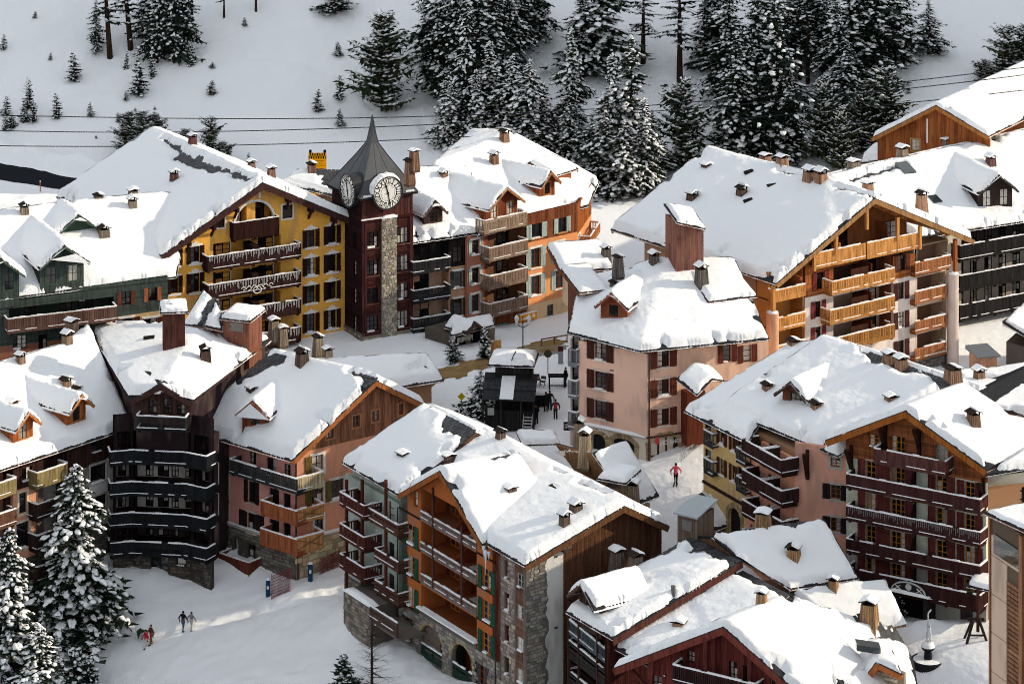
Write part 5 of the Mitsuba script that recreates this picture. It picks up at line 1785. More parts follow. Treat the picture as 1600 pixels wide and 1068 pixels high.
# snow strip roof behind (between this house and the yellow one)
Bs = thing('low_snow_roof_house', 'low house with a steep snow roof and rust ridge before the yellow house', 'house')
Q = [W(285, 506, 246.5), W(348, 515, 244), W(341, 462, 249), W(318, 460, 250)]
Q[3][2] += .6
roof(Bs, [[Q[0], W(318, 508, 245), W(334, 470, 248.4), Q[3]], [W(318, 508, 245), Q[1], Q[2], W(334, 470, 248.4)]], T=.45, col=lin('8a5030'), boards_=False, bare=[(W(312, 508, 245), W(331, 474, 248), .3)])
core(Bs, [Q[0], Q[1], Q[2] + [0, 3, 0], Q[3] + [0, 3, 0]], -5, Q[1][2] - .5, lin('7a5a4a'), .4)

# ---------------------------------------------------------------- pink house
Hb = thing('pink_stone_base_house', 'pink house with brown balconies, olive shutters and a rubble stone foot above the snowy path', 'apartment building')
fl = Fc(Hb, 326, 680, 464, 721, 1521 * 232 / 1480)
fr = Fc(Hb, 464, 721, 662, 674, 232)
ANG[Hb] = ang(fr)
PNK = lin('dd9a8e')
zc = lambda y: fr.Z(464, y)
A, K, B = fr.pt(456, 718.5, .8), fr.pt(588, 592.5, .8), fr.pt(668, 632, .8)
d = -fl.u
t = along(K, d, 422)
t2 = t
roof(Hb, [[A, K, K + d * t, A + d * t], [K, B, B + d * t, K + d * t]], T=.7, col=lin('a8683f'), board=.36, drift=.25,
     bare=[(K + d * .3 + (A - K) * .02, K + d * 2.6 + (A - K) * .03, .25), (K + d * t * .86 + (A - K) * .05, K + d * t * .98 + (A - K) * .3, .9)])
zb, zs = zc(935), zc(843)
fr.wall(gpoly(fr, A, K, B, zc(707), 0, fr.len, drop=.25), lin('9a6a50'), 'vboards')
fr.wall(sbox(0, zs, fr.len, zc(707)), lin('e6a080'))
fr.wall(sbox(-.15, zb, fr.len, zs), lin('bba888'), 'stones', (-.12, .3), 'stone_base!')
SINGLE[0] = 290
fl.wall(sbox(0, fl.Z(464, 716), fl.len, fl.Z(464, 690)), lin('5a3a32'), 'vboards')
fl.wall(sbox(0, fl.Z(464, 850), fl.len, fl.Z(464, 716)), PNK)
fl.wall(sbox(0, zb, fl.len + .15, fl.Z(464, 850)), lin('6f6860'), 'stones', (-.12, .3), 'stone_base')
put(Hb, 'string_course', MB().box(0, fl.len + .2, -.2, .02, fl.Z(464, 852), fl.Z(464, 848), lin('b5aaa0')), 'plaster', fl.M)
put(Hb, 'string_course', MB().box(-.1, fr.len, -.2, .02, zs - .08, zs + .08, lin('d8cdbf')), 'plaster', fr.M)
put(Hb, 'snow', MB().box(0, fl.len, -.22, -.02, fl.Z(464, 848), fl.Z(464, 846), SNOWC), 'snow', fl.M)
put(Hb, 'snow', MB().box(.3, fr.len, -.24, -.02, zs + .08, zs + .2, SNOWC), 'snow', fr.M)
CRM = lin('cbb9a6')
for a, c in ((735, 769), (783, 817)):
    win(fl, 338.5, 357, a, c, at=338.5, trim=CRM, tw=.2, nx=2, nz=2, curt=.2)
win(fl, 382, 405, 747, 780, at=382, shutpx=.5, shut=lin('2e2524'), lintel=CRM, sill=CRM, nx=2, nz=2)
win(fl, 374.5, 413, 794, 824, at=374.5, shutpx=.62, shut=lin('2e2524'), lintel=CRM, sill=CRM, nx=2, nz=2, curt=.5)
for x0, x1, a, c in ((342, 355, 685, 705), (390, 400, 702, 722), (417, 432, 712, 742), (444, 454, 722, 744)):
    win(fl, x0, x1, a, c, at=x0, nx=2, nz=2, curt=.3)
for x0, x1, a, c in ((421, 436, 760, 792), (443, 454, 768, 794), (421, 436, 808, 838), (443, 454, 814, 840)):
    win(fl, x0, x1, a, c, at=x0, nx=2, nz=2, curt=.1, name='balcony_door')
for x0, x1, a, c in ((340, 353, 830, 858), (388, 401, 846, 876), (341, 353, 884, 910), (386, 402, 902, 930)):
    win(fl, x0, x1, a, c, at=x0, nx=2, nz=3, curt=.6)
win(fl, 366, 374, 838, 862, at=366, nx=1, nz=1, name='shutter_door')
OLV = lin('7d6a3f')
for x0, x1, a, c in ((485, 505, 712, 740), (485, 505, 759, 787), (516, 537, 750, 780)):
    win(fr, x0 + 2, x1, a, c, at=x0, trim=WHITE, tw=.2, shut=OLV, sw=.62, nx=2, nz=2, curt=.5, open_=(1, 0), diag=True, frame=lin('6a3a2a'))
win(fr, 491, 505, 805, 838, at=491, trim=WHITE, tw=.16, nx=2, nz=2, curt=.4, name='balcony_door')
win(fr, 557, 575, 741, 768, at=557, trim=WHITE, tw=.16, shut=OLV, sw=.62, nx=2, open_=(1, 0), diag=True)
for x0, x1, a, c in ((509, 521, 664, 685), (551, 562, 649, 667), (581, 592, 641, 658), (623, 630, 630, 647)):
    win(fr, x0, x1, a, c, at=x0, trim=lin('b07a55'), tw=.13, nx=2, nz=2, curt=.3, frame=lin('8a5a40'), snow=0)
# corner balconies (long side on the left front, short return round the corner)
for x0, y0, y0b, sty, col, o in ((359.5, 716, 736, 'cut', lin('3c3c3c'), 1.3), (408, 780, 799, 'solid', lin('9a5a3c'), 1.3), (407, 823.5, 846, 'solid', lin('9a5a3c'), 1.3)):
    s0, z1, z0 = fl.S(x0, o), fl.Z(x0, y0, o), fl.Z(x0, y0b, o)
    e = fl.len + 1.25
    key = balcsz(fl, s0, e, z0, z1, o=o, style=sty, col=col, right=False, gap=.62, pitch=.2)
    c2 = lin('c08a5c') if sty == 'solid' else lin('c8b896')
    balcsz(fr, -.95, 1.7, z0, z1, o=1.25, style='solid' if sty == 'solid' else 'cut', col=c2, left=False, gap=.62, pitch=.2)
    if sty == 'solid':
        q = MB().beam((-.8, -1.32, z0 + .15), (1.6, -1.32, z1 - .15), .04, .05, c2 * .5, up=(0, 1, 0)).beam((-.8, -1.32, z1 - .15), (1.6, -1.32, z0 + .15), .04, .05, c2 * .5, up=(0, 1, 0))
        put(Hb, 'cross_brace', q, 'wood', fr.M)
balc(fl, 343, 388.5, 862.5, 884, o=1.5, style='solid', col=lin('6a3a2e'))
balc(fl, 343, 345, 862.5, 884, o=.1, style='solid', col=lin('6a3a2e'), snow=False) if False else None
q = MB()
for s in (0.0, fl.len - .1):
    q.tube([fl.w(s + .1, -.12, zb), fl.w(s + .1, -.12, fl.Z(464, 700))], .06, lin('2a2020'), 7)
put(Hb, 'downpipe', q, 'metal')
fl.done(); fr.done()
core(Hb, [fl.w(0, 0, 0), fr.w(0, 0, 0), fr.w(fr.len, 0, 0), fr.w(fr.len, 7, 0), fl.w(0, 9, 0)], zb, A[2] - .9, PNK, inset=.34)
rh = RP(310, 676, 456, 718, A[1] * 1518 / 1476, .45)
u = fl.u
P = hit(Hb, 399, 676)
dormer(Hb, P, 0, 0, 2.3, 1.4, 1.0, col=lin('8a4a34'), wood=lin('9a5638'), over=.7, T=.5, side=lin('7a5548'), u=np.array([.96, -.28, 0]), L=5.5)
for px, py, h, w in ((394, 616, 15, 1.0), (472, 576, 34, 1.1)):
    chimney(Hb, px, py, h, w, col=lin('5f524a'))
# roof behind the pink house, its low corner over the square
Rb = thing('sunlit_roof_house', 'house behind the pink one showing a bright snow roof with an open timber eave', 'house')
Q = [W(470, 560, 247), W(668, 551, 247), W(694, 592, 246), W(600, 606, 243.5), W(520, 590, 243)]
Q[0][2] = Q[1][2] = 3.3
Q[2] = Wz(694, 592, 1.6); Q[3] = Wz(600, 607, 1.5); Q[4] = Wz(500, 606, 1.5)
Q[0], Q[1] = Wz(470, 562, 3.4), Wz(668, 552, 3.2)
roof(Rb, [[Q[0], Q[4], Q[3]], [Q[0], Q[3], Q[1]], [Q[3], Q[2], Q[1]]], T=.5, col=lin('8a6a50'), boards_=False, drift=.15, bare=[(Wz(640, 574, 2.6), Wz(665, 570, 2.6), .1)])
core(Rb, [Q[0], Q[4], Q[3], Q[2], Q[1]], -8, 1.2, lin('a07a5c'), .7)
for px, py, h, Y in ((497, 541, 20, 248), (512, 560, 20, 246.5), (428, 513, 18, 250), (441, 520, 12, 250)):
    chimney(Rb, px, py, h, .9, P=W(px, py, Y), col=lin('9a8a78'), ang=.5)

# ---------------------------------------------------------------- rust house with green shutters, front centre
Ib = thing('rust_green_shutter_house', 'tall rust coloured house with green shutters, deep balconies and an arched stone foot', 'apartment building')
f = Fc(Ib, 623.5, 795, 821.5, 910, 221)
fr = Fc(Ib, 821.5, 910, 1048, 846, f.t(821.5))
fw = Fc(Ib, 540, 772, 623.5, 821, 228.5)
ANG[Ib] = ang(fr)
RST = lin('ad6236')
DRED = lin('5a2a20')
z = lambda x, y: f.Z(x, y)
S = f.S
A, K, B = f.pt(621, 770.5, .9), f.pt(686.5, 733.5, .9), f.pt(753, 849, .9)
d = -f.n
t = along(K, d, 812)
A2, K2, B2 = fr.pt(820, 882, .9), fr.pt(976, 788.5, .9), fr.pt(1046, 820, .9)
d2 = -f.u
t2 = along(K2, d2, 754)
ub = along(A2, d2, 762)
roof(Ib, [[A2, K2, K2 + d2 * t2, K2 + d2 * t2 + (A2 - K2) * .42, A2 + d2 * ub], [K2, B2, B2 + d2 * t2, K2 + d2 * t2]], T=.7, col=lin('6a4a34'), board=.4, drift=.22,
     bare=[(K2 + d2 * 2 + (A2 - K2) * .02, K2 + d2 * 5.2 + (A2 - K2) * .03, .2), (K2 + d2 * 7.5 + (A2 - K2) * .02, K2 + d2 * 8.7 + (A2 - K2) * .03, .16)])
roof(Ib, [[A, K, K + d * t, A + d * t], [K, B, B + d * t, K + d * t]], T=.6, name='front_gable_roof', col=lin('9a5c34'), board=.34, drift=.2, bare=[(K + d * t * .62, K + d * t * .97, .22)])
# left wing roof
rw = RP(534.6, 720, 623, 772, fw.t(540) - .9, .45)
wt = [rw.p(534.6, 720), rw.p(621, 771), rw.p(700, 712), rw.p(742, 673), rw.p(664, 632)]
roof(Ib, [wt], T=.6, name='wing_roof', col=lin('5a4034'), board=.3, drift=.2, bare=[(rw.p(706, 660), rw.p(738, 676), .95)])
bk = rw.inn * 5 - [0, 0, 2.4]
roof(Ib, [[wt[4] - [0, 0, .05], wt[3] - [0, 0, .05], wt[3] + bk, wt[4] + bk]], T=.5, name='wing_roof', boards_=False)
# front facade
zb = z(623.5, 1075)
f.wall(gpoly(f, A, K, B, z(623.5, 941), 0, S(775), drop=.25).intersection(f.poly([(600, 500), (800, 500), (800, 1040), (775, 1029), (623.5, 941)])), RST)
f.wall(f.poly([(775, 862), (783, 868), (783, 1034), (775, 1029)]), DRED)
f.wall(f.poly([(783, 850), (806, 862), (806, 1180), (783, 1180)]), lin('9a8d84'), 'stones', (-.04, .3), 'stone_bay')
f.wall(f.poly([(806, 862), (821.5, 872), (821.5, 1180), (806, 1180)]), lin('7a5a4c'), 'hboards')
f.wall(f.poly([(623.5, 941), (656, 958), (656, 947), (745, 999), (745, 1011), (775, 1029), (783, 1034), (783, 1200), (623.5, 1100)]), lin('8f877f'), 'stones', (-.08, .3), 'stone_base')
GRS = lin('2f5540')
for k in range(3):
    y = 811 + 48.5 * k
    win(f, 630, 654, y, y + 31, at=630, shutpx=.45, shut=GRS, nx=2, nz=3, frame=lin('c0763e'), curt=.3, snow=.9)
    win(f, 748, 774, 880 + 50 * k, 880 + 50 * k + 32, at=748, shutpx=.45, shut=GRS, nx=2, nz=3, frame=lin('c0763e'), curt=.3, snow=.9)
win(f, 626.5, 650.5, 954, 992, at=626.5, shutpx=.45, shut=lin('2a4038'), nx=2, nz=3, frame=lin('8a4a30'), snow=1)
win(f, 632, 650, 1006, 1042, at=632, shutpx=.4, shut=lin('2a4038'), nx=2, nz=3, frame=lin('8a4a30'))
win(f, 741, 770, 1029, 1064, at=741, shutpx=.45, shut=lin('2a4038'), nx=2, nz=3, frame=lin('8a4a30'), snow=1)
win(f, 637, 643, 752, 783, at=637, nx=1, nz=2, frame=lin('7a4020')) if False else win(f, 646, 653, 764, 788, at=646, nx=1, nz=2, frame=lin('8a4a24'))
for k in range(5):
    y = 872 + 50 * k
    win(f, 789, 796, y, y + 28, at=789, nx=1, nz=3, frame=lin('6a2e24'), sill=lin('b0a8a0'), snow=1)
    win(f, 808.5, 819.5, 892 + 49.5 * k, 892 + 49.5 * k + 22, at=808.5, nx=2, nz=2, frame=lin('b0a6a0'), curt=.9, d=.05, snow=.6)
# deep balcony bay
g = None
for k, (yt, yb) in enumerate(((796.5, 807), (845, 856), (894, 905))):
    y0 = yt - 33 if k else yt - 36
    recess(f, 658, 745, y0, yt + 9, at=658, depth=2.2, col=lin('5c3526'), side=RST, doors=((.1, .26), (.6, .75)), doorh=2.1, curt=.1, frame=lin('a8642f'))
    balcsz(f, S(658) + .02, S(745) - .02, z(658, yb), z(658, yt), o=.02, style='horiz', col=lin('7d706a'), left=False, right=False, off=2.0, brackets=False)
    s0 = S(706)
    q = MB()
    q.hexa([(s0, .1, z(658, yt + 9)), (s0 + .08, .1, z(658, yt + 9)), (s0 + .08, 2.1, z(658, yt + 9)), (s0, 2.1, z(658, yt + 9)), (s0, .1, z(658, yt + 2)), (s0 + .08, .1, z(658, yt + 2)), (s0 + .08, 2.1, z(658, y0 + 8)), (s0, 2.1, z(658, y0 + 8))], lin('8a4a30'))
    put(Ib, 'partition', q, 'wood', f.M)
    q = MB().box(S(722), S(738), .6, 1.2, z(658, yt + 4), z(658, yt + 3), lin('a8a8a8'))
    put(Ib, 'balcony_table', q, 'paint', f.M)
recess(f, 658, 745, 943 - 32, 953, at=658, depth=2.2, col=lin('5c3526'), side=RST, doors=((.1, .26), (.6, .75)), doorh=2.1, frame=lin('a8642f'))
q = MB()
for x in (677.5, 722.5):
    q.box(S(x) - .1, S(x) + .1, -.12, .08, z(x, 905 + (x - 658) * .6), z(x, 760 + (x - 677) * 1.3), lin('5a3a30'))
put(Ib, 'post', q, 'wood', f.M)
put(Ib, 'snow', MB().box(S(655), S(746), -.3, .25, z(656, 947), z(656, 944.5), SNOWC), 'snow', f.M)
q = MB()
for k in range(4):
    y = 840 + 48.5 * k - 48.5
    for x0, x1 in ((624, 657), (745, 775)):
        zz_ = z(625, y)
        q.box(S(x0), S(x1), -.06, .02, zz_ - .07, zz_ + .07, lin('3a2a26'))
put(Ib, 'string_course', q, 'wood', f.M)
for x0, x1, top, spr in ((658, 692, 977, 992), (707, 739, 1006, 1022)):
    zs_ = z(x0, spr)
    hole = arch(f, S(x0), S(x1), z(x0, 1130), z((x0 + x1) / 2, top), zs_, STN, True, 9)
    m = MB().prism(hole, 1.8, 1.9, lin('2a2626'))
    m.box(S(x0), S(x1), .31, 1.8, zs_ - 2.6, zs_ - 2.5, lin('3a3634'))
    put(Ib, 'loggia', m, 'plaster', f.M)
    balcsz(f, S(x0) + .02, S(x1) - .02, zs_ - 1.45, zs_ - .5, o=-.05, style='horiz', col=lin('2f4038'), left=False, right=False, floor=False)
q = MB()
for s in (.05, S(777)):
    q.tube([f.w(s, -.16, zb), f.w(s, -.16, z(623.5, 790))], .06, lin('252022'), 7)
put(Ib, 'downpipe', q, 'metal')
f.done()
# right side: stone quoin, white wall, plank gable
zr = lambda x, y: fr.Z(x, y)
g0 = gpoly(fr, A2, K2, B2, -60, 0, fr.len, drop=.3)
s1, s2 = fr.S(854), fr.S(880)
edge = [(0, -60)] + [(0, 60)]
jag = [(s1 + rng.uniform(-.18, .18), zz_) for zz_ in np.arange(-40, 10, .32)]
left = Polygon([(0, -40)] + jag + [(0, 10)])
fr.wall(g0.intersection(left), lin('8d867e'), 'stones', (-.06, .3), 'stone_quoin')
fr.wall(g0.intersection(Polygon([(s2, -40)] + jag[::-1][::-1] + [(s2, 10)]).buffer(0)), lin('d6d2cd'))
fr.wall(g0.intersection(sbox(s2, -40, 99, 60)), lin('5e4030'), 'vboards')
for y in (868, 979):
    put(Ib, 'wall_vent', MB().box(fr.S(866), fr.S(871), -.05, .02, zr(866, y + 2), zr(866, y - 1), lin('4a4a4c')), 'metal', fr.M)
fr.done()
core(Ib, [f.w(0, 0, 0), f.w(f.len, 0, 0), fr.w(fr.len, 0, 0), fr.w(fr.len, 0, 0) + d2 * t2, f.w(0, 10, 0)], zb - 6, A2[2] - .8, RST, inset=2.3)
# left wing
zw = lambda x, y: fw.Z(x, y)
Sw = fw.S
PGR = lin('a9b5aa')
fw.wall(sbox(0, zw(540, 1010), fw.len, zw(540, 738)), PGR)
fw.wall(sbox(-.1, zw(540, 1060), fw.len, zw(540, 895)), lin('857c74'), 'stones', (-.06, .0), 'stone_base')
fw.open.append(sbox(0, 0, 0, 0)) if False else None
for k, (y, yb) in enumerate(((767, 785), (816, 835), (863, 882))):
    balc(fw, 531.5, 568.5, y, yb, o=1.6, style='slat', col=lin('5a3530'), gap=.5, pitch=.22)
    win(fw, 553, 565, y - 8, y + 24, at=553, nx=1, nz=3, frame=lin('5a2a24'), name='balcony_door', curt=.2)
for k, (y, yb) in enumerate(((792, 808), (855, 868), (904, 920))):
    balc(fw, 586 if k else 576, 622, y, yb, o=1.1, style='horiz', col=lin('5c4038'))
    win(fw, 607, 616, y - 12, y + 20, at=607, nx=1, nz=3, frame=lin('5a3a34'), name='balcony_door', curt=.3)
for y in (828, 868):
    win(fw, 589, 595, y, y + 18, at=589, trim=WHITE, tw=.1, nx=1, nz=1)
q = MB()
for x in (541.5, 566, 603):
    s = fw.S(x, 1.0)
    q.box(s - .1, s + .1, -1.1, -.9, fw.Z(x, 930, 1.0), fw.Z(x, 748, 1.0), lin('5a3328'))
put(Ib, 'post', q, 'wood', fw.M)
fw.done()
core(Ib, [fw.w(.2, 0, 0), fw.w(fw.len, 0, 0), fw.w(fw.len, 4, 0), fw.w(0.2, 4, 0)], zb, wt[0][2] - .6, PGR, inset=.34)
# terrace in front of the wing
tf = fw.at(-2.6)
tf.open, tf.walls = [], []
zt_ = tf.Z(540, 921)
s0, s1 = tf.S(537), tf.S(580)
q = sbox(s0, zt_ - 3.2, s1, zt_)
stones(tf, q, lin('857b72'), (0, 2.5), 'terrace_wall')
put(Ib, 'snow', blob_slab(s0 - .1, s1 + .1, -.15, .7, zt_, .3), 'snow', tf.M, smooth=True)
balc(tf, 579, 621, 945, 962, o=0.1, style='horiz', col=lin('5a4a42'), left=False, right=False)
put(Ib, 'terrace_floor', MB().box(s0, tf.S(622), .1, 2.6, zt_ - 1.3, zt_ - 1.1, lin('6a625c')), 'plaster', tf.M)
P = fr.pt(988, 816, 0)
for px, py, h, w, P in ((870, 768, 12, .9, None), (882, 832, 36, .8, None), (900, 810, 30, 1.0, None), (868, 722, 20, .9, 0), (797, 771, 14, 1.0, None), (700, 722, 16, 1.1, None), (631, 718, 15, 1.1, None), (782, 695, 28, .8, None)):
    b = Ib
    try:
        chimney(b, px, py, h, w, col=lin('6a5850'), P=hit(Ib, px, py))
    except ValueError as e:
        print(e)
# icicle at the gable valley
q = MB()
for x, y, L in ((759, 858, 1.9), (756, 852, .9), (764, 861, .6)):
    p = f.pt(x, y, .8)
    q.lathe([(0, -L), (.06, -L * .4), (.15, 0), (0, .05)], lin('d8dfe4'), p, 8)
put(Ib, 'icicle', q, 'paint', smooth=True)

# ---------------------------------------------------------------- small sunlit roof between the rust house and the ski shop
Sb = thing('small_plaza_house', 'small low house whose bright snow roof lies between the rust house and the ski shop', 'house')
g = Wz(983, 690, 1.0)
Q = [Wz(1030, 772, -.4), Wz(985, 790, -.4), Wz(925, 705, 3.2), Wz(978, 686, 3.2)]
roof(Sb, [Q], T=.5, col=lin('8a6a50'), boards_=False)
roof(Sb, [[Q[2], Wz(985, 790, -.4), Wz(905, 740, 0.2), Wz(868, 690, 1.6)]], T=.5, name='side_roof', col=lin('8a6a50'), boards_=False, drift=.25)
core(Sb, [Q[0], Q[1], Q[2], Q[3]], -8, -1.0, lin('c0a080'), .5)
P = W(930, 755, 226.5)
key, R, h = box_stack(Sb, 957, 763, 44, 20, 2.4, 226.5, lin('8a7660'), -.5, 'stair_head', T=.0) if False else box_stack(Sb, 957, 766, 40, 18, 2.2, 222, lin('8a7660'), -.5, 'stair_head', win_=True, T=.45)
for px, py, h, w, Y in ((914, 708, 40, 1.0, 226), (988, 781, 34, 1.1, 221), (905, 680, 28, .9, 234)):
    chimney(Sb, px, py, h, w, col=lin('9a8872'), P=W(px, py, Y), ang=-.3)
Q = [Wz(806, 674, .6), Wz(868, 674, .6), Wz(876, 692, .2), Wz(816, 694, .2)]
roof(Sb, [Q], T=.5, name='lean_to_roof', col=lin('a89a8a'), boards_=False, thick=.1)

# ---------------------------------------------------------------- house with the wine red gable, front right
Jb = thing('wine_red_gable_house', 'house with a wine red plank gable, slate ridges and broken snow roofs, lower right', 'apartment building')
dI = np.array([-.545, .839, 0.0])                       # its main ridges run like the rust house's
WINE, WBRD = lin('6b3532'), lin('5a3a32')
fj = Fc(Jb, 957, 1012, 1160, 954, 199.5)
ANG[Jb] = ang(fj)
A, K = fj.pt(957, 996, .6), fj.pt(1159, 874, .6)
t = along(K, dI, 1083)
B = fj.pt(1275, 920, .6)
B[2] = min(B[2], K[2] - 2.2)
roof(Jb, [[A, K, K + dI * t, A + dI * t]], T=.6, col=WBRD, board=.45, drift=.18, bare=[(K + (A - K) * .05, K + dI * t + (A - K) * .06, .85), (K + dI * t + (A - K) * .04, K + dI * t + (A - K) * .36, .6)])
fj.wall(Polygon([((A - fj.P0)[:2] @ fj.u[:2], A[2] - .2), ((K - fj.P0)[:2] @ fj.u[:2], K[2] - .2), ((K - fj.P0)[:2] @ fj.u[:2], K[2] - 9), ((A - fj.P0)[:2] @ fj.u[:2], A[2] - 9)]), lin('4a2a26'), 'vboards')
fj.done()
# left front of this wing: posts and open balconies
fa = Fc(Jb, 884, 945, 957, 1003, (H - A[2] + 1.2) * F / (945 - YH) + .9)
fa.wall(sbox(0, fa.Z(884, 1180), fa.len, fa.Z(884, 935)), lin('4a342e'), 'vboards')
for k, y in enumerate((948, 995, 1042)):
    recess(fa, 888, 950, y - 6, y + 36, at=888, depth=1.4, col=lin('4a3a34'), side=lin('3a2a26'), doors=((.15, .3), (.6, .75)), curt=.2)
    balc(fa, 888, 953, y + 2 + 15 * (k == 0), y + 26 + 10 * (k == 0), at=888, o=1.0, style='metal' if k == 0 else 'horiz', col=lin('5a666a') if k == 0 else lin('3f3a38'))
q = MB()
for x in (889, 905, 934, 952):
    s = fa.S(x, 1.0)
    q.box(s - .09, s + .09, -1.1, -.92, fa.Z(x, 1150, 1.0), fa.Z(x, 938 + (x - 889) * .8, 1.0), lin('4a3530'))
put(Jb, 'post', q, 'wood', fa.M)
fa.done()
rj = object.__new__(RP)
N = np.cross(K - A, dI); N = N if N[2] > 0 else -N
rj.A, rj.N, rj.u, rj.inn, rj.pitch = A, N / np.linalg.norm(N), -dI, np.array([.839, .545, 0]), .5
P = rj.p(922, 958)
dormer(Jb, P + [0, 0, -.5], 0, 0, 2.7, 1.3, 1.1, col=lin('4a3a34'), wood=lin('5a463c'), over=.8, T=.55, u=np.array([.545, -.839, 0]), L=4.2, n=1)
for px, py, h, w in ((993, 888, 28, 1.0), (964, 876, 22, 1.0)):
    chimney(Jb, px, py, h, w, col=lin('6f6259'), P=rj.p(px, py))
P = rj.p(1052, 931)
put(Jb, 'roof_vent', MB().lathe([(.0, 0), (.16, 0), (.16, .75), (.2, .78), (0, .85)], lin('5a5654'), P, 10), 'metal')
key, R, h = box_stack(Jb, 1076, 838, 36, 34, 2.6, rj.p(1070, 838)[1], lin('766558'), -.75, 'stair_head', win_=True, T=.0) if False else box_stack(Jb, 1074, 840, 36, 36, 2.4, rj.p(1074, 840)[1], lin('766558'), -.6, 'stair_head', win_=True, mono=False)
w_ = 36 / F * 202
q = MB().hexa([(-w_ / 2 - .2, -.3, h), (w_ / 2 + .2, -.3, h), (w_ / 2 + .2, 2.7, h + .5), (-w_ / 2 - .2, 2.7, h + .5), (-w_ / 2 - .2, -.3, h + .12), (w_ / 2 + .2, -.3, h + .12), (w_ / 2 + .2, 2.7, h + .62), (-w_ / 2 - .2, 2.7, h + .62)], lin('9aa0a2'))
put(key, 'cap', q, 'metal', R)
# second, lower wing behind the red gable
dz = np.array([0, 0, -1.25])
K1 = Wz(1161, 890, K[2] - 1.0)
rk = object.__new__(RP)
rk.A, rk.N, rk.u, rk.inn, rk.pitch = K1, rj.N, rj.u, rj.inn, .5
W2 = [K1, rk.p(1233, 927), rk.p(1150, 985), rk.p(1040, 1052), rk.p(960, 1010), rk.p(985, 985)]
roof(Jb, [W2], T=.6, name='wing_roof', col=WBRD, boards_=False, drift=.2, bare=[(rk.p(1168, 897), rk.p(1231, 929), .8)])
# roofs that face right, into the sun
U0, U1 = Wz(1112, 836, K[2] + .9), Wz(1288, 809, K[2] + 1.3)
U2, U3 = Wz(1342, 901, K[2] - 2.0), Wz(1236, 918, K[2] - 1.7)
roof(Jb, [[U0, U1, U2], [U0, U2, U3], [K + dI * t, U0, U3, K]], T=.5, name='right_roof', col=lin('7a5a44'), boards_=False, drift=.2, bare=[(U0 * .35 + U1 * .65, U0 * .2 + U1 * .8, .22)])
V0, V1 = Wz(1232, 921, K[2] - 2.0), Wz(1384, 902, K[2] - 1.9)
V2, V3 = Wz(1416, 973, K[2] - 4.2), Wz(1300, 992, K[2] - 4.2)
roof(Jb, [[V0, V1, V2, V3]], T=.5, name='right_roof', col=lin('9a7a50'), boards_=False, drift=.2, bare=[(V0, V0 * .55 + V1 * .45, .2)])
core(Jb, [V0, V1, V2, V3], -14, V2[2] - .4, lin('a07a5a'), .5)
core(Jb, [U0, U1, U2, U3], -14, U2[2] - .5, lin('8a6a54'), .5)
# the red gable itself
f3 = Fc(Jb, 985, 1040, 1237, 1102, 196.5)
A3, K3, B3 = f3.pt(957, 1042, .9), f3.pt(1129.5, 977, .9), f3.pt(1262, 1094, .9)
d3 = Wz(1234, 931, K3[2]) - K3
t3 = np.linalg.norm(d3); d3 /= t3
roof(Jb, [[A3, K3, K3 + d3 * t3, A3 + d3 * t3 * .55], [K3, B3, B3 + d3 * t3, K3 + d3 * t3]], T=.55, name='red_gable_roof', col=lin('7a4038'), board=.42, drift=.2)
E0, E1 = K3 + d3 * t3, Wz(1396, 980, K3[2] - 2.6)
E2, E3 = Wz(1427, 1027, K3[2] - 4.2), B3 + d3 * 3
roof(Jb, [[E0, E1, E2], [E0, E2, E3]], T=.5, name='right_roof', col=lin('9a7a50'), boards_=False, drift=.25, melt=.9, bare=[(E0 * .35 + E1 * .65 + [0, 0, 0], E1 * .5 + E2 * .5, .3), (E1 * .7 + E2 * .3, E0 * .3 + E2 * .7, .25)])
roof(Jb, [[E0 + [0, 0, -.2], E3, E3 + [4, -8, -4], E2 + [0, -6, -2.5], E2]], T=.5, name='right_roof', boards_=False, col=lin('9a7a50'), bare=[(E2 + [-3, -2, 0], E2 + [-5, -4, 0], .5)])
f3.wall(gpoly(f3, A3, K3, B3, -30, f3.S(1012), f3.len + .5, drop=.3), WINE, 'vboards', name='wall!')
S3, z3 = f3.S, f3.Z
win(f3, 1074, 1085, 1014, 1032, at=1074, nx=2, nz=2, curt=.9, frame=lin('4a2220'), snow=0)
win(f3, 1139, 1152, 1030, 1062, at=1139, nx=2, nz=3, curt=.5, frame=lin('4a2220'), name='balcony_door', snow=0)
win(f3, 1161, 1170, 1037, 1066, at=1161, nx=1, nz=1, curt=0, frame=lin('4a2220'), name='balcony_door', snow=0)
win(f3, 1203, 1220, 1058, 1078, at=1203, nx=2, nz=2, curt=.7, frame=lin('8a5a30'), snow=0)
win(f3, 1019, 1034, 1052, 1075, at=1019, nx=2, nz=2, curt=.6, frame=lin('4a2220'), snow=0)
balc(f3, 1052, 1180, 1037, 1061, at=1052, o=1.2, style='slat', col=lin('3a2a2a'), gap=.55)
q = MB()
for x, y0, y1 in ((1103, 1100, 992), (1172, 1120, 1014)):
    s = S3(x, .8)
    q.box(s - .14, s + .14, -.95, -.67, z3(x, y0 + 30, .8), z3(x, y1, .8), lin('5a2f2b'))
s = S3(1014)
q.beam((s, -.3, z3(1014, 1070)), (s - 1.6, -.5, z3(1014, 1035)), .2, .22, lin('5a2f2b'), up=(0, 1, 0))
put(Jb, 'post', q, 'wood', f3.M)
f3.done()
core(Jb, [f3.w(S3(1012), 0, 0), f3.w(f3.len + .5, 0, 0), f3.w(f3.len + .5, 9, 0), f3.w(S3(1012), 9, 0)], -30, A3[2] - 1.5, WINE, .34)
core(Jb, [A + [.5, .5, 0], K, K + dI * t, A + dI * t], -25, A[2] - .9, lin('4a342e'), 2.2)
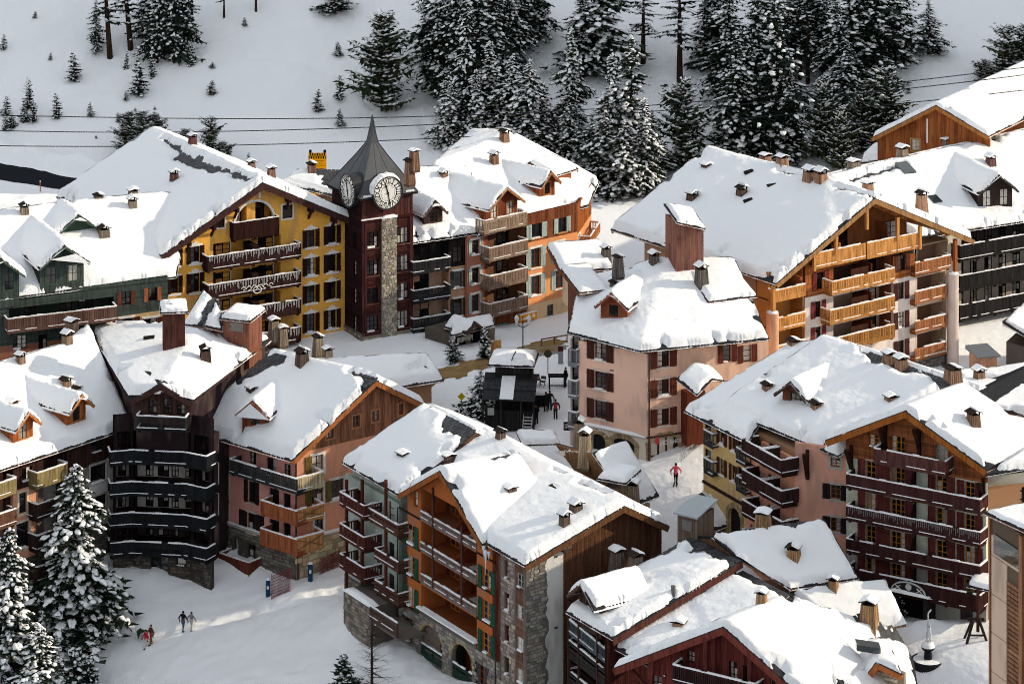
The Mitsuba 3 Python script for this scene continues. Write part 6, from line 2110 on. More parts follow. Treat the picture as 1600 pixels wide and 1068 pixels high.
# little gable with a stone wall at the foot of the right roof
fs = Fc(Jb, 1356, 1062, 1408, 1076, 193.5)
Ag, Kg, Bg = fs.pt(1343, 1067, .7), fs.pt(1369, 1032.5, .7), fs.pt(1410, 1052, .7)
dg = -fs.n * 5 + np.array([-3, 0, 0])
roof(Jb, [[Ag, Kg, Kg + dg, Ag + dg], [Kg, Bg, Bg + dg, Kg + dg]], T=.4, name='porch_roof', col=lin('a8643c'), board=.35)
fs.wall(gpoly(fs, Ag, Kg, Bg, -30, .3, fs.len + .2, drop=.3), lin('b0a48f'), 'stones', (0, .3), 'stone_wall')
fs.done()
P = hit(Jb, 1356, 1018)
put(Jb, 'roof_window', MB().hexa([P + np.array([.8 * sx, .5 * sy, hh - .12 * sx]) for hh in (.2, .62) for sx, sy in ((-1, -1), (1, -1), (1, 1), (-1, 1))], lin('4a5052')), 'glass')
for px, py, h, w in ((1240, 878, 30, 1.1), (1302, 925, 27, .8), (1358, 968, 36, 1.3), (1061, 982, 16, 1.0), (1190, 940, 20, .8), (1192, 806, 16, 1.2)):
    P = None
    if px == 1190:
        P = rk.p(1190, 940)
    if py == 806:
        P = W(1192, 812, 209)
    chimney(Jb, px, py, h, w, col=lin('a07f5f'), P=P, ang=-.4)
# small roof by the yellow wall
Tb = thing('tiny_snow_roof_hut', 'tiny roof with snow and one tapered chimney below the yellow wall', 'house')
Q = [Wz(1062, 812, -2.6), Wz(1085, 778, -1.4), Wz(1118, 770, -1.4), Wz(1150, 815, -2.8), Wz(1100, 830, -3.0)]
roof(Tb, [Q], T=.5, col=lin('7a5a44'), boards_=False)
core(Tb, Q, -12, -3.0, lin('8a6a54'), .4)
chimney(Tb, 1100, 805, 34, .95, col=lin('9a8068'), P=Q[0] * .4 + Q[3] * .6, ang=.3)

# ---------------------------------------------------------------- house with long dark balconies, right
Kb = thing('dark_red_balcony_house', 'house with four long dark red balconies under a broad brown gable at the right', 'apartment building')
fw = Fc(Kb, 1099, 700, 1242, 780, 227.9)
f3 = Fc(Kb, 1242, 780, 1322, 791, fw.t(1242))
f4 = Fc(Kb, 1322, 791, 1541, 835, f3.t(1322) - .9)
f5 = Fc(Kb, 1541, 800, 1640, 790, f4.t(1541) + 1.2)
ANG[Kb] = ang(f4)
z = lambda x, y: f4.Z(x, y)
S = f4.S
A, K, B = f4.pt(1289, 686, 1.1), f4.pt(1413.7, 640, 1.1), f4.pt(1542, 733, 1.1)
d = Wz(1512, 602, K[2]) - K
t = np.linalg.norm(d); d /= t
BRN = lin('96593a')
roof(Kb, [[A, K, K + d * t, A + d * t], [K, B, B + d * t, K + d * t]], T=.6, name='gable_roof', col=lin('a0602f'), board=.42, drift=.25)
rk_ = RP(1127.5, 637, 1309, 711, 225.0, .40)
rp = rk_.p
R0, R1 = rp(1287, 528), rp(1489, 596)
roof(Kb, [[rp(1127.5, 637), rp(1309, 711), rp(1420, 640), R1, R0, rp(1150, 618)]], T=.75, col=lin('4a3a34'), boards_=False, drift=.3, rough_=.2, bare=[(R0 * .62 + R1 * .38 + (rp(1309, 711) - R1) * .03, R1 + (rp(1309, 711) - R1) * .04, .55)])
off = rk_.inn * 7 - [0, 0, 2.9]
roof(Kb, [[R0 - [0, 0, .04], R1 - [0, 0, .04], R1 + off, R0 + off]], T=.6, name='rear_roof', boards_=False)
r2 = RP(1069, 640, 1168, 690, 227.4, .40)
roof(Kb, [[r2.p(1069, 640), r2.p(1168, 690), r2.p(1200, 640), r2.p(1290, 535), r2.p(1236, 541)]], T=.7, name='left_roof', col=lin('3a302c'), boards_=False, drift=.25)
# yellow and orange left front
zw, Sw = fw.Z, fw.S
sA = Sw(1166)
ztw = zw(1099, 655)
fw.wall(sbox(0, zw(1099, 900), sA, ztw), lin('d0b078'))
fw.wall(sbox(sA, zw(1099, 960), fw.len, zw(1099, 640)), lin('d59478'))
for a, c in ((668, 688), (711, 735)):
    for x0, x1 in ((1120, 1137), (1139, 1154)):
        win(fw, x0 + 1, x1 - 1, a + (x0 - 1120) * .56, c + (x0 - 1120) * .56, at=x0, shutpx=.5, shut=lin('5a3030'), nx=1, nz=2, sill=WHITE, curt=.6, snow=.8)
for y in (668, 712):
    for x0, dy in ((1101, 0), (1152, 28)):
        win(fw, x0, x0 + 10, y + dy - 14, y + dy + 20, at=x0, nx=1, nz=2, name='balcony_door', curt=.4)
        balc(fw, x0 - 1, x0 + 13, y + dy + 2, y + dy + 22, at=x0, o=.5, style='metal', col=lin('3a3c40'), brackets=False)
hole = arch(fw, Sw(1139), Sw(1158), zw(1139, 850), zw(1148, 792), zw(1139, 802), STN, True, 8)
put(Kb, 'cellar_door', MB().prism(hole, .2, .3, lin('2a2426')), 'wood', fw.M)
q = MB().box(0, sA, -.12, .02, zw(1099, 752), zw(1099, 748), lin('3a2c2c'))
put(Kb, 'string_course', q, 'wood', fw.M)
for k in range(4):
    y = 684 + 47.5 * k
    for x0, x1, dy in ((1168, 1195, 0), (1196, 1224, 16)):
        balc(fw, x0 - 8, x1 - 3, y + dy, y + dy + 21, at=x0 - 8, o=1.5, style='solid', col=lin('3f2c2a'))
        win(fw, x0 + 4, x0 + 11, y + dy - 12, y + dy + 22, at=x0, nx=1, nz=3, name='balcony_door', curt=.4, frame=lin('5a3a2c'))
        win(fw, x0 + 14, x0 + 21, y + dy - 8, y + dy + 28, at=x0, nx=1, nz=3, name='balcony_door', curt=.4, frame=lin('a06a34'))
fw.done()
z3 = f3.Z
f3.wall(sbox(0, z3(1242, 960), f3.len + 1, z3(1242, 690)), lin('daa08a'))
for a, c, sh in ((712, 727, None), (755, 777, lin('2a2426')), (806, 828, lin('2a2426'))):
    win(f3, 1298, 1313, a, c, at=1298, trim=lin('b0a8a2'), tw=.2, nx=2, nz=3, frame=lin('7a4a2a'), shut=sh, sw=.6, curt=.5)
q = MB()
for x, y in ((1262, 705),):
    s, zz_ = f3.sz(x, y)
    q.beam((s, .0, zz_ - 1.9), (s, -.9, zz_ + .1), .22, .3, lin('3a2522'), up=(1, 0, 0)).box(s - .11, s + .11, -.2, 0, zz_ - 2.0, zz_ + .2, lin('3a2522'))
put(Kb, 'bracket', q, 'wood', f3.M)
f3.done()
# gable front
f4.wall(gpoly(f4, A, K, B, z(1322, 712), 0, f4.len, drop=.3), BRN, 'hboards')
g_ = gpoly(f4, A, K, B, -60, 0, f4.len, drop=.3)
f4.wall(g_.intersection(f4.poly([(1300, 712), (1560, 764), (1560, 900), (1300, 850)])).intersection(sbox(-9, -60, 99, z(1322, 712))), lin('cdd0bc'))
f4.wall(sbox(0, z(1322, 1000), f4.len, z(1322, 825)), lin('a5a49c'))
f4.wall(sbox(0, z(1322, 830), f4.len, z(1322, 712)), lin('cdd0bc'))
OW, RSH = lin('c07a2a'), lin('6f3a36')
win(f4, 1358, 1373, 676, 695, at=1358, nx=2, nz=3, frame=OW, curt=.6, snow=.5)
win(f4, 1393, 1414, 678, 708, at=1393, nx=3, nz=3, frame=OW, curt=.1, name='balcony_door', snow=0)
win(f4, 1462, 1481, 689, 718, at=1462, nx=3, nz=3, frame=lin('b0a08a'), curt=.9, name='balcony_door', arch=True, snow=0)
for k in range(4):
    y = 715 + 50.5 * k
    for i, (x0, x1, dy) in enumerate(((1353, 1368, 0), (1392, 1414, 9), (1463, 1480, 23), (1508, 1523, 33))):
        win(f4, x0, x1, y + dy + 2, y + dy + 30, at=x0, nx=2 + (i == 1), nz=3, frame=OW, shut=RSH, sw=.62, trim=lin('b9b8a8'), tw=.07, curt=.35, name='balcony_door', snow=0)
    s = S(1430)
    q = MB().hexa([(s, -1.2, z(1430, y + 48)), (s + .1, -1.2, z(1430, y + 48)), (s + .1, 0, z(1430, y + 48)), (s, 0, z(1430, y + 48)), (s, -1.0, z(1430, y + 28)), (s + .1, -1.0, z(1430, y + 28)), (s + .1, 0, z(1430, y + 14)), (s, 0, z(1430, y + 14))], lin('3a2826'))
    put(Kb, 'partition', q, 'wood', f4.M)
DRB = lin('4a2f2e')
balc(f4, 1366, 1477, 699, 719, at=1366, o=1.4, style='solid', col=lin('5f3f3c'))
for k, y in enumerate((739, 789, 840, 885)):
    balc(f4, 1324 - 1, 1531, y, y + 19 + (k == 3) * 4, at=1324, o=1.4, style='solid', col=DRB * (1 - .12 * k))
    q = MB()
    if k == 1:
        for a in np.arange(S(1326, 1.5), S(1530, 1.5), .15):
            L = rng.uniform(.15, .6)
            zz_ = f4.Z(1324, y + 1, 1.45)
            q.beam((a, -1.47, zz_), (a, -1.47, zz_ - L), .025, .025, lin('9a9a9c'), up=(1, 0, 0))
        put(Kb, 'icicle_lights', q, 'paint', f4.M, kind='stuff')
q = MB()
for x, y in ((1384, 668), (1437, 668), (1331, 700), (1537, 752)):
    s, zz_ = f4.sz(x, y)
    q.beam((s, .0, zz_ - 1.5), (s, -1.0, zz_ + .2), .22, .3, lin('3a2522'), up=(1, 0, 0)).box(s - .11, s + .11, -.2, 0, zz_ - 1.9, zz_ + .3, lin('3a2522'))
put(Kb, 'bracket', q, 'wood', f4.M)
# entrance with the arched sign
s0, s1 = S(1408), S(1462)
ze = z(1408, 908)
q = MB().box(s0, s0 + .3, -1.6, 0, -60, ze, lin('34302f')).box(s1 - .3, s1, -1.6, 0, z(1408, 1000), ze, lin('34302f')).box(s0, s1, -.05, .05, z(1408, 985), ze, lin('1e1a1a'))
q.box(s0 - .1, s1 + .1, -1.7, 0, ze, ze + .12, lin('34302f'))
key = put(Kb, 'porch', q, 'wood', f4.M)
cx, R_ = (s0 + s1) / 2, (s1 - s0) / 2
th = np.linspace(0, math.pi, 21)
hp = Polygon([(cx + R_ * math.cos(a), ze + .1 + .78 * math.sin(a)) for a in th])
put(key, 'pediment', MB().prism(hp, -1.78, -1.6, lin('2b2b2e')), 'paint', f4.M)
q = MB()
q.prism(hp.difference(hp.buffer(-.09)), -1.86, -1.76, lin('bdbdbd'))
q.prism(Polygon([(cx + .24 * math.cos(a), ze + .5 + .24 * math.sin(a)) for a in np.linspace(0, 2 * np.pi, 16)]), -1.82, -1.77, lin('c9c9c9'))
for sx in (-1, 1):
    for r in (-1, 1):
        q.beam((cx + sx * .85 - .2, -1.82, ze + .38 - .14 * r), (cx + sx * .85 + .2, -1.82, ze + .38 + .14 * r), .05, .07, WHITE, up=(0, 1, 0))
put(key, 'emblem', q, 'paint', f4.M)
put(key, 'snow', MB().add(*blob_slab(s0 - .35, s1 + .3, -2.0, -1.55, ze + .02, .22).get()), 'snow', f4.M, smooth=True)
winsz(f4, S(1380), S(1392), z(1380, 940), z(1380, 915), frame=lin('5a2c28'), nx=1, nz=1, cut=True, curt=0)
win(f4, 1500, 1520, 930, 968, at=1500, nx=2, nz=1, frame=lin('5a2c28'), name='shop_door', curt=0, snow=0)
f4.done()
Sg = thing('green_shop_sign', 'dark green shop sign with pale writing sticking out beside the arched entrance', 'sign')
s, zz_ = f4.sz(1507, 930, 1.0)
put(Sg, 'board', MB().box(s, s + 1.1, -1.3, -1.2, zz_, zz_ + .55, lin('2c3f36')), 'paint', f4.M)
put(Sg, 'lettering', MB().tube([f4.w(s + .15 + .8 * t, -1.32, zz_ + .28 + .07 * math.sin(17 * t) + .05 * t) for t in np.linspace(0, 1, 24)], .025, lin('c9ccc8'), 5), 'paint')
f5.wall(sbox(-1, f5.Z(1541, 1000), f5.len, f5.Z(1541, 728)), lin('c5c0b4'))
for a, c in ((762, 784), (805, 826)):
    win(f5, 1575, 1589, a, c, at=1575, trim=lin('b9aea2'), nx=2, nz=2, frame=lin('8a5a30'), shut=lin('26262a'), sw=.6, curt=.6)
f5.done()
Q = [Wz(1541, 739, B[2] - .1), Wz(1650, 726, B[2] - .1), Wz(1650, 672, B[2] + 1.2), B + d * t - [0, 0, .1]]
roof(Kb, [Q], T=.6, name='right_roof', boards_=False, col=lin('2e2826'), drift=.2)
roof(Kb, [[W(1500, 625, 218), W(1660, 660, 217), W(1660, 545, 229), W(1560, 580, 227), W(1492, 597, 227)]], T=.6, name='rear_roof', boards_=False, drift=.3, bare=[(W(1530, 604, 225), W(1620, 622, 223), .55)])
core(Kb, [fw.w(0, 0, 0), fw.w(fw.len, 0, 0), f3.w(f3.len, 0, 0), f4.w(f4.len, 0, 0), f5.w(f5.len, 0, 0), f5.w(f5.len, 12, 0), fw.w(fw.len * .6, 9, 0), fw.w(0, 6, 0)], -16, A[2] - 2.0, lin('a0785c'), .36)
# its roof furniture
P = rp(1243, 638)
dormer(Kb, P + [0, 0, -.3], 0, 0, 2.3, 1.2, .95, col=lin('7a4632'), wood=lin('4a3a36'), over=.8, T=.55, u=np.array([.80, -.60, 0]), L=5)
for px, py, h, w in ((1199, 617, 22, .9), (1275, 648, 24, .9), (1392, 632, 18, 1.0), (1521, 668, 30, 1.0), (1240, 545, 18, 1.1), (1390, 568, 22, 1.1), (1408, 576, 22, 1.0), (1489, 590, 20, 1.3), (1530, 600, 28, .9)):
    chimney(Kb, px, py, h, w, col=lin('8f7260'), P=W(px, py, 229), ang=.4)
key, R, h = box_stack(Kb, 1544, 606, 30, 50, 1.8, 227, lin('a87e66'), .3, 'chimney_block', mono=False)
w_ = 30 / F * 227
put(key, 'cap', MB().hexa([(-w_ / 2 - .2, -.3, h), (w_ / 2 + .2, -.3, h), (w_ / 2 + .2, 2.1, h + .1), (-w_ / 2 - .2, 2.1, h + .1), (-w_ / 2 - .2, -.3, h + .1), (w_ / 2 + .2, -.3, h + .1), (w_ / 2 + .2, 2.1, h + .4), (-w_ / 2 - .2, 2.1, h + .4)], lin('5a5c5e')), 'metal', R)
# porch roof to the right of the entrance
Q = [W(1510, 912, 205.5), W(1560, 924, 204), W(1560, 896, 207.5), W(1520, 896, 208)]
roof(Kb, [Q], T=.3, name='porch_roof', boards_=False, col=lin('4a3a34'))
put(Kb, 'post', MB().tube([W(1528, 918, 205), W(1528, 985, 205)], .12, lin('4a302c'), 8), 'wood')

# ---------------------------------------------------------------- modern panelled building at the right edge
Pb = thing('modern_panel_building', 'modern building with beige panels and slatted wood at the lower right edge', 'building')
fp = Fc(Pb, 1548, 860, 1640, 922, 186)
z, S = fp.Z, fp.S
zt_, zb_ = z(1548, 803), z(1548, 1240)
s0, s1 = S(1549.5), S(1574)
zz_ = zt_
put(Pb, 'wall', MB().box(0, fp.len, .05, .35, zb_, zt_, lin('6a5a50')), 'plaster', fp.M)
for k in range(9):
    h = 2.5
    put(Pb, 'panel', MB().box(s0 + .02, (s1 if k else S(1594)) - .02, -.03, .06, zz_ - h + .03, zz_ - .02 if k else zz_ - 1.2, vary(lin('cdb4a2'), .03)), 'plaster', fp.M)
    zz_ -= h
put(Pb, 'dark_window', MB().box(S(1554), S(1593), -.08, .05, z(1554, 862), z(1554, 832), lin('23282b')), 'glass', fp.M)
for k in range(60):
    a = z(1574, 905) - .3 * k
    put(Pb, 'slat', MB().box(s1 + .05, S(1595), -.1, .05, a - .22, a, vary(lin('8f6a54'), .14)), 'wood', fp.M)
put(Pb, 'frame', MB().box(S(1595), S(1600), -.16, .1, zb_, zt_, lin('a8785a')).box(-.05, .05, -.12, .1, zb_, zt_, lin('a8785a')), 'wood', fp.M)
a, c = fp.pt(1536, 798, .8), fp.pt(1640, 846, .8)
roof(Pb, [[a, c, c - fp.n * 6 + [0, 0, .4], a - fp.n * 6 + [0, 0, .4]]], T=.2, col=lin('8a5a40'), boards_=False)
core(Pb, [fp.w(0, 0, 0), fp.w(fp.len, 0, 0), fp.w(fp.len, 5, 0), fp.w(0, 5, 0)], zb_, zt_, lin('8a7668'), .4)

# ---------------------------------------------------------------- trees: a few grown models, each standing tree its own instance of one
ICO = trimesh.creation.icosphere(subdivisions=1)
ICO_V, ICO_F = np.array(ICO.vertices), np.array(ICO.faces)
IC0 = trimesh.creation.icosphere(subdivisions=0)
IC0_V, IC0_F = np.array(IC0.vertices), np.array(IC0.faces)


def conifer(seed, h=12.0, r=2.3, whorl=.42, per=7, droop=.35, snow=.7, bare=.06, shape=1.0, green=.22, irregular=.25, dead=False, curl=.1, fat=1.0):
    """(trunk, needles, snow) of one conifer with its foot at the origin."""
    g = np.random.default_rng(seed)
    tr, nd, sn = MB(), MB(), MB()
    bend = g.uniform(-.012, .012, 2) * h
    axis = lambda z: np.array([bend[0] * (z / h) ** 2, bend[1] * (z / h) ** 2, z])
    zs = np.linspace(-.6, h, 9)
    tr.tube([axis(max(z, 0)) + [0, 0, min(z, 0)] for z in zs], np.maximum(.018 * h * (1 - np.clip(zs / h, 0, 1)) ** .9, .015), lin('3a2c24'), 7)
    lobes = g.uniform(0, 6.28, 4)
    z = bare * h
    while z < h * .985:
        q = (z / h - bare) / (1 - bare)
        prof = (1 - q) ** (.75 * shape) * (.72 + .28 * min(1, q / .15)) if q > .0 else .7
        L0 = r * prof + .12
        n = max(3, int(per * (.55 + .45 * (1 - q)) + g.uniform(-.5, .5)))
        a0 = g.uniform(0, 6.28)
        for i in range(n):
            a = a0 + 6.283 * i / n + g.uniform(-.3, .3)
            lob = 1 + irregular * .8 * math.sin(2 * a + lobes[0] + z * .9) + irregular * .7 * math.sin(a + lobes[1] - z * 1.7) + irregular * g.uniform(-1, .7)
            L = max(.15, L0 * lob)
            if g.random() < irregular * .35:
                continue
            d = np.array([math.cos(a), math.sin(a), 0])
            s = np.array([-d[1], d[0], 0])
            P0 = axis(z + g.uniform(-.15, .15))
            k = np.linspace(0, 1, 5)
            up = .25 * (1 - droop) * (q + .3)
            pts = [P0 + d * L * t + np.array([0, 0, L * (up * t - droop * t * t + curl * t ** 3)]) for t in k]
            if L > .5:
                tr.tube([pts[0], pts[2], pts[4]], [.02 + .012 * L, .012 + .006 * L, .006], lin('33271f'), 3)
            if dead:
                for t in (1, 2, 3, 4):
                    for sg in (-1, 1):
                        e = pts[t] + s * sg * L * .28 * g.uniform(.5, 1.2) + d * L * .14 + [0, 0, g.uniform(-.1, .1)]
                        tr.tube([pts[t], e], [.01, .005], lin('453a30'), 3)
                if g.random() < .12:
                    sn.add(pts[2] + ICO_V * [.07, .07, .04], ICO_F, SNOWC)
                continue
            w = L * .34 * fat * g.uniform(.75, 1.2) + .07
            sunny = .5 + .5 * g.random()
            tone = (lin('28322a') * (.6 + 1.0 * g.random()) * (1 + green * sunny * np.array([1.1, .8, .1]))) * .9
            # the frond: spiky sprays to both sides and some hanging twigs
            for t in range(1, 5):
                wt = w * (1.0, .95, .75, .45)[t - 1]
                c = pts[t]
                b = pts[t - 1]
                for sg in (-1, 1):
                    for rep in range(2):
                        o = b + (c - b) * g.uniform(0, 1)
                        tip = o + s * sg * wt * g.uniform(.6, 1.25) + d * wt * g.uniform(.1, .75) + [0, 0, -wt * g.uniform(.0, .55)]
                        e1 = o + d * wt * .42 + [0, 0, .03]
                        e2 = o - d * wt * .12 - [0, 0, .05]
                        nd.add([o + [0, 0, .02], e1, tip, e2], [[0, 1, 2], [0, 2, 3]], tone * g.uniform(.7, 1.3))
                if g.random() < .75:
                    o = b + (c - b) * g.uniform(0, 1)
                    dn = wt * g.uniform(.4, .9)
                    nd.add([o - s * wt * .35, o + s * wt * .35, o + d * .15 * wt - [0, 0, dn]], [[0, 1, 2]], tone * .8)
            tipv = pts[4] + d * .18 * L + [0, 0, .02]
            nd.add([pts[4] + s * w * .3, tipv, pts[4] - s * w * .3], [[0, 1, 2]], tone * 1.2)
            # lying snow, in pads along the branch
            for t in (1, 2, 3, 4):
                for _ in range(1 + int(w * 2.6)):
                    if g.random() > snow * (.4 if t == 1 else .72):
                        continue
                    e = g.uniform(0, 1)
                    c = pts[t] * e + pts[t - 1] * (1 - e) + s * g.uniform(-.6, .6) * w * (1.1 - .2 * t) + [0, 0, .04 + .02 * w]
                    m_ = min(w, .75)
                    a_, b_, h_ = m_ * g.uniform(.14, .42) + .04, m_ * g.uniform(.14, .34) + .04, g.uniform(.03, .08) + .07 * m_
                    V = IC0_V * (1 + .28 * g.standard_normal((len(IC0_V), 1)))
                    tilt = (pts[t] - pts[t - 1])[2] / (np.linalg.norm(pts[t] - pts[t - 1]) + 1e-6)
                    X = V[:, :1] * a_ * (d + [0, 0, tilt]) + V[:, 1:2] * b_ * s + V[:, 2:3] * h_ * np.array([0, 0, 1])
                    sn.add(c + X, IC0_F, SNOWC)
        z += whorl * (1 - .45 * q) * g.uniform(.8, 1.2)
    top = axis(h)
    if not dead:
        for _ in range(6):
            nd.add([top - [0, 0, .5], top - [0, 0, .3] + g.uniform(-.2, .2, 3) * [1, 1, .4], top + [0, 0, .1]], [[0, 1, 2]], lin('2a3a24'))
        if snow > .3:
            sn.add(top - [0, 0, .25] + ICO_V * [.14, .14, .2], ICO_F, SNOWC)
    return tr, nd, sn


MODELS = {
    'tall_spruce': (dict(h=14, r=2.5, per=8, droop=.5, snow=.62, irregular=.4), 3),
    'laden_spruce': (dict(h=12, r=2.9, per=9, droop=.45, snow=1.0, irregular=.38, fat=1.15), 3),
    'arolla_pine': (dict(h=10, r=2.9, per=9, droop=.1, snow=.75, irregular=.5, shape=.62, whorl=.5, curl=.25, fat=1.1, green=.75), 3),
    'thin_pine': (dict(h=13, r=1.5, per=5, droop=.35, snow=.35, irregular=.5, bare=.3, shape=.6, whorl=.55), 2),
    'dark_pine': (dict(h=13, r=2.6, per=8, droop=.35, snow=.45, irregular=.5, green=.05), 2),
    'near_spruce': (dict(h=14, r=3.7, per=12, droop=.5, snow=.8, irregular=.3, whorl=.36, fat=.9), 2),
    'young_fir': (dict(h=3.0, r=.85, per=7, droop=.25, snow=.4, irregular=.3, whorl=.3, green=.2), 3),
    'bare_larch': (dict(h=7.5, r=1.7, per=5, droop=.15, snow=.1, irregular=.4, dead=True, whorl=.4), 1),
}
GROUPS_ = {}
for name, (kw, n) in MODELS.items():
    for v_ in range(n):
        tr, nd, sn = conifer(100 * len(GROUPS_) + 7, **kw)
        parts = {'type': 'shapegroup'}
        for part, mb, bs in (('trunk', tr, 'wood'), ('crown', nd, 'needles'), ('snow', sn, 'snow')):
            if mb.v:
                v, f, c = mb.get()
                parts[part] = mikit.ply((v, f), bs, smooth=(part == 'snow'), **({} if bs == 'snow' else {'uv': pack(c)}))
        scene[f'model_{name}_{v_}'] = parts
        GROUPS_.setdefault(name, []).append((f'model_{name}_{v_}', kw['h'], kw['r']))


def plant(kind, px, py, hpx, wpx=None, label=None, group=None, cat='tree', lean=0.0, P=None, key='conifer_tree'):
    gid, h0, r0 = GROUPS_[kind][int(rng.integers(len(GROUPS_[kind])))]
    P = ghit(px, py) if P is None else P
    s = hpx / F * P[1] / h0
    sx = s if wpx is None else wpx / F * P[1] / (2 * r0) / .95
    k = thing(key, label, cat, group)
    scene[k] = {'type': 'instance', 'g': {'type': 'ref', 'id': gid},
                'to_world': T4().translate([float(x) for x in P]).rotate([0, 1, 0], lean).rotate([0, 0, 1], float(rng.uniform(0, 360))).scale([float(sx), float(sx), float(s)])}
    return k


def stand(kind, rows, label, group, key='conifer_tree'):
    rows = sorted(rows)
    words = 'first second third fourth fifth sixth seventh eighth ninth tenth'.split() + [f'{i}th' for i in range(11, 40)]
    for i, (px, py, h, w) in enumerate(rows):
        lab = label if len(rows) < 3 else f'{label}, {words[i]} from the left'
        plant(kind if isinstance(kind, str) else kind[int(rng.integers(len(kind)))], px, py, h, w, lab, group, key=key)


LS = ('dark conifer in the stand at the top edge, upper left', 'conifers of the stand at the upper left')
plant('thin_pine', 172, 90, 190, 60, 'pine with a long bare leaning trunk at the left side of the upper left stand', lean=-4)
plant('thin_pine', 204, 76, 180, 60, 'second bare trunked leaning pine inside the upper left stand', lean=-5)
stand('dark_pine', [(246, 97, 165, 44), (272, 98, 200, 52), (288, 84, 170, 46), (150, 80, 82, 26), (228, 70, 130, 40), (258, 60, 150, 50)], *LS)
stand('thin_pine', [(350, 27, 90, 22), (400, 18, 90, 26), (300, 58, 120, 36)], 'bare trunked pine right of the upper left stand', 'bare pines right of the upper left stand')
YS = ('small young conifer on the left snow slope', 'young conifers scattered on the left snow slope')
stand('young_fir', [(237, 122, 40, 12), (217, 147, 52, 30), (198, 107, 27, 11), (298, 103, 38, 13), (115, 125, 42, 24), (46, 170, 45, 16), (88, 184, 38, 18), (141, 182, 23, 11), (38, 190, 32, 18), (52, 190, 34, 16),
                    (10, 180, 30, 16), (18, 200, 24, 18), (8, 202, 22, 14), (331, 147, 22, 17), (382, 40, 14, 9), (55, 27, 10, 9), (6, 77, 24, 12), (79, 93, 11, 8), (332, 106, 10, 10), (197, 156, 15, 10), (184, 190, 15, 9),
                    (211, 175, 8, 6), (242, 171, 6, 5), (150, 216, 6, 5)], *YS, key='young_conifer')
plant('bare_larch', 42, 188, 70, 22, 'leafless thin larch among young conifers at the far left of the slope', key='larch_tree')
plant('young_fir', 497, 174, 35, 18, 'young conifer left of the spire tip, lower left of its three neighbours', key='young_conifer')
plant('young_fir', 528, 87, 22, 16, 'tiny round conifer highest on the slope above the spire', key='young_conifer')
plant('young_fir', 531, 156, 38, 17, 'narrow young conifer midway up the slope above the spire', key='young_conifer')
plant('young_fir', 531, 197, 28, 16, 'young conifer at the power cables just left of the spire tip', key='young_conifer')
plant('dark_pine', 525, 20, 70, 46, 'conifer whose crown is cut by the top edge above the clock tower')
plant('arolla_pine', 597, 172, 152, 90, 'broad snow dusted pine standing alone on the slope above the clock spire')
BY = ('sunlit conifer rising behind the ridge of the yellow house', 'conifers behind the yellow house')
stand('arolla_pine', [(200, 236, 62, 44), (222, 238, 66, 48), (243, 225, 48, 34), (330, 250, 70, 42), (350, 256, 36, 30), (288, 236, 36, 28)], *BY)
plant('young_fir', 388, 258, 20, 10, 'tiny conifer beside the chimneys on the yellow house ridge', key='young_conifer')
C1 = ('snow dusted conifer in the stand above the orange house', 'conifers of the stand above the orange house')
stand(['dark_pine', 'tall_spruce'], [(690, 150, 210, 74), (716, 168, 240, 80), (745, 180, 250, 80), (770, 160, 250, 80), (780, 110, 200, 70), (812, 84, 180, 70), (843, 62, 150, 56), (672, 100, 170, 60), (727, 215, 220, 60),
                                     (800, 120, 170, 60), (735, 110, 220, 70), (700, 110, 200, 70), (760, 120, 230, 76)], *C1)
stand('laden_spruce', [(702, 228, 112, 58), (765, 212, 150, 82), (800, 225, 140, 76), (828, 240, 150, 80), (850, 236, 110, 60), (745, 226, 120, 56)], 'heavily snow laden conifer behind the orange house roof', 'snow laden conifers behind the orange house')
C2 = ('snow laden conifer in the middle stand', 'conifers of the middle stand')
stand(['laden_spruce', 'tall_spruce'], [(893, 230, 190, 66), (935, 110, 180, 116), (912, 120, 150, 70), (985, 282, 230, 92), (957, 285, 205, 78), (1006, 300, 150, 64), (925, 285, 110, 60), (1020, 280, 110, 60), (890, 255, 120, 56), (975, 305, 120, 80),
                                        (945, 300, 130, 70)], *C2)
plant('thin_pine', 1005, 98, 150, 54, 'thin sparse pine standing alone above the middle stand')
plant('thin_pine', 1062, 126, 190, 66, 'tall thin pine with a dark trunk between the middle and right stands')
plant('arolla_pine', 1070, 262, 140, 74, 'dense flat topped sunlit pine just behind the timber chalet ridge')
C3 = ('dark conifer in the large upper right stand', 'conifers of the large right stand')
stand(['dark_pine', 'tall_spruce'], [(1122, 110, 180, 74), (1150, 246, 200, 84), (1168, 238, 185, 86), (1190, 140, 210, 84), (1215, 246, 270, 96), (1180, 220, 250, 90), (1140, 160, 200, 80), (1235, 250, 170, 66), (1305, 152, 170, 66),
                                     (1332, 142, 220, 92), (1362, 134, 210, 92), (1396, 98, 180, 80), (1345, 120, 200, 80), (1285, 110, 170, 64), (1240, 90, 160, 60), (1320, 180, 120, 66), (1105, 90, 120, 50), (1205, 110, 190, 70),
                                     (1270, 70, 140, 60), (1375, 90, 170, 70)], *C3)
plant('thin_pine', 1250, 124, 160, 44, 'bare thin pine in a gap of the large right stand, left one of a pair')
plant('thin_pine', 1262, 130, 175, 44, 'bare thin pine in a gap of the large right stand, right one of a pair')
stand('arolla_pine', [(1286, 246, 128, 62), (1384, 232, 128, 86), (1348, 236, 112, 60), (1312, 262, 96, 50)], 'sunlit snowy pine before the right stand', 'pines left of the plank barn')
plant('tall_spruce', 1451, 84, 86, 52, 'conifer standing alone on open snow right of the large stand')
stand('arolla_pine', [(1576, 130, 92, 66), (1538, 130, 38, 32), (1598, 120, 84, 50)], 'pine behind the barn roof at the upper right edge', 'pines behind the barn roof')
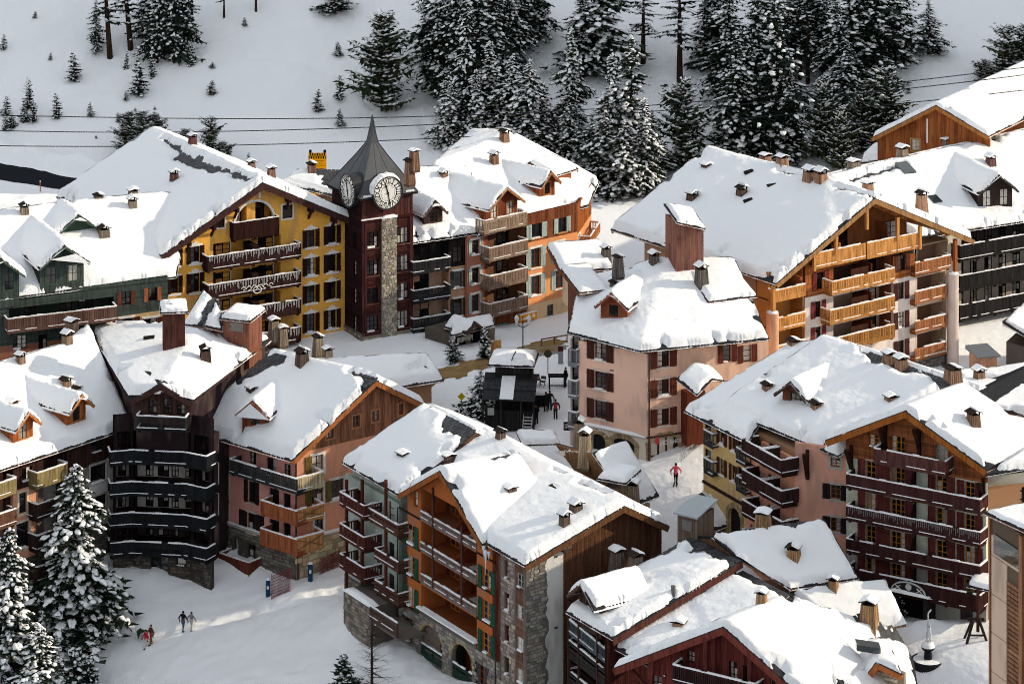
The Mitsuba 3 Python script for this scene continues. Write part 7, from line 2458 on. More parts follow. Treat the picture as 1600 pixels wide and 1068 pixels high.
# near trees
plant('near_spruce', 117, 1004, 282, 158, 'big snow laden spruce in front of the dark bowed balconies', key='spruce_tree')
plant('near_spruce', 14, 1150, 330, 150, 'sunlit snow laden spruce cut by the left edge', P=W(14, 1150, 212), key='spruce_tree')
plant('near_spruce', 62, 1150, 170, 130, 'lower snow laden spruce at the bottom left corner', P=W(62, 1150, 209), key='spruce_tree')
stand('young_fir', [(118, 1105, 92, 62), (142, 1098, 76, 34), (100, 1110, 80, 50)], 'dark young fir beside the corner spruces', 'young firs at the bottom left', key='young_conifer')
plant('young_fir', 538, 1076, 56, 42, 'dark young fir at the bottom edge before the rust house', key='young_conifer')
plant('bare_larch', 581, 1080, 130, 66, 'leafless larch at the bottom edge before the rust house', key='larch_tree')
plant('laden_spruce', 750, 656, 80, 56, 'snowy fir tree beside the dark kiosk on the square', key='fir_tree')

# ---------------------------------------------------------------- cables across the slope
for pts, lab in (([(-30, 178.5), (0, 179), (200, 183.5), (400, 185), (600, 182), (700, 179), (870, 172), (1000, 166), (1200, 150), (1405, 126), (1525, 113.5), (1600, 104.5), (1640, 100)], 'uppermost of the three thin cables crossing the snow slope'),
                 ([(-30, 202.5), (0, 203), (200, 205), (400, 203.5), (600, 198), (700, 192.5), (850, 183), (1000, 174), (1200, 160), (1417, 137), (1600, 116), (1640, 111)], 'middle one of the three thin cables crossing the snow slope'),
                 ([(-30, 226), (0, 227), (180, 228), (400, 225), (600, 219), (690, 214), (870, 205), (1000, 197), (1200, 180), (1417, 160), (1600, 140), (1640, 135)], 'lowest of the three thin cables crossing the snow slope')):
    k = thing('power_cable', lab, 'cable')
    x, y = np.array(pts, float).T
    xi = np.linspace(x[0], x[-1], 70)
    c = np.polyfit(x, y, 4)
    v, f_, c_ = MB().tube([W(a, b, 292) for a, b in zip(xi, np.polyval(c, xi))], .045, lin('2a2d30'), 6).get()
    scene[k] = mikit.ply((v, f_), 'paint', uv=pack(c_))

# ---------------------------------------------------------------- things on the square and the paths
Sg = thing('yellow_piste_panel', 'yellow information panel with a black chequered top standing behind the roofs left of the spire', 'sign')
P = W(496, 268, 298)
w_, h_ = 14 / F * 298, 30 / F * 298
put(Sg, 'board', MB().box(P[0] - w_, P[0] + w_, P[1], P[1] + .12, P[2] - 2.5, P[2] + h_, lin('f0a818')), 'paint')
q = MB()
for i in range(15):
    for j in range(2):
        if (i + j) % 2:
            a = P[0] - w_ + 2 * w_ * i / 15
            q.box(a, a + 2 * w_ / 15, P[1] - .03, P[1] - .005, P[2] + h_ - .3 * (j + 1), P[2] + h_ - .3 * j, lin('1c1610'))
for k, (n_, dz_) in enumerate(((.75, .78), (.5, 1.05), (1.9, 1.3), (.8, 1.6), (.6, 1.85), (1.9, 2.15))):
    q.box(P[0] - w_ * min(n_, 1) * .9, P[0] + w_ * min(n_, 1) * .9, P[1] - .03, P[1] - .005, P[2] + h_ - dz_ - (.05 if n_ < 1 else .03), P[2] + h_ - dz_, lin('8a5410'))
put(Sg, 'print', q, 'paint', kind='stuff')
for sx in (-1, 1):
    put(Sg, 'post', MB().box(P[0] + sx * w_ * .8 - .13, P[0] + sx * w_ * .8 + .13, P[1] + .02, P[1] + .25, P[2] - 6, P[2] + h_ + .28, lin('16181b')), 'wood')


def patch(key, pts, col, bs='stone', lift=.05, step=.5, jag=.35, fine=.0):
    """A sheet of another ground lying on the snow, ragged at the edge."""
    p = Polygon([Wz(a, b, float(ghit(a, b)[2]))[:2] for a, b in pts]).buffer(.01)
    x0, y0, x1, y1 = p.bounds
    g_, h_ = np.meshgrid(np.arange(x0 - 1, x1 + 1, step), np.arange(y0 - 1, y1 + 1, step))
    p3 = np.column_stack([g_.ravel(), h_.ravel(), g_.ravel() * 0])
    dd = shapely.distance(shapely.points(p3[:, :2]), p.exterior) * np.where(shapely.contains_xy(p, p3[:, 0], p3[:, 1]), 1, -1) + jag * 3 * (meshkit.fbm(p3 * .9, 3, 4) - .5)
    z_ = tz(p3[:, 0], p3[:, 1]) + np.where(dd > 0, lift + fine * meshkit.noise(p3 * 3, 3), -.3)
    ii = np.arange(len(p3)).reshape(g_.shape)
    q = np.stack([ii[:-1, :-1], ii[:-1, 1:], ii[1:, 1:], ii[1:, :-1]], -1).reshape(-1, 4)
    keep = (dd[q] > -.8).any(1)
    tri = np.vstack([q[keep][:, [0, 1, 2]], q[keep][:, [0, 2, 3]]])
    V = np.column_stack([p3[:, :2], z_])[tri].reshape(-1, 3)
    cen = V.reshape(-1, 3, 3).mean(1)
    tone = .55 + .9 * meshkit.fbm(cen * 1.7, 3, 8)
    c = np.repeat(np.clip(np.asarray(col) * tone[:, None], 0, 1), 3, 0)
    struct(key, MB().add(V, np.arange(len(V)).reshape(-1, 3), c), bs)


patch('path', [(640, 605), (690, 575), (760, 557), (800, 545), (868, 527), (886, 532), (868, 548), (810, 560), (768, 572), (720, 590), (660, 612)], lin('8f7550'), step=.3, jag=.5, fine=.06)
patch('pavement', [(792, 548), (850, 536), (884, 540), (880, 553), (806, 560)], lin('8a8680'), step=.3, jag=.3, fine=.05)

# the porch on the square
Po = thing('stone_arch_porch', 'small stone porch with a snow roof and hanging lights between the dark and orange houses', 'porch')
f = Fc(Po, 706, 536, 772, 518, 260)
z, S = f.Z, f.S
zb_ = z(706, 575)
put(Po, 'door', MB().box(S(710), S(727), -.02, .1, zb_, z(706, 528), lin('1a1b1f')).box(S(735), S(750), -.02, .1, zb_, z(706, 522), lin('17181b')), 'wood', f.M)
f.wall(sbox(S(705), zb_, S(772), z(706, 520)).difference(sbox(S(710), zb_, S(727), z(706, 527))).difference(sbox(S(735), zb_, S(750), z(706, 523))), lin('8a8072'), 'stones', (-.08, .2))
A, K, B = f.pt(702, 524, .9), f.pt(706, 502, -1.6), f.pt(773, 506, .9)
R1 = f.pt(770, 490, -1.6)
roof(Po, [[A, B, R1, K]], T=.35, col=lin('6a5040'), boards_=False)
A, K, B = f.pt(728, 520, 1.3), f.pt(743, 501, 1.3), f.pt(758, 512, 1.3)
d = -f.n * 3
roof(Po, [[A, K, K + d, A + d], [K, B, B + d, K + d]], T=.3, name='gable_roof', col=lin('5a4438'), board=.2)
q = MB()
for s in np.arange(S(704), S(728), .14):
    L = rng.uniform(.15, .55)
    q.beam((s, -.95, z(706, 523)), (s, -.95, z(706, 523) - L), .03, .03, lin('d8d2c0'), up=(1, 0, 0))
put(Po, 'icicle_lights', q, 'paint', f.M, kind='stuff')
f.done()
core(Po, [f.w(S(705), 0, 0), f.w(S(772), 0, 0), f.w(S(772), 4, 0), f.w(S(705), 4, 0)], zb_, z(706, 524), lin('5a524a'), .2)
XM = ('small green christmas tree with lights beside the stone porch on the square', 'christmas trees at the porch')
plant('young_fir', 708, 566, 40, 26, 'christmas tree left of the porch doors on the square', key='christmas_tree')
plant('young_fir', 757, 558, 46, 26, 'christmas tree right of the porch doors on the square', key='christmas_tree')
plant('young_fir', 1453, 962, 48, 30, 'christmas tree right of the arched entrance under the dark red balconies', key='christmas_tree')
plant('young_fir', 1404, 962, 46, 24, 'christmas tree left of the arched entrance under the dark red balconies', key='christmas_tree')
# orange shop sign and mural on the orange house
Sg = thing('orange_shop_sign', 'orange shop sign with white shapes above the doorway of the orange house', 'sign')
f = Fc(Db, 730, 437, 902, 396, 267.7)
g = f
put(Sg, 'board', MB().box(f.S(809), f.S(836), -.28, -.12, f.Z(809, 501), f.Z(809, 491), lin('ee9a1e')), 'paint', f.M)
q = MB()
for a, b, r, e in ((.18, .4, .22, .12), (.32, .35, .2, .1), (.48, .5, .3, .12), (.8, .55, .2, .2)):
    s, zz = f.S(809) + (f.S(836) - f.S(809)) * a, f.Z(809, 501) + .58 * b
    q.prism(Polygon([(s + r * math.cos(t), zz + e * math.sin(t)) for t in np.linspace(0, 6.28, 14)]), -.31, -.28, WHITE)
put(Sg, 'emblem', q, 'paint', f.M)
put(Sg, 'snow', MB().box(f.S(809), f.S(836), -.32, -.05, f.Z(809, 491), f.Z(809, 489.5), SNOWC), 'snow', f.M)
Sg = thing('mountain_picture_panel', 'painted mountain picture panel on the wall beneath the lowest grey balcony', 'sign')
put(Sg, 'panel', MB().box(f.S(774), f.S(793), -.05, .02, f.Z(774, 529), f.Z(774, 507), lin('4a8fa0')), 'paint', f.M)
put(Sg, 'print', MB().prism(Polygon([(f.S(774), f.Z(774, 528)), (f.S(793), f.Z(774, 528)), (f.S(793), f.Z(774, 518)), (f.S(787), f.Z(774, 512)), (f.S(781), f.Z(774, 519)), (f.S(778), f.Z(774, 515))]), -.075, -.05, lin('c9d4d0')), 'paint', f.M)

# street lamp with two lanterns
Lp = thing('street_lamp', 'dark street lamp post with two white lanterns before the shop doorway', 'street lamp')
P = ghit(817, 551)
put(Lp, 'post', MB().lathe([(.12, -.3), (.12, .3), (.06, .4), (.05, 3.3), (0, 3.35)], lin('24262a'), P, 10), 'metal', smooth=True)
for sx in (-1, 1):
    put(Lp, 'lantern', MB().lathe([(.1, 2.5), (.2, 3.0), (.24, 3.05), (.1, 3.3), (0, 3.4)], lin('d8dadc'), P + [sx * .55, 0, .1], 6), 'paint')
    put(Lp, 'arm', MB().beam(P + [0, 0, 2.3], P + [sx * .55, 0, 2.6], .06, .06, lin('24262a')), 'metal')

# kiosk
Kq = thing('dark_bar_kiosk', 'dark wooden bar kiosk with a snow capped roof and steps on the square', 'kiosk')
o = W(798, 662, 243)
ca, sa = math.cos(-.12), math.sin(-.12)
R = np.eye(4); R[:2, :2] = [[ca, -sa], [sa, ca]]; R[:3, 3] = o
DKK = lin('2b2a2b')
m = MB()
for i in range(20):
    a = -2.2 + 4.2 * i / 20
    m.box(a + .01, a + .2, 0, .08, -.5, 1.15, vary(DKK, .15))
m.box(-2.2, 2.0, .08, 4.0, -.5, 1.0, DKK).box(-1.5, 1.5, 1.4, 4.0, 1.0, 4.6, DKK * .8)
put(Kq, 'bar', m, 'wood', R)
m = MB()
for i in range(12):
    y0, y1 = -.5 + i * .19, -.5 + (i + 1) * .19 + .03
    z0, z1 = 2.15 + i * .135, 2.15 + (i + 1) * .135
    m.hexa([(-2.4, y0, z0), (2.1, y0, z0), (2.1, y1, z1 - .02), (-2.4, y1, z1 - .02), (-2.4, y0, z0 + .05), (2.1, y0, z0 + .05), (2.1, y1, z1 + .03), (-2.4, y1, z1 + .03)], vary(lin('3a3a3c'), .16))
put(Kq, 'lower_roof', m, 'wood', R)
put(Kq, 'snow_patch', MB().hexa([(-.9, -.45, 2.25), (.25, -.45, 2.25), (.25, 1.7, 3.78), (-.9, 1.7, 3.78), (-.9, -.45, 2.33), (.25, -.45, 2.33), (.25, 1.7, 3.9), (-.9, 1.7, 3.9)], SNOWC), 'snow', R)
m = MB()
for i in range(8):
    a = -1.4 + i * .36
    m.box(a, a + .3, 1.34, 1.42, 3.9, 4.7, vary(lin('33302f'), .1))
put(Kq, 'upper_wall', m, 'wood', R)
tw = lambda x, y, z_: R[:3, :3] @ np.array([x, y, z_]) + R[:3, 3]
roof(Kq, [[tw(-2.1, .7, 4.75), tw(1.9, .7, 4.75), tw(0, 2.7, 5.25)], [tw(1.9, .7, 4.75), tw(1.9, 4.6, 4.75), tw(0, 2.7, 5.25)], [tw(1.9, 4.6, 4.75), tw(-2.1, 4.6, 4.75), tw(0, 2.7, 5.25)], [tw(-2.1, 4.6, 4.75), tw(-2.1, .7, 4.75), tw(0, 2.7, 5.25)]],
     T=.4, col=lin('2f2c2b'), boards_=False, beads=False)
m = MB()
for k in range(5):
    m.box(1.1, 1.85, -.9 + k * .18, -.66 + k * .18, -.2 + k * .22, -.14 + k * .22, lin('b8b8b8'))
m.beam((1.1, -.95, -.3), (1.1, 0, .95), .05, .08, lin('b8b8b8')).beam((1.85, -.95, -.3), (1.85, 0, .95), .05, .08, lin('b8b8b8'))
put(Kq, 'steps', m, 'wood', R)
m = MB()
for a in (-2.3, -.8, .9, 2.0):
    m.box(a - .06, a + .06, -.45, -.33, -.5, 2.15, lin('35312f'))
put(Kq, 'post', m, 'wood', R)
put(Kq, 'notice', MB().box(-1.9, -1.35, -.52, -.47, .9, 1.5, lin('9a9a98')), 'paint', R)
m = MB().beam((-.15, 1.0, 4.85), (.1, 1.0, 5.5), .08, .08, lin('2a2c2e')).beam((.1, 1.0, 5.5), (.32, 1.0, 5.9), .1, .1, lin('2a2c2e')).beam((-.35, .9, 4.8), (.35, 1.1, 4.9), .04, .06, lin('2a2c2e')).beam((.1, .8, 5.4), (.05, 1.3, 5.35), .05, .05, lin('2a2c2e'))
put(Kq, 'ridge_ornament', m, 'metal', R)


# ---------------------------------------------------------------- people
import manifold3d


def person(key, label, px, py, face, h=1.72, coat='2a2f3a', legs='20242c', hat='1a1a1c', coat2=None, stride=.12, arms=.12, group=None, skis=False, boots='1c1a1a', lift=0.0):
    """A standing or walking figure: one body, joints at hips, knees, shoulders, elbows; five fingers; face azimuth in degrees (0 = along +x)."""
    P = ghit(px, py) + [0, 0, lift]
    s = h / 1.72
    C = {'coat': lin(coat), 'coat2': lin(coat2 or coat), 'legs': lin(legs), 'skin': lin('c08a6c'), 'hat': lin(hat), 'boot': lin(boots), 'glove': lin('1e1e20')}
    J = []

    def bone(a, b, r0, r1, c):
        J.append((np.array(a, float), np.array(b, float), r0, r1, c))
    # x forward, y left, z up
    bone((0, 0, .93), (0, 0, 1.12), .15, .155, 'coat'); bone((0, 0, 1.12), (.01, 0, 1.36), .155, .16, 'coat2'); bone((0, -.13, 1.38), (0, .13, 1.38), .1, .1, 'coat2')
    bone((0, 0, 1.42), (.02, 0, 1.52), .065, .06, 'skin'); bone((.03, 0, 1.57), (.03, 0, 1.62), .088, .092, 'skin'); bone((.12, 0, 1.575), (.135, 0, 1.565), .018, .02, 'skin')
    bone((.01, 0, 1.64), (.005, 0, 1.665), .1, .092, 'hat')
    for sy in (-1, 1):
        st = stride * sy
        hip, knee, ank = (0, .09 * sy, .9), (st * .75 + .03, .1 * sy, .49), (st * 1.25 - .02, .1 * sy, .09)
        bone(hip, knee, .105, .07, 'legs'); bone(knee, ank, .07, .055, 'legs'); bone(ank, (st * 1.25 + .13, .11 * sy, .05), .055, .05, 'boot')
        sh, el, wr = (0, .2 * sy, 1.38), (-st * .5 - .02, (.24 + arms) * sy, 1.12), (-st * .9 + .1, (.23 + arms * .9) * sy, .9)
        bone(sh, el, .075, .06, 'coat2'); bone(el, wr, .06, .045, 'coat')
        wr = np.array(wr)
        bone(wr, wr + [.02, 0, -.08], .04, .038, 'glove')
        for i in range(4):
            b0 = wr + [.035 - .025 * i, .0, -.1]
            bone(b0, b0 + [.012, -.01 * sy, -.055 - .01 * (i in (1, 2))], .012, .01, 'glove')
        bone(wr + [.045, -.01 * sy, -.04], wr + [.07, -.03 * sy, -.085], .013, .011, 'glove')
    parts = []
    for a, b, r0, r1, c in J:
        k = 16
        parts.append(manifold3d.Manifold.batch_hull([manifold3d.Manifold.sphere(r0, k).translate(tuple(a)), manifold3d.Manifold.sphere(r1, k).translate(tuple(b))]))
    m = manifold3d.Manifold.batch_boolean(parts, manifold3d.OpType.Add).refine_to_length(.06).to_mesh()
    tm = trimesh.Trimesh(m.vert_properties[:, :3], m.tri_verts, process=True)
    trimesh.smoothing.filter_taubin(tm, iterations=4)
    tri = np.array(tm.vertices)[np.array(tm.faces)]
    cen = tri.mean(1)
    D = []
    for a, b, r0, r1, c in J:
        t = np.clip(((cen - a) @ (b - a)) / ((b - a) @ (b - a)), 0, 1)
        D.append(np.linalg.norm(cen - a - t[:, None] * (b - a), axis=1) - (r0 + (r1 - r0) * t))
    col = np.array([C[J[i][4]] for i in np.argmin(D, 0)])
    eye = (np.abs(np.abs(cen[:, 1]) - .035) < .014) & (np.abs(cen[:, 2] - 1.6) < .012) & (cen[:, 0] > .08)
    col[eye] = .02
    v = tri.reshape(-1, 3) * s
    R = np.eye(4)
    a = math.radians(face)
    R[:2, :2] = [[math.cos(a), -math.sin(a)], [math.sin(a), math.cos(a)]]
    R[:3, 3] = P
    k = thing(key, label, 'person', group)
    put(k, 'body', MB().add(v, np.arange(len(v)).reshape(-1, 3), np.repeat(col, 3, 0)), 'cloth', R)
    return k, R


person('person', 'person in a black and brown jacket with blue jeans on the lit path', 286, 985, 60, 1.62, coat='6a4a38', coat2='1c2026', legs='3a5a72', stride=.14)
person('person', 'person in a striped grey jacket and light trousers at the right of the lit path', 299, 984, 60, 1.5, coat='b0a8a0', coat2='7f7a78', legs='b5aea6', hat='3a302c', stride=.16)
person('person', 'person in a red and pink jacket with pale trousers lower left on the path', 228, 1012, 215, 1.5, coat='c8404a', coat2='b03040', legs='cfc4b8', hat='2a1a18', stride=.12)
person('person', 'person in brown trousers and dark vest beside the red jacket on the path', 236, 1006, 215, 1.6, coat='8a4a2c', coat2='5a3a2a', legs='8a5030', hat='3a4a30', stride=.12)
k, R = person('person', 'skier in a pink jacket and black trousers before the ski shop', 1056, 755, 80, 1.68, coat='e06a74', coat2='d85a66', legs='17181c', hat='1a1a1c', stride=.2, arms=.18)
for sy in (-1, 1):
    kk = thing('ski', f'{"left" if sy > 0 else "right"} ski on the feet of the skier in pink', 'ski')
    put(kk, 'blade', MB().box(-.75, .85, sy * .12 - .045, sy * .12 + .045, .03, .06, lin('2a2a30')).hexa([(.85, sy * .12 - .045, .03), (1.0, sy * .12 - .03, .12), (1.0, sy * .12 + .03, .12), (.85, sy * .12 + .045, .03), (.85, sy * .12 - .045, .06), (1.0, sy * .12 - .03, .15), (1.0, sy * .12 + .03, .15), (.85, sy * .12 + .045, .06)], lin('2a2a30')), 'paint', R)
person('person', 'person in dark clothes standing on the square left of the red backpack', 853, 642, 100, 1.68, coat='1d2126', coat2='1d2126', stride=.05)
person('person', 'person in dark clothes on the square second from the left of the group', 859, 640, 80, 1.7, coat='23262c', coat2='191c20', stride=.05)
k, R = person('person', 'person with a red and blue backpack on the square by the peach house', 868, 654, 95, 1.7, coat='20242c', coat2='262a34', stride=.05)
bp = thing('backpack', 'red backpack on the person by the peach house', 'backpack')
put(bp, 'bag', MB().hexa([(-.16, -.14, .98), (-.16, .14, .98), (-.3, .13, 1.0), (-.3, -.13, 1.0), (-.14, -.13, 1.42), (-.14, .13, 1.42), (-.24, .1, 1.4), (-.24, -.1, 1.4)], lin('9a3038')), 'cloth', R)
person('person', 'person in black at the market stall by the peach house wall', 884, 603, 200, 1.66, coat='1a1c20', coat2='1a1c20', stride=.05)
person('person', 'person in black standing at the foot of the kiosk steps', 838, 662, 140, 1.7, coat='16181c', coat2='16181c', stride=.05)


# ---------------------------------------------------------------- street things
def crate(x0, x1, y0, y1, z0, z1, c, mb):
    return mb.box(x0, x1, y0, y1, z0, z1, c)


St = thing('market_stall', 'small dark table stall under the wall of the peach house', 'stall')
P = ghit(870, 604)
m = MB().box(P[0] - .75, P[0] + .75, P[1] - .3, P[1] + .5, P[2] + .95, P[2] + 1.05, lin('2c2c2e'))
put(St, 'top', m, 'wood')
for sx in (-1, 1):
    for sy in (-.25, .45):
        put(St, 'leg', MB().box(P[0] + sx * .65 - .06, P[0] + sx * .65 + .06, P[1] + sy - .05, P[1] + sy + .05, P[2] - .3, P[2] + .95, lin('2c2c2e')), 'wood')
put(St, 'stretcher', MB().box(P[0] - .65, P[0] + .65, P[1] - .3, P[1] - .24, P[2] + .2, P[2] + .3, lin('2c2c2e')), 'wood')
Cr = thing('pallet_crate', 'dark slatted crate with a red brown top beside the kiosk', 'crate')
P = ghit(843, 632)
m = MB()
for k in range(4):
    m.box(P[0] - .75, P[0] + .75, P[1] - .45, P[1] - .4, P[2] + .1 + .24 * k, P[2] + .28 + .24 * k, lin('2f2a2a'))
put(Cr, 'side', m, 'wood', kind='stuff')
put(Cr, 'body', MB().box(P[0] - .72, P[0] + .72, P[1] - .4, P[1] + .45, P[2] - .2, P[2] + 1.0, lin('241f20')), 'wood')
put(Cr, 'top', blob_slab(P[0] - .75, P[0] + .75, P[1] - .45, P[1] + .5, P[2] + 1.0, .15), 'snow', smooth=True)
for i, (px, py, fa, lab) in enumerate(((840, 600, .3, 'folding chair left of the cafe table on the square'), (848, 603, -.4, 'folding chair right of the cafe table on the square'))):
    ch = thing('folding_chair', lab, 'chair')
    P = ghit(px, py)
    R = np.eye(4); R[:2, :2] = [[math.cos(fa), -math.sin(fa)], [math.sin(fa), math.cos(fa)]]; R[:3, 3] = P
    put(ch, 'seat', MB().box(-.22, .22, -.2, .2, .44, .48, lin('4a4a4c')), 'wood', R)
    put(ch, 'backrest', MB().box(-.22, .22, .2, .24, .62, .88, lin('4a4a4c')), 'wood', R)
    for sx in (-1, 1):
        put(ch, 'leg', MB().beam((sx * .2, -.25, 0), (sx * .2, .22, .88), .035, .035, lin('2a2a2c'), up=(1, 0, 0)), 'metal', R)
        put(ch, 'leg', MB().beam((sx * .2, .25, 0), (sx * .2, -.18, .46), .035, .035, lin('2a2a2c'), up=(1, 0, 0)), 'metal', R)
tb = thing('cafe_table', 'round brown cafe table between the kiosk and the folding chairs', 'table')
P = ghit(835, 603)
put(tb, 'tabletop', MB().lathe([(0, .72), (.5, .72), (.5, .76), (0, .76)], lin('8a5a44'), P, 18), 'wood')
put(tb, 'leg', MB().lathe([(.25, 0), (.05, .06), (.05, .72), (0, .72)], lin('2a2a2c'), P, 8), 'metal')
for px, py, lab, w_ in ((775, 553, 'light wooden A board standing before the porch', .5), (774, 566, 'left one of two low wooden trestles by the kiosk roof', .35), (788, 562, 'right one of two low wooden trestles by the kiosk roof', .35)):
    ab = thing('sandwich_board', lab, 'sign')
    P = ghit(px, py)
    h_ = 1.3 if w_ > .4 else .8
    for sy in (-1, 1):
        put(ab, 'panel', MB().hexa([(P[0] - w_, P[1] + sy * .35, P[2] - .05), (P[0] + w_, P[1] + sy * .35, P[2] - .05), (P[0] + w_, P[1] + sy * .35 + .05, P[2] - .05), (P[0] - w_, P[1] + sy * .35 + .05, P[2] - .05),
                                    (P[0] - w_ * .9, P[1], P[2] + h_), (P[0] + w_ * .9, P[1], P[2] + h_), (P[0] + w_ * .9, P[1] + .05, P[2] + h_), (P[0] - w_ * .9, P[1] + .05, P[2] + h_)], lin('c9935a')), 'wood')
for px, py, hpx, col, lab, shape in ((856, 583, 32, '4a463a', 'round sign on a thin pole in the sun on the square', 'round'), (721, 638, 20, 'c8b020', 'small yellow diamond sign on a pole at the edge of the square', 'diamond')):
    sg = thing('road_sign', lab, 'sign')
    P = ghit(px, py)
    h_ = hpx / F * P[1]
    put(sg, 'pole', MB().lathe([(.04, -.3), (.04, h_), (0, h_)], lin('5a5a5a'), P, 8), 'metal')
    k = 20 if shape == 'round' else 4
    th = np.linspace(0, 2 * np.pi, k, endpoint=False)
    m = MB()
    ring = [(P[0] + .34 * math.cos(a), P[1] - .08, P[2] + h_ + .34 * math.sin(a)) for a in th]
    back = [(x, y + .05, z_) for x, y, z_ in ring]
    m.add(ring + back, [[0, i, i + 1] for i in range(1, k - 1)] + [[k, k + i + 1, k + i] for i in range(1, k - 1)] + [[i, (i + 1) % k, k + i] for i in range(k)] + [[(i + 1) % k, k + (i + 1) % k, k + i] for i in range(k)], lin(col))
    put(sg, 'plate', m, 'paint')
bn = thing('notice_column', 'pale notice panel with a dark red head against the snow by the peach house', 'sign')
P = ghit(876, 568)
put(bn, 'panel', MB().box(P[0] - .22, P[0] + .22, P[1], P[1] + .1, P[2] - .2, P[2] + 1.5, lin('8a8e94')), 'paint')
put(bn, 'head', MB().box(P[0] - .23, P[0] + .23, P[1] - .02, P[1] + .1, P[2] + 1.15, P[2] + 1.55, lin('4a2528')), 'paint')
rl_ = thing('rail_fence', 'low brown wooden rail at the edge of the path by the orange house', 'fence')
a, b = ghit(846, 541), ghit(886, 534)
for t in (0, .5, 1):
    p = a + (b - a) * t
    put(rl_, 'post', MB().box(p[0] - .06, p[0] + .06, p[1] - .06, p[1] + .06, p[2] - .3, p[2] + .75, lin('7a5a3e')), 'wood')
put(rl_, 'rail', MB().beam(a + [0, 0, .7], b + [0, 0, .7], .08, .1, lin('7a5a3e')), 'wood')
# padded blue posts and nets along the path
for px, py, lab in ((485, 906, 'blue padded post against the stone wall in the sun'), (546, 868, 'blue padded post behind the balconies of the rust house'), (419, 931, 'blue padded post at the shaded corner of the pink house')):
    po = thing('padded_post', lab, 'post')
    P = ghit(px, py)
    put(po, 'pad', MB().lathe([(.17, -.3), (.19, .1), (.19, 1.35), (.15, 1.4), (0, 1.4)], lin('24435f'), P, 14), 'cloth', smooth=True)
    put(po, 'label', MB().box(P[0] - .09, P[0] + .09, P[1] - .215, P[1] - .19, P[2] + .7, P[2] + .95, lin('d8dde0')), 'paint')
    put(po, 'snow', blob_slab(P[0] - .17, P[0] + .17, P[1] - .17, P[1] + .17, P[2] + 1.4, .16), 'snow', smooth=True)
for (xa, ya), (xb, yb), hh, lab in (((424, 936), (453, 924), 1.9, 'dark red safety net at the corner of the stone foot'), ((500, 897), (531, 883), 1.3, 'dark red safety net against the sunlit rubble wall')):
    nt = thing('safety_net', lab, 'net')
    a, b = ghit(xa, ya), ghit(xb, yb)
    q = MB()
    n = 16
    for i in range(n + 1):
        p = a + (b - a) * i / n
        q.beam(p, p + [0, 0, hh], .035, .035, lin('6a2c34'))
    for k in range(9):
        q.beam(a + [0, 0, hh * k / 8], b + [0, 0, hh * k / 8], .035, .035, lin('6a2c34'))
    put(nt, 'mesh', q, 'cloth', kind='stuff')
    for p in (a, b):
        put(nt, 'pole', MB().beam(p - [0, 0, .3], p + [0, 0, hh + .15], .05, .05, lin('8a3a40')), 'paint')
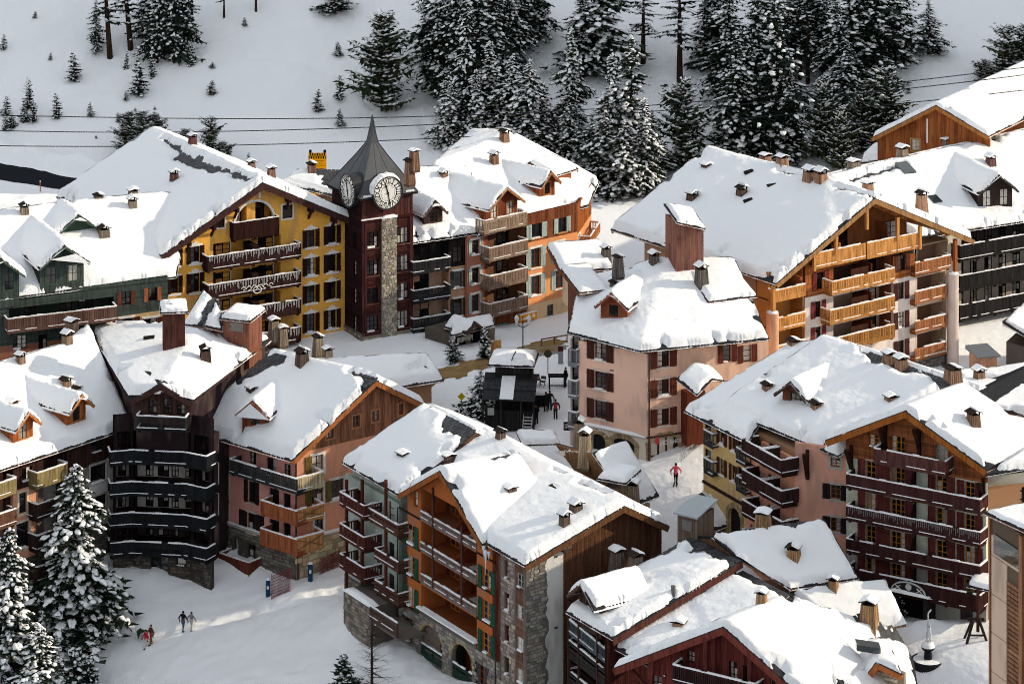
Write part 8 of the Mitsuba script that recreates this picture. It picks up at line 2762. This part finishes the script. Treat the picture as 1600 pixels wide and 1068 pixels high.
# fountain on the shaded square
Fo = thing('snowy_fountain', 'round black fountain basin with a tall snowy ice figure on the shaded square', 'fountain')
P = ghit(1450, 1028) - [0, 0, .3]
put(Fo, 'basin', MB().lathe([(1.15, -.3), (1.2, .3), (1.12, .34), (1.05, .3), (1.0, .15), (0, .15)], lin('2a2c30'), P, 28), 'stone')
put(Fo, 'pedestal', MB().lathe([(.3, .1), (.26, .9), (.45, 1.05), (.5, 1.2), (.4, 1.25), (0, 1.25)], lin('25272b'), P, 18), 'stone')
put(Fo, 'snow', MB().lathe([(1.1, .28), (.8, .36), (.4, .33), (0, .33)], SNOWC, P, 24).lathe([(.5, 1.2), (.42, 1.42), (.2, 1.5), (0, 1.52)], SNOWC, P, 16), 'snow', smooth=True)
q = MB()
base = P + [0, 0, 1.45]
for k in range(5):
    a0 = k * 1.3
    t = np.linspace(0, 1, 10)
    q.tube(base + np.stack([.2 * np.cos(a0 + 5 * t) * (1 - .5 * t) + .05, .2 * np.sin(a0 + 5 * t) * (1 - .5 * t), t * (1.1 + .12 * k)], 1), .045, lin('d4dade'), 5)
q.tube([base + [.05, 0, 1.2], base + [0, 0, 1.9], base + [.02, 0, 2.1], base + [.22, 0, 2.35]], .05, lin('d4dade'), 6)
put(Fo, 'ice_figure', q, 'paint', smooth=True)
ts = thing('timber_trestle', 'dark timber trestle standing in the snow under the porch roof at the right', 'trestle')
P = ghit(1525, 998)
for sx in (-1, 1):
    for sy in (-.5, .5):
        put(ts, 'leg', MB().beam(P + [sx * .75, sy, -.1], P + [sx * .2, sy * .3, 1.5], .14, .14, lin('3a322e')), 'wood')
put(ts, 'beam', MB().beam(P + [-.6, 0, 1.45], P + [.6, 0, 1.45], .2, .2, lin('3a322e')), 'wood')
put(ts, 'stretcher', MB().beam(P + [-.6, -.3, .45], P + [.6, -.3, .45], .1, .1, lin('3a322e')), 'wood')
# lattice rail before the ski shop
lf = thing('lattice_rail', 'grey metal lattice rail beside the ski shop door', 'fence')
a, b = W(1064, 725, 233.6), W(1098, 717, 236.2)
b[2] = a[2] + .1
q = MB().beam(a + [0, 0, 1.1], b + [0, 0, 1.1], .05, .05, lin('8f9296')).beam(a + [0, 0, .1], b + [0, 0, .1], .05, .05, lin('8f9296'))
for i in range(6):
    p, r_ = a + (b - a) * i / 6, a + (b - a) * (i + 1) / 6
    q.beam(p + [0, 0, .1], r_ + [0, 0, 1.1], .03, .03, lin('8f9296')).beam(p + [0, 0, 1.1], r_ + [0, 0, .1], .03, .03, lin('8f9296')).beam(p, p + [0, 0, 1.1], .04, .04, lin('8f9296'))
put(lf, 'lattice', q, 'metal', kind='stuff')
mk = thing('snow_pole', 'short orange marker pole beside the cleared road', 'pole')
P = W(63, 281, 313.5); P[2] = float(tz(P[0], P[1])[0])
put(mk, 'pole', MB().lathe([(.06, -.3), (.06, 1.1), (0, 1.1)], lin('b8583a'), P, 8), 'paint')
put(mk, 'snow', MB().lathe([(.08, 1.08), (.06, 1.2), (0, 1.24)], SNOWC, P, 8), 'snow')
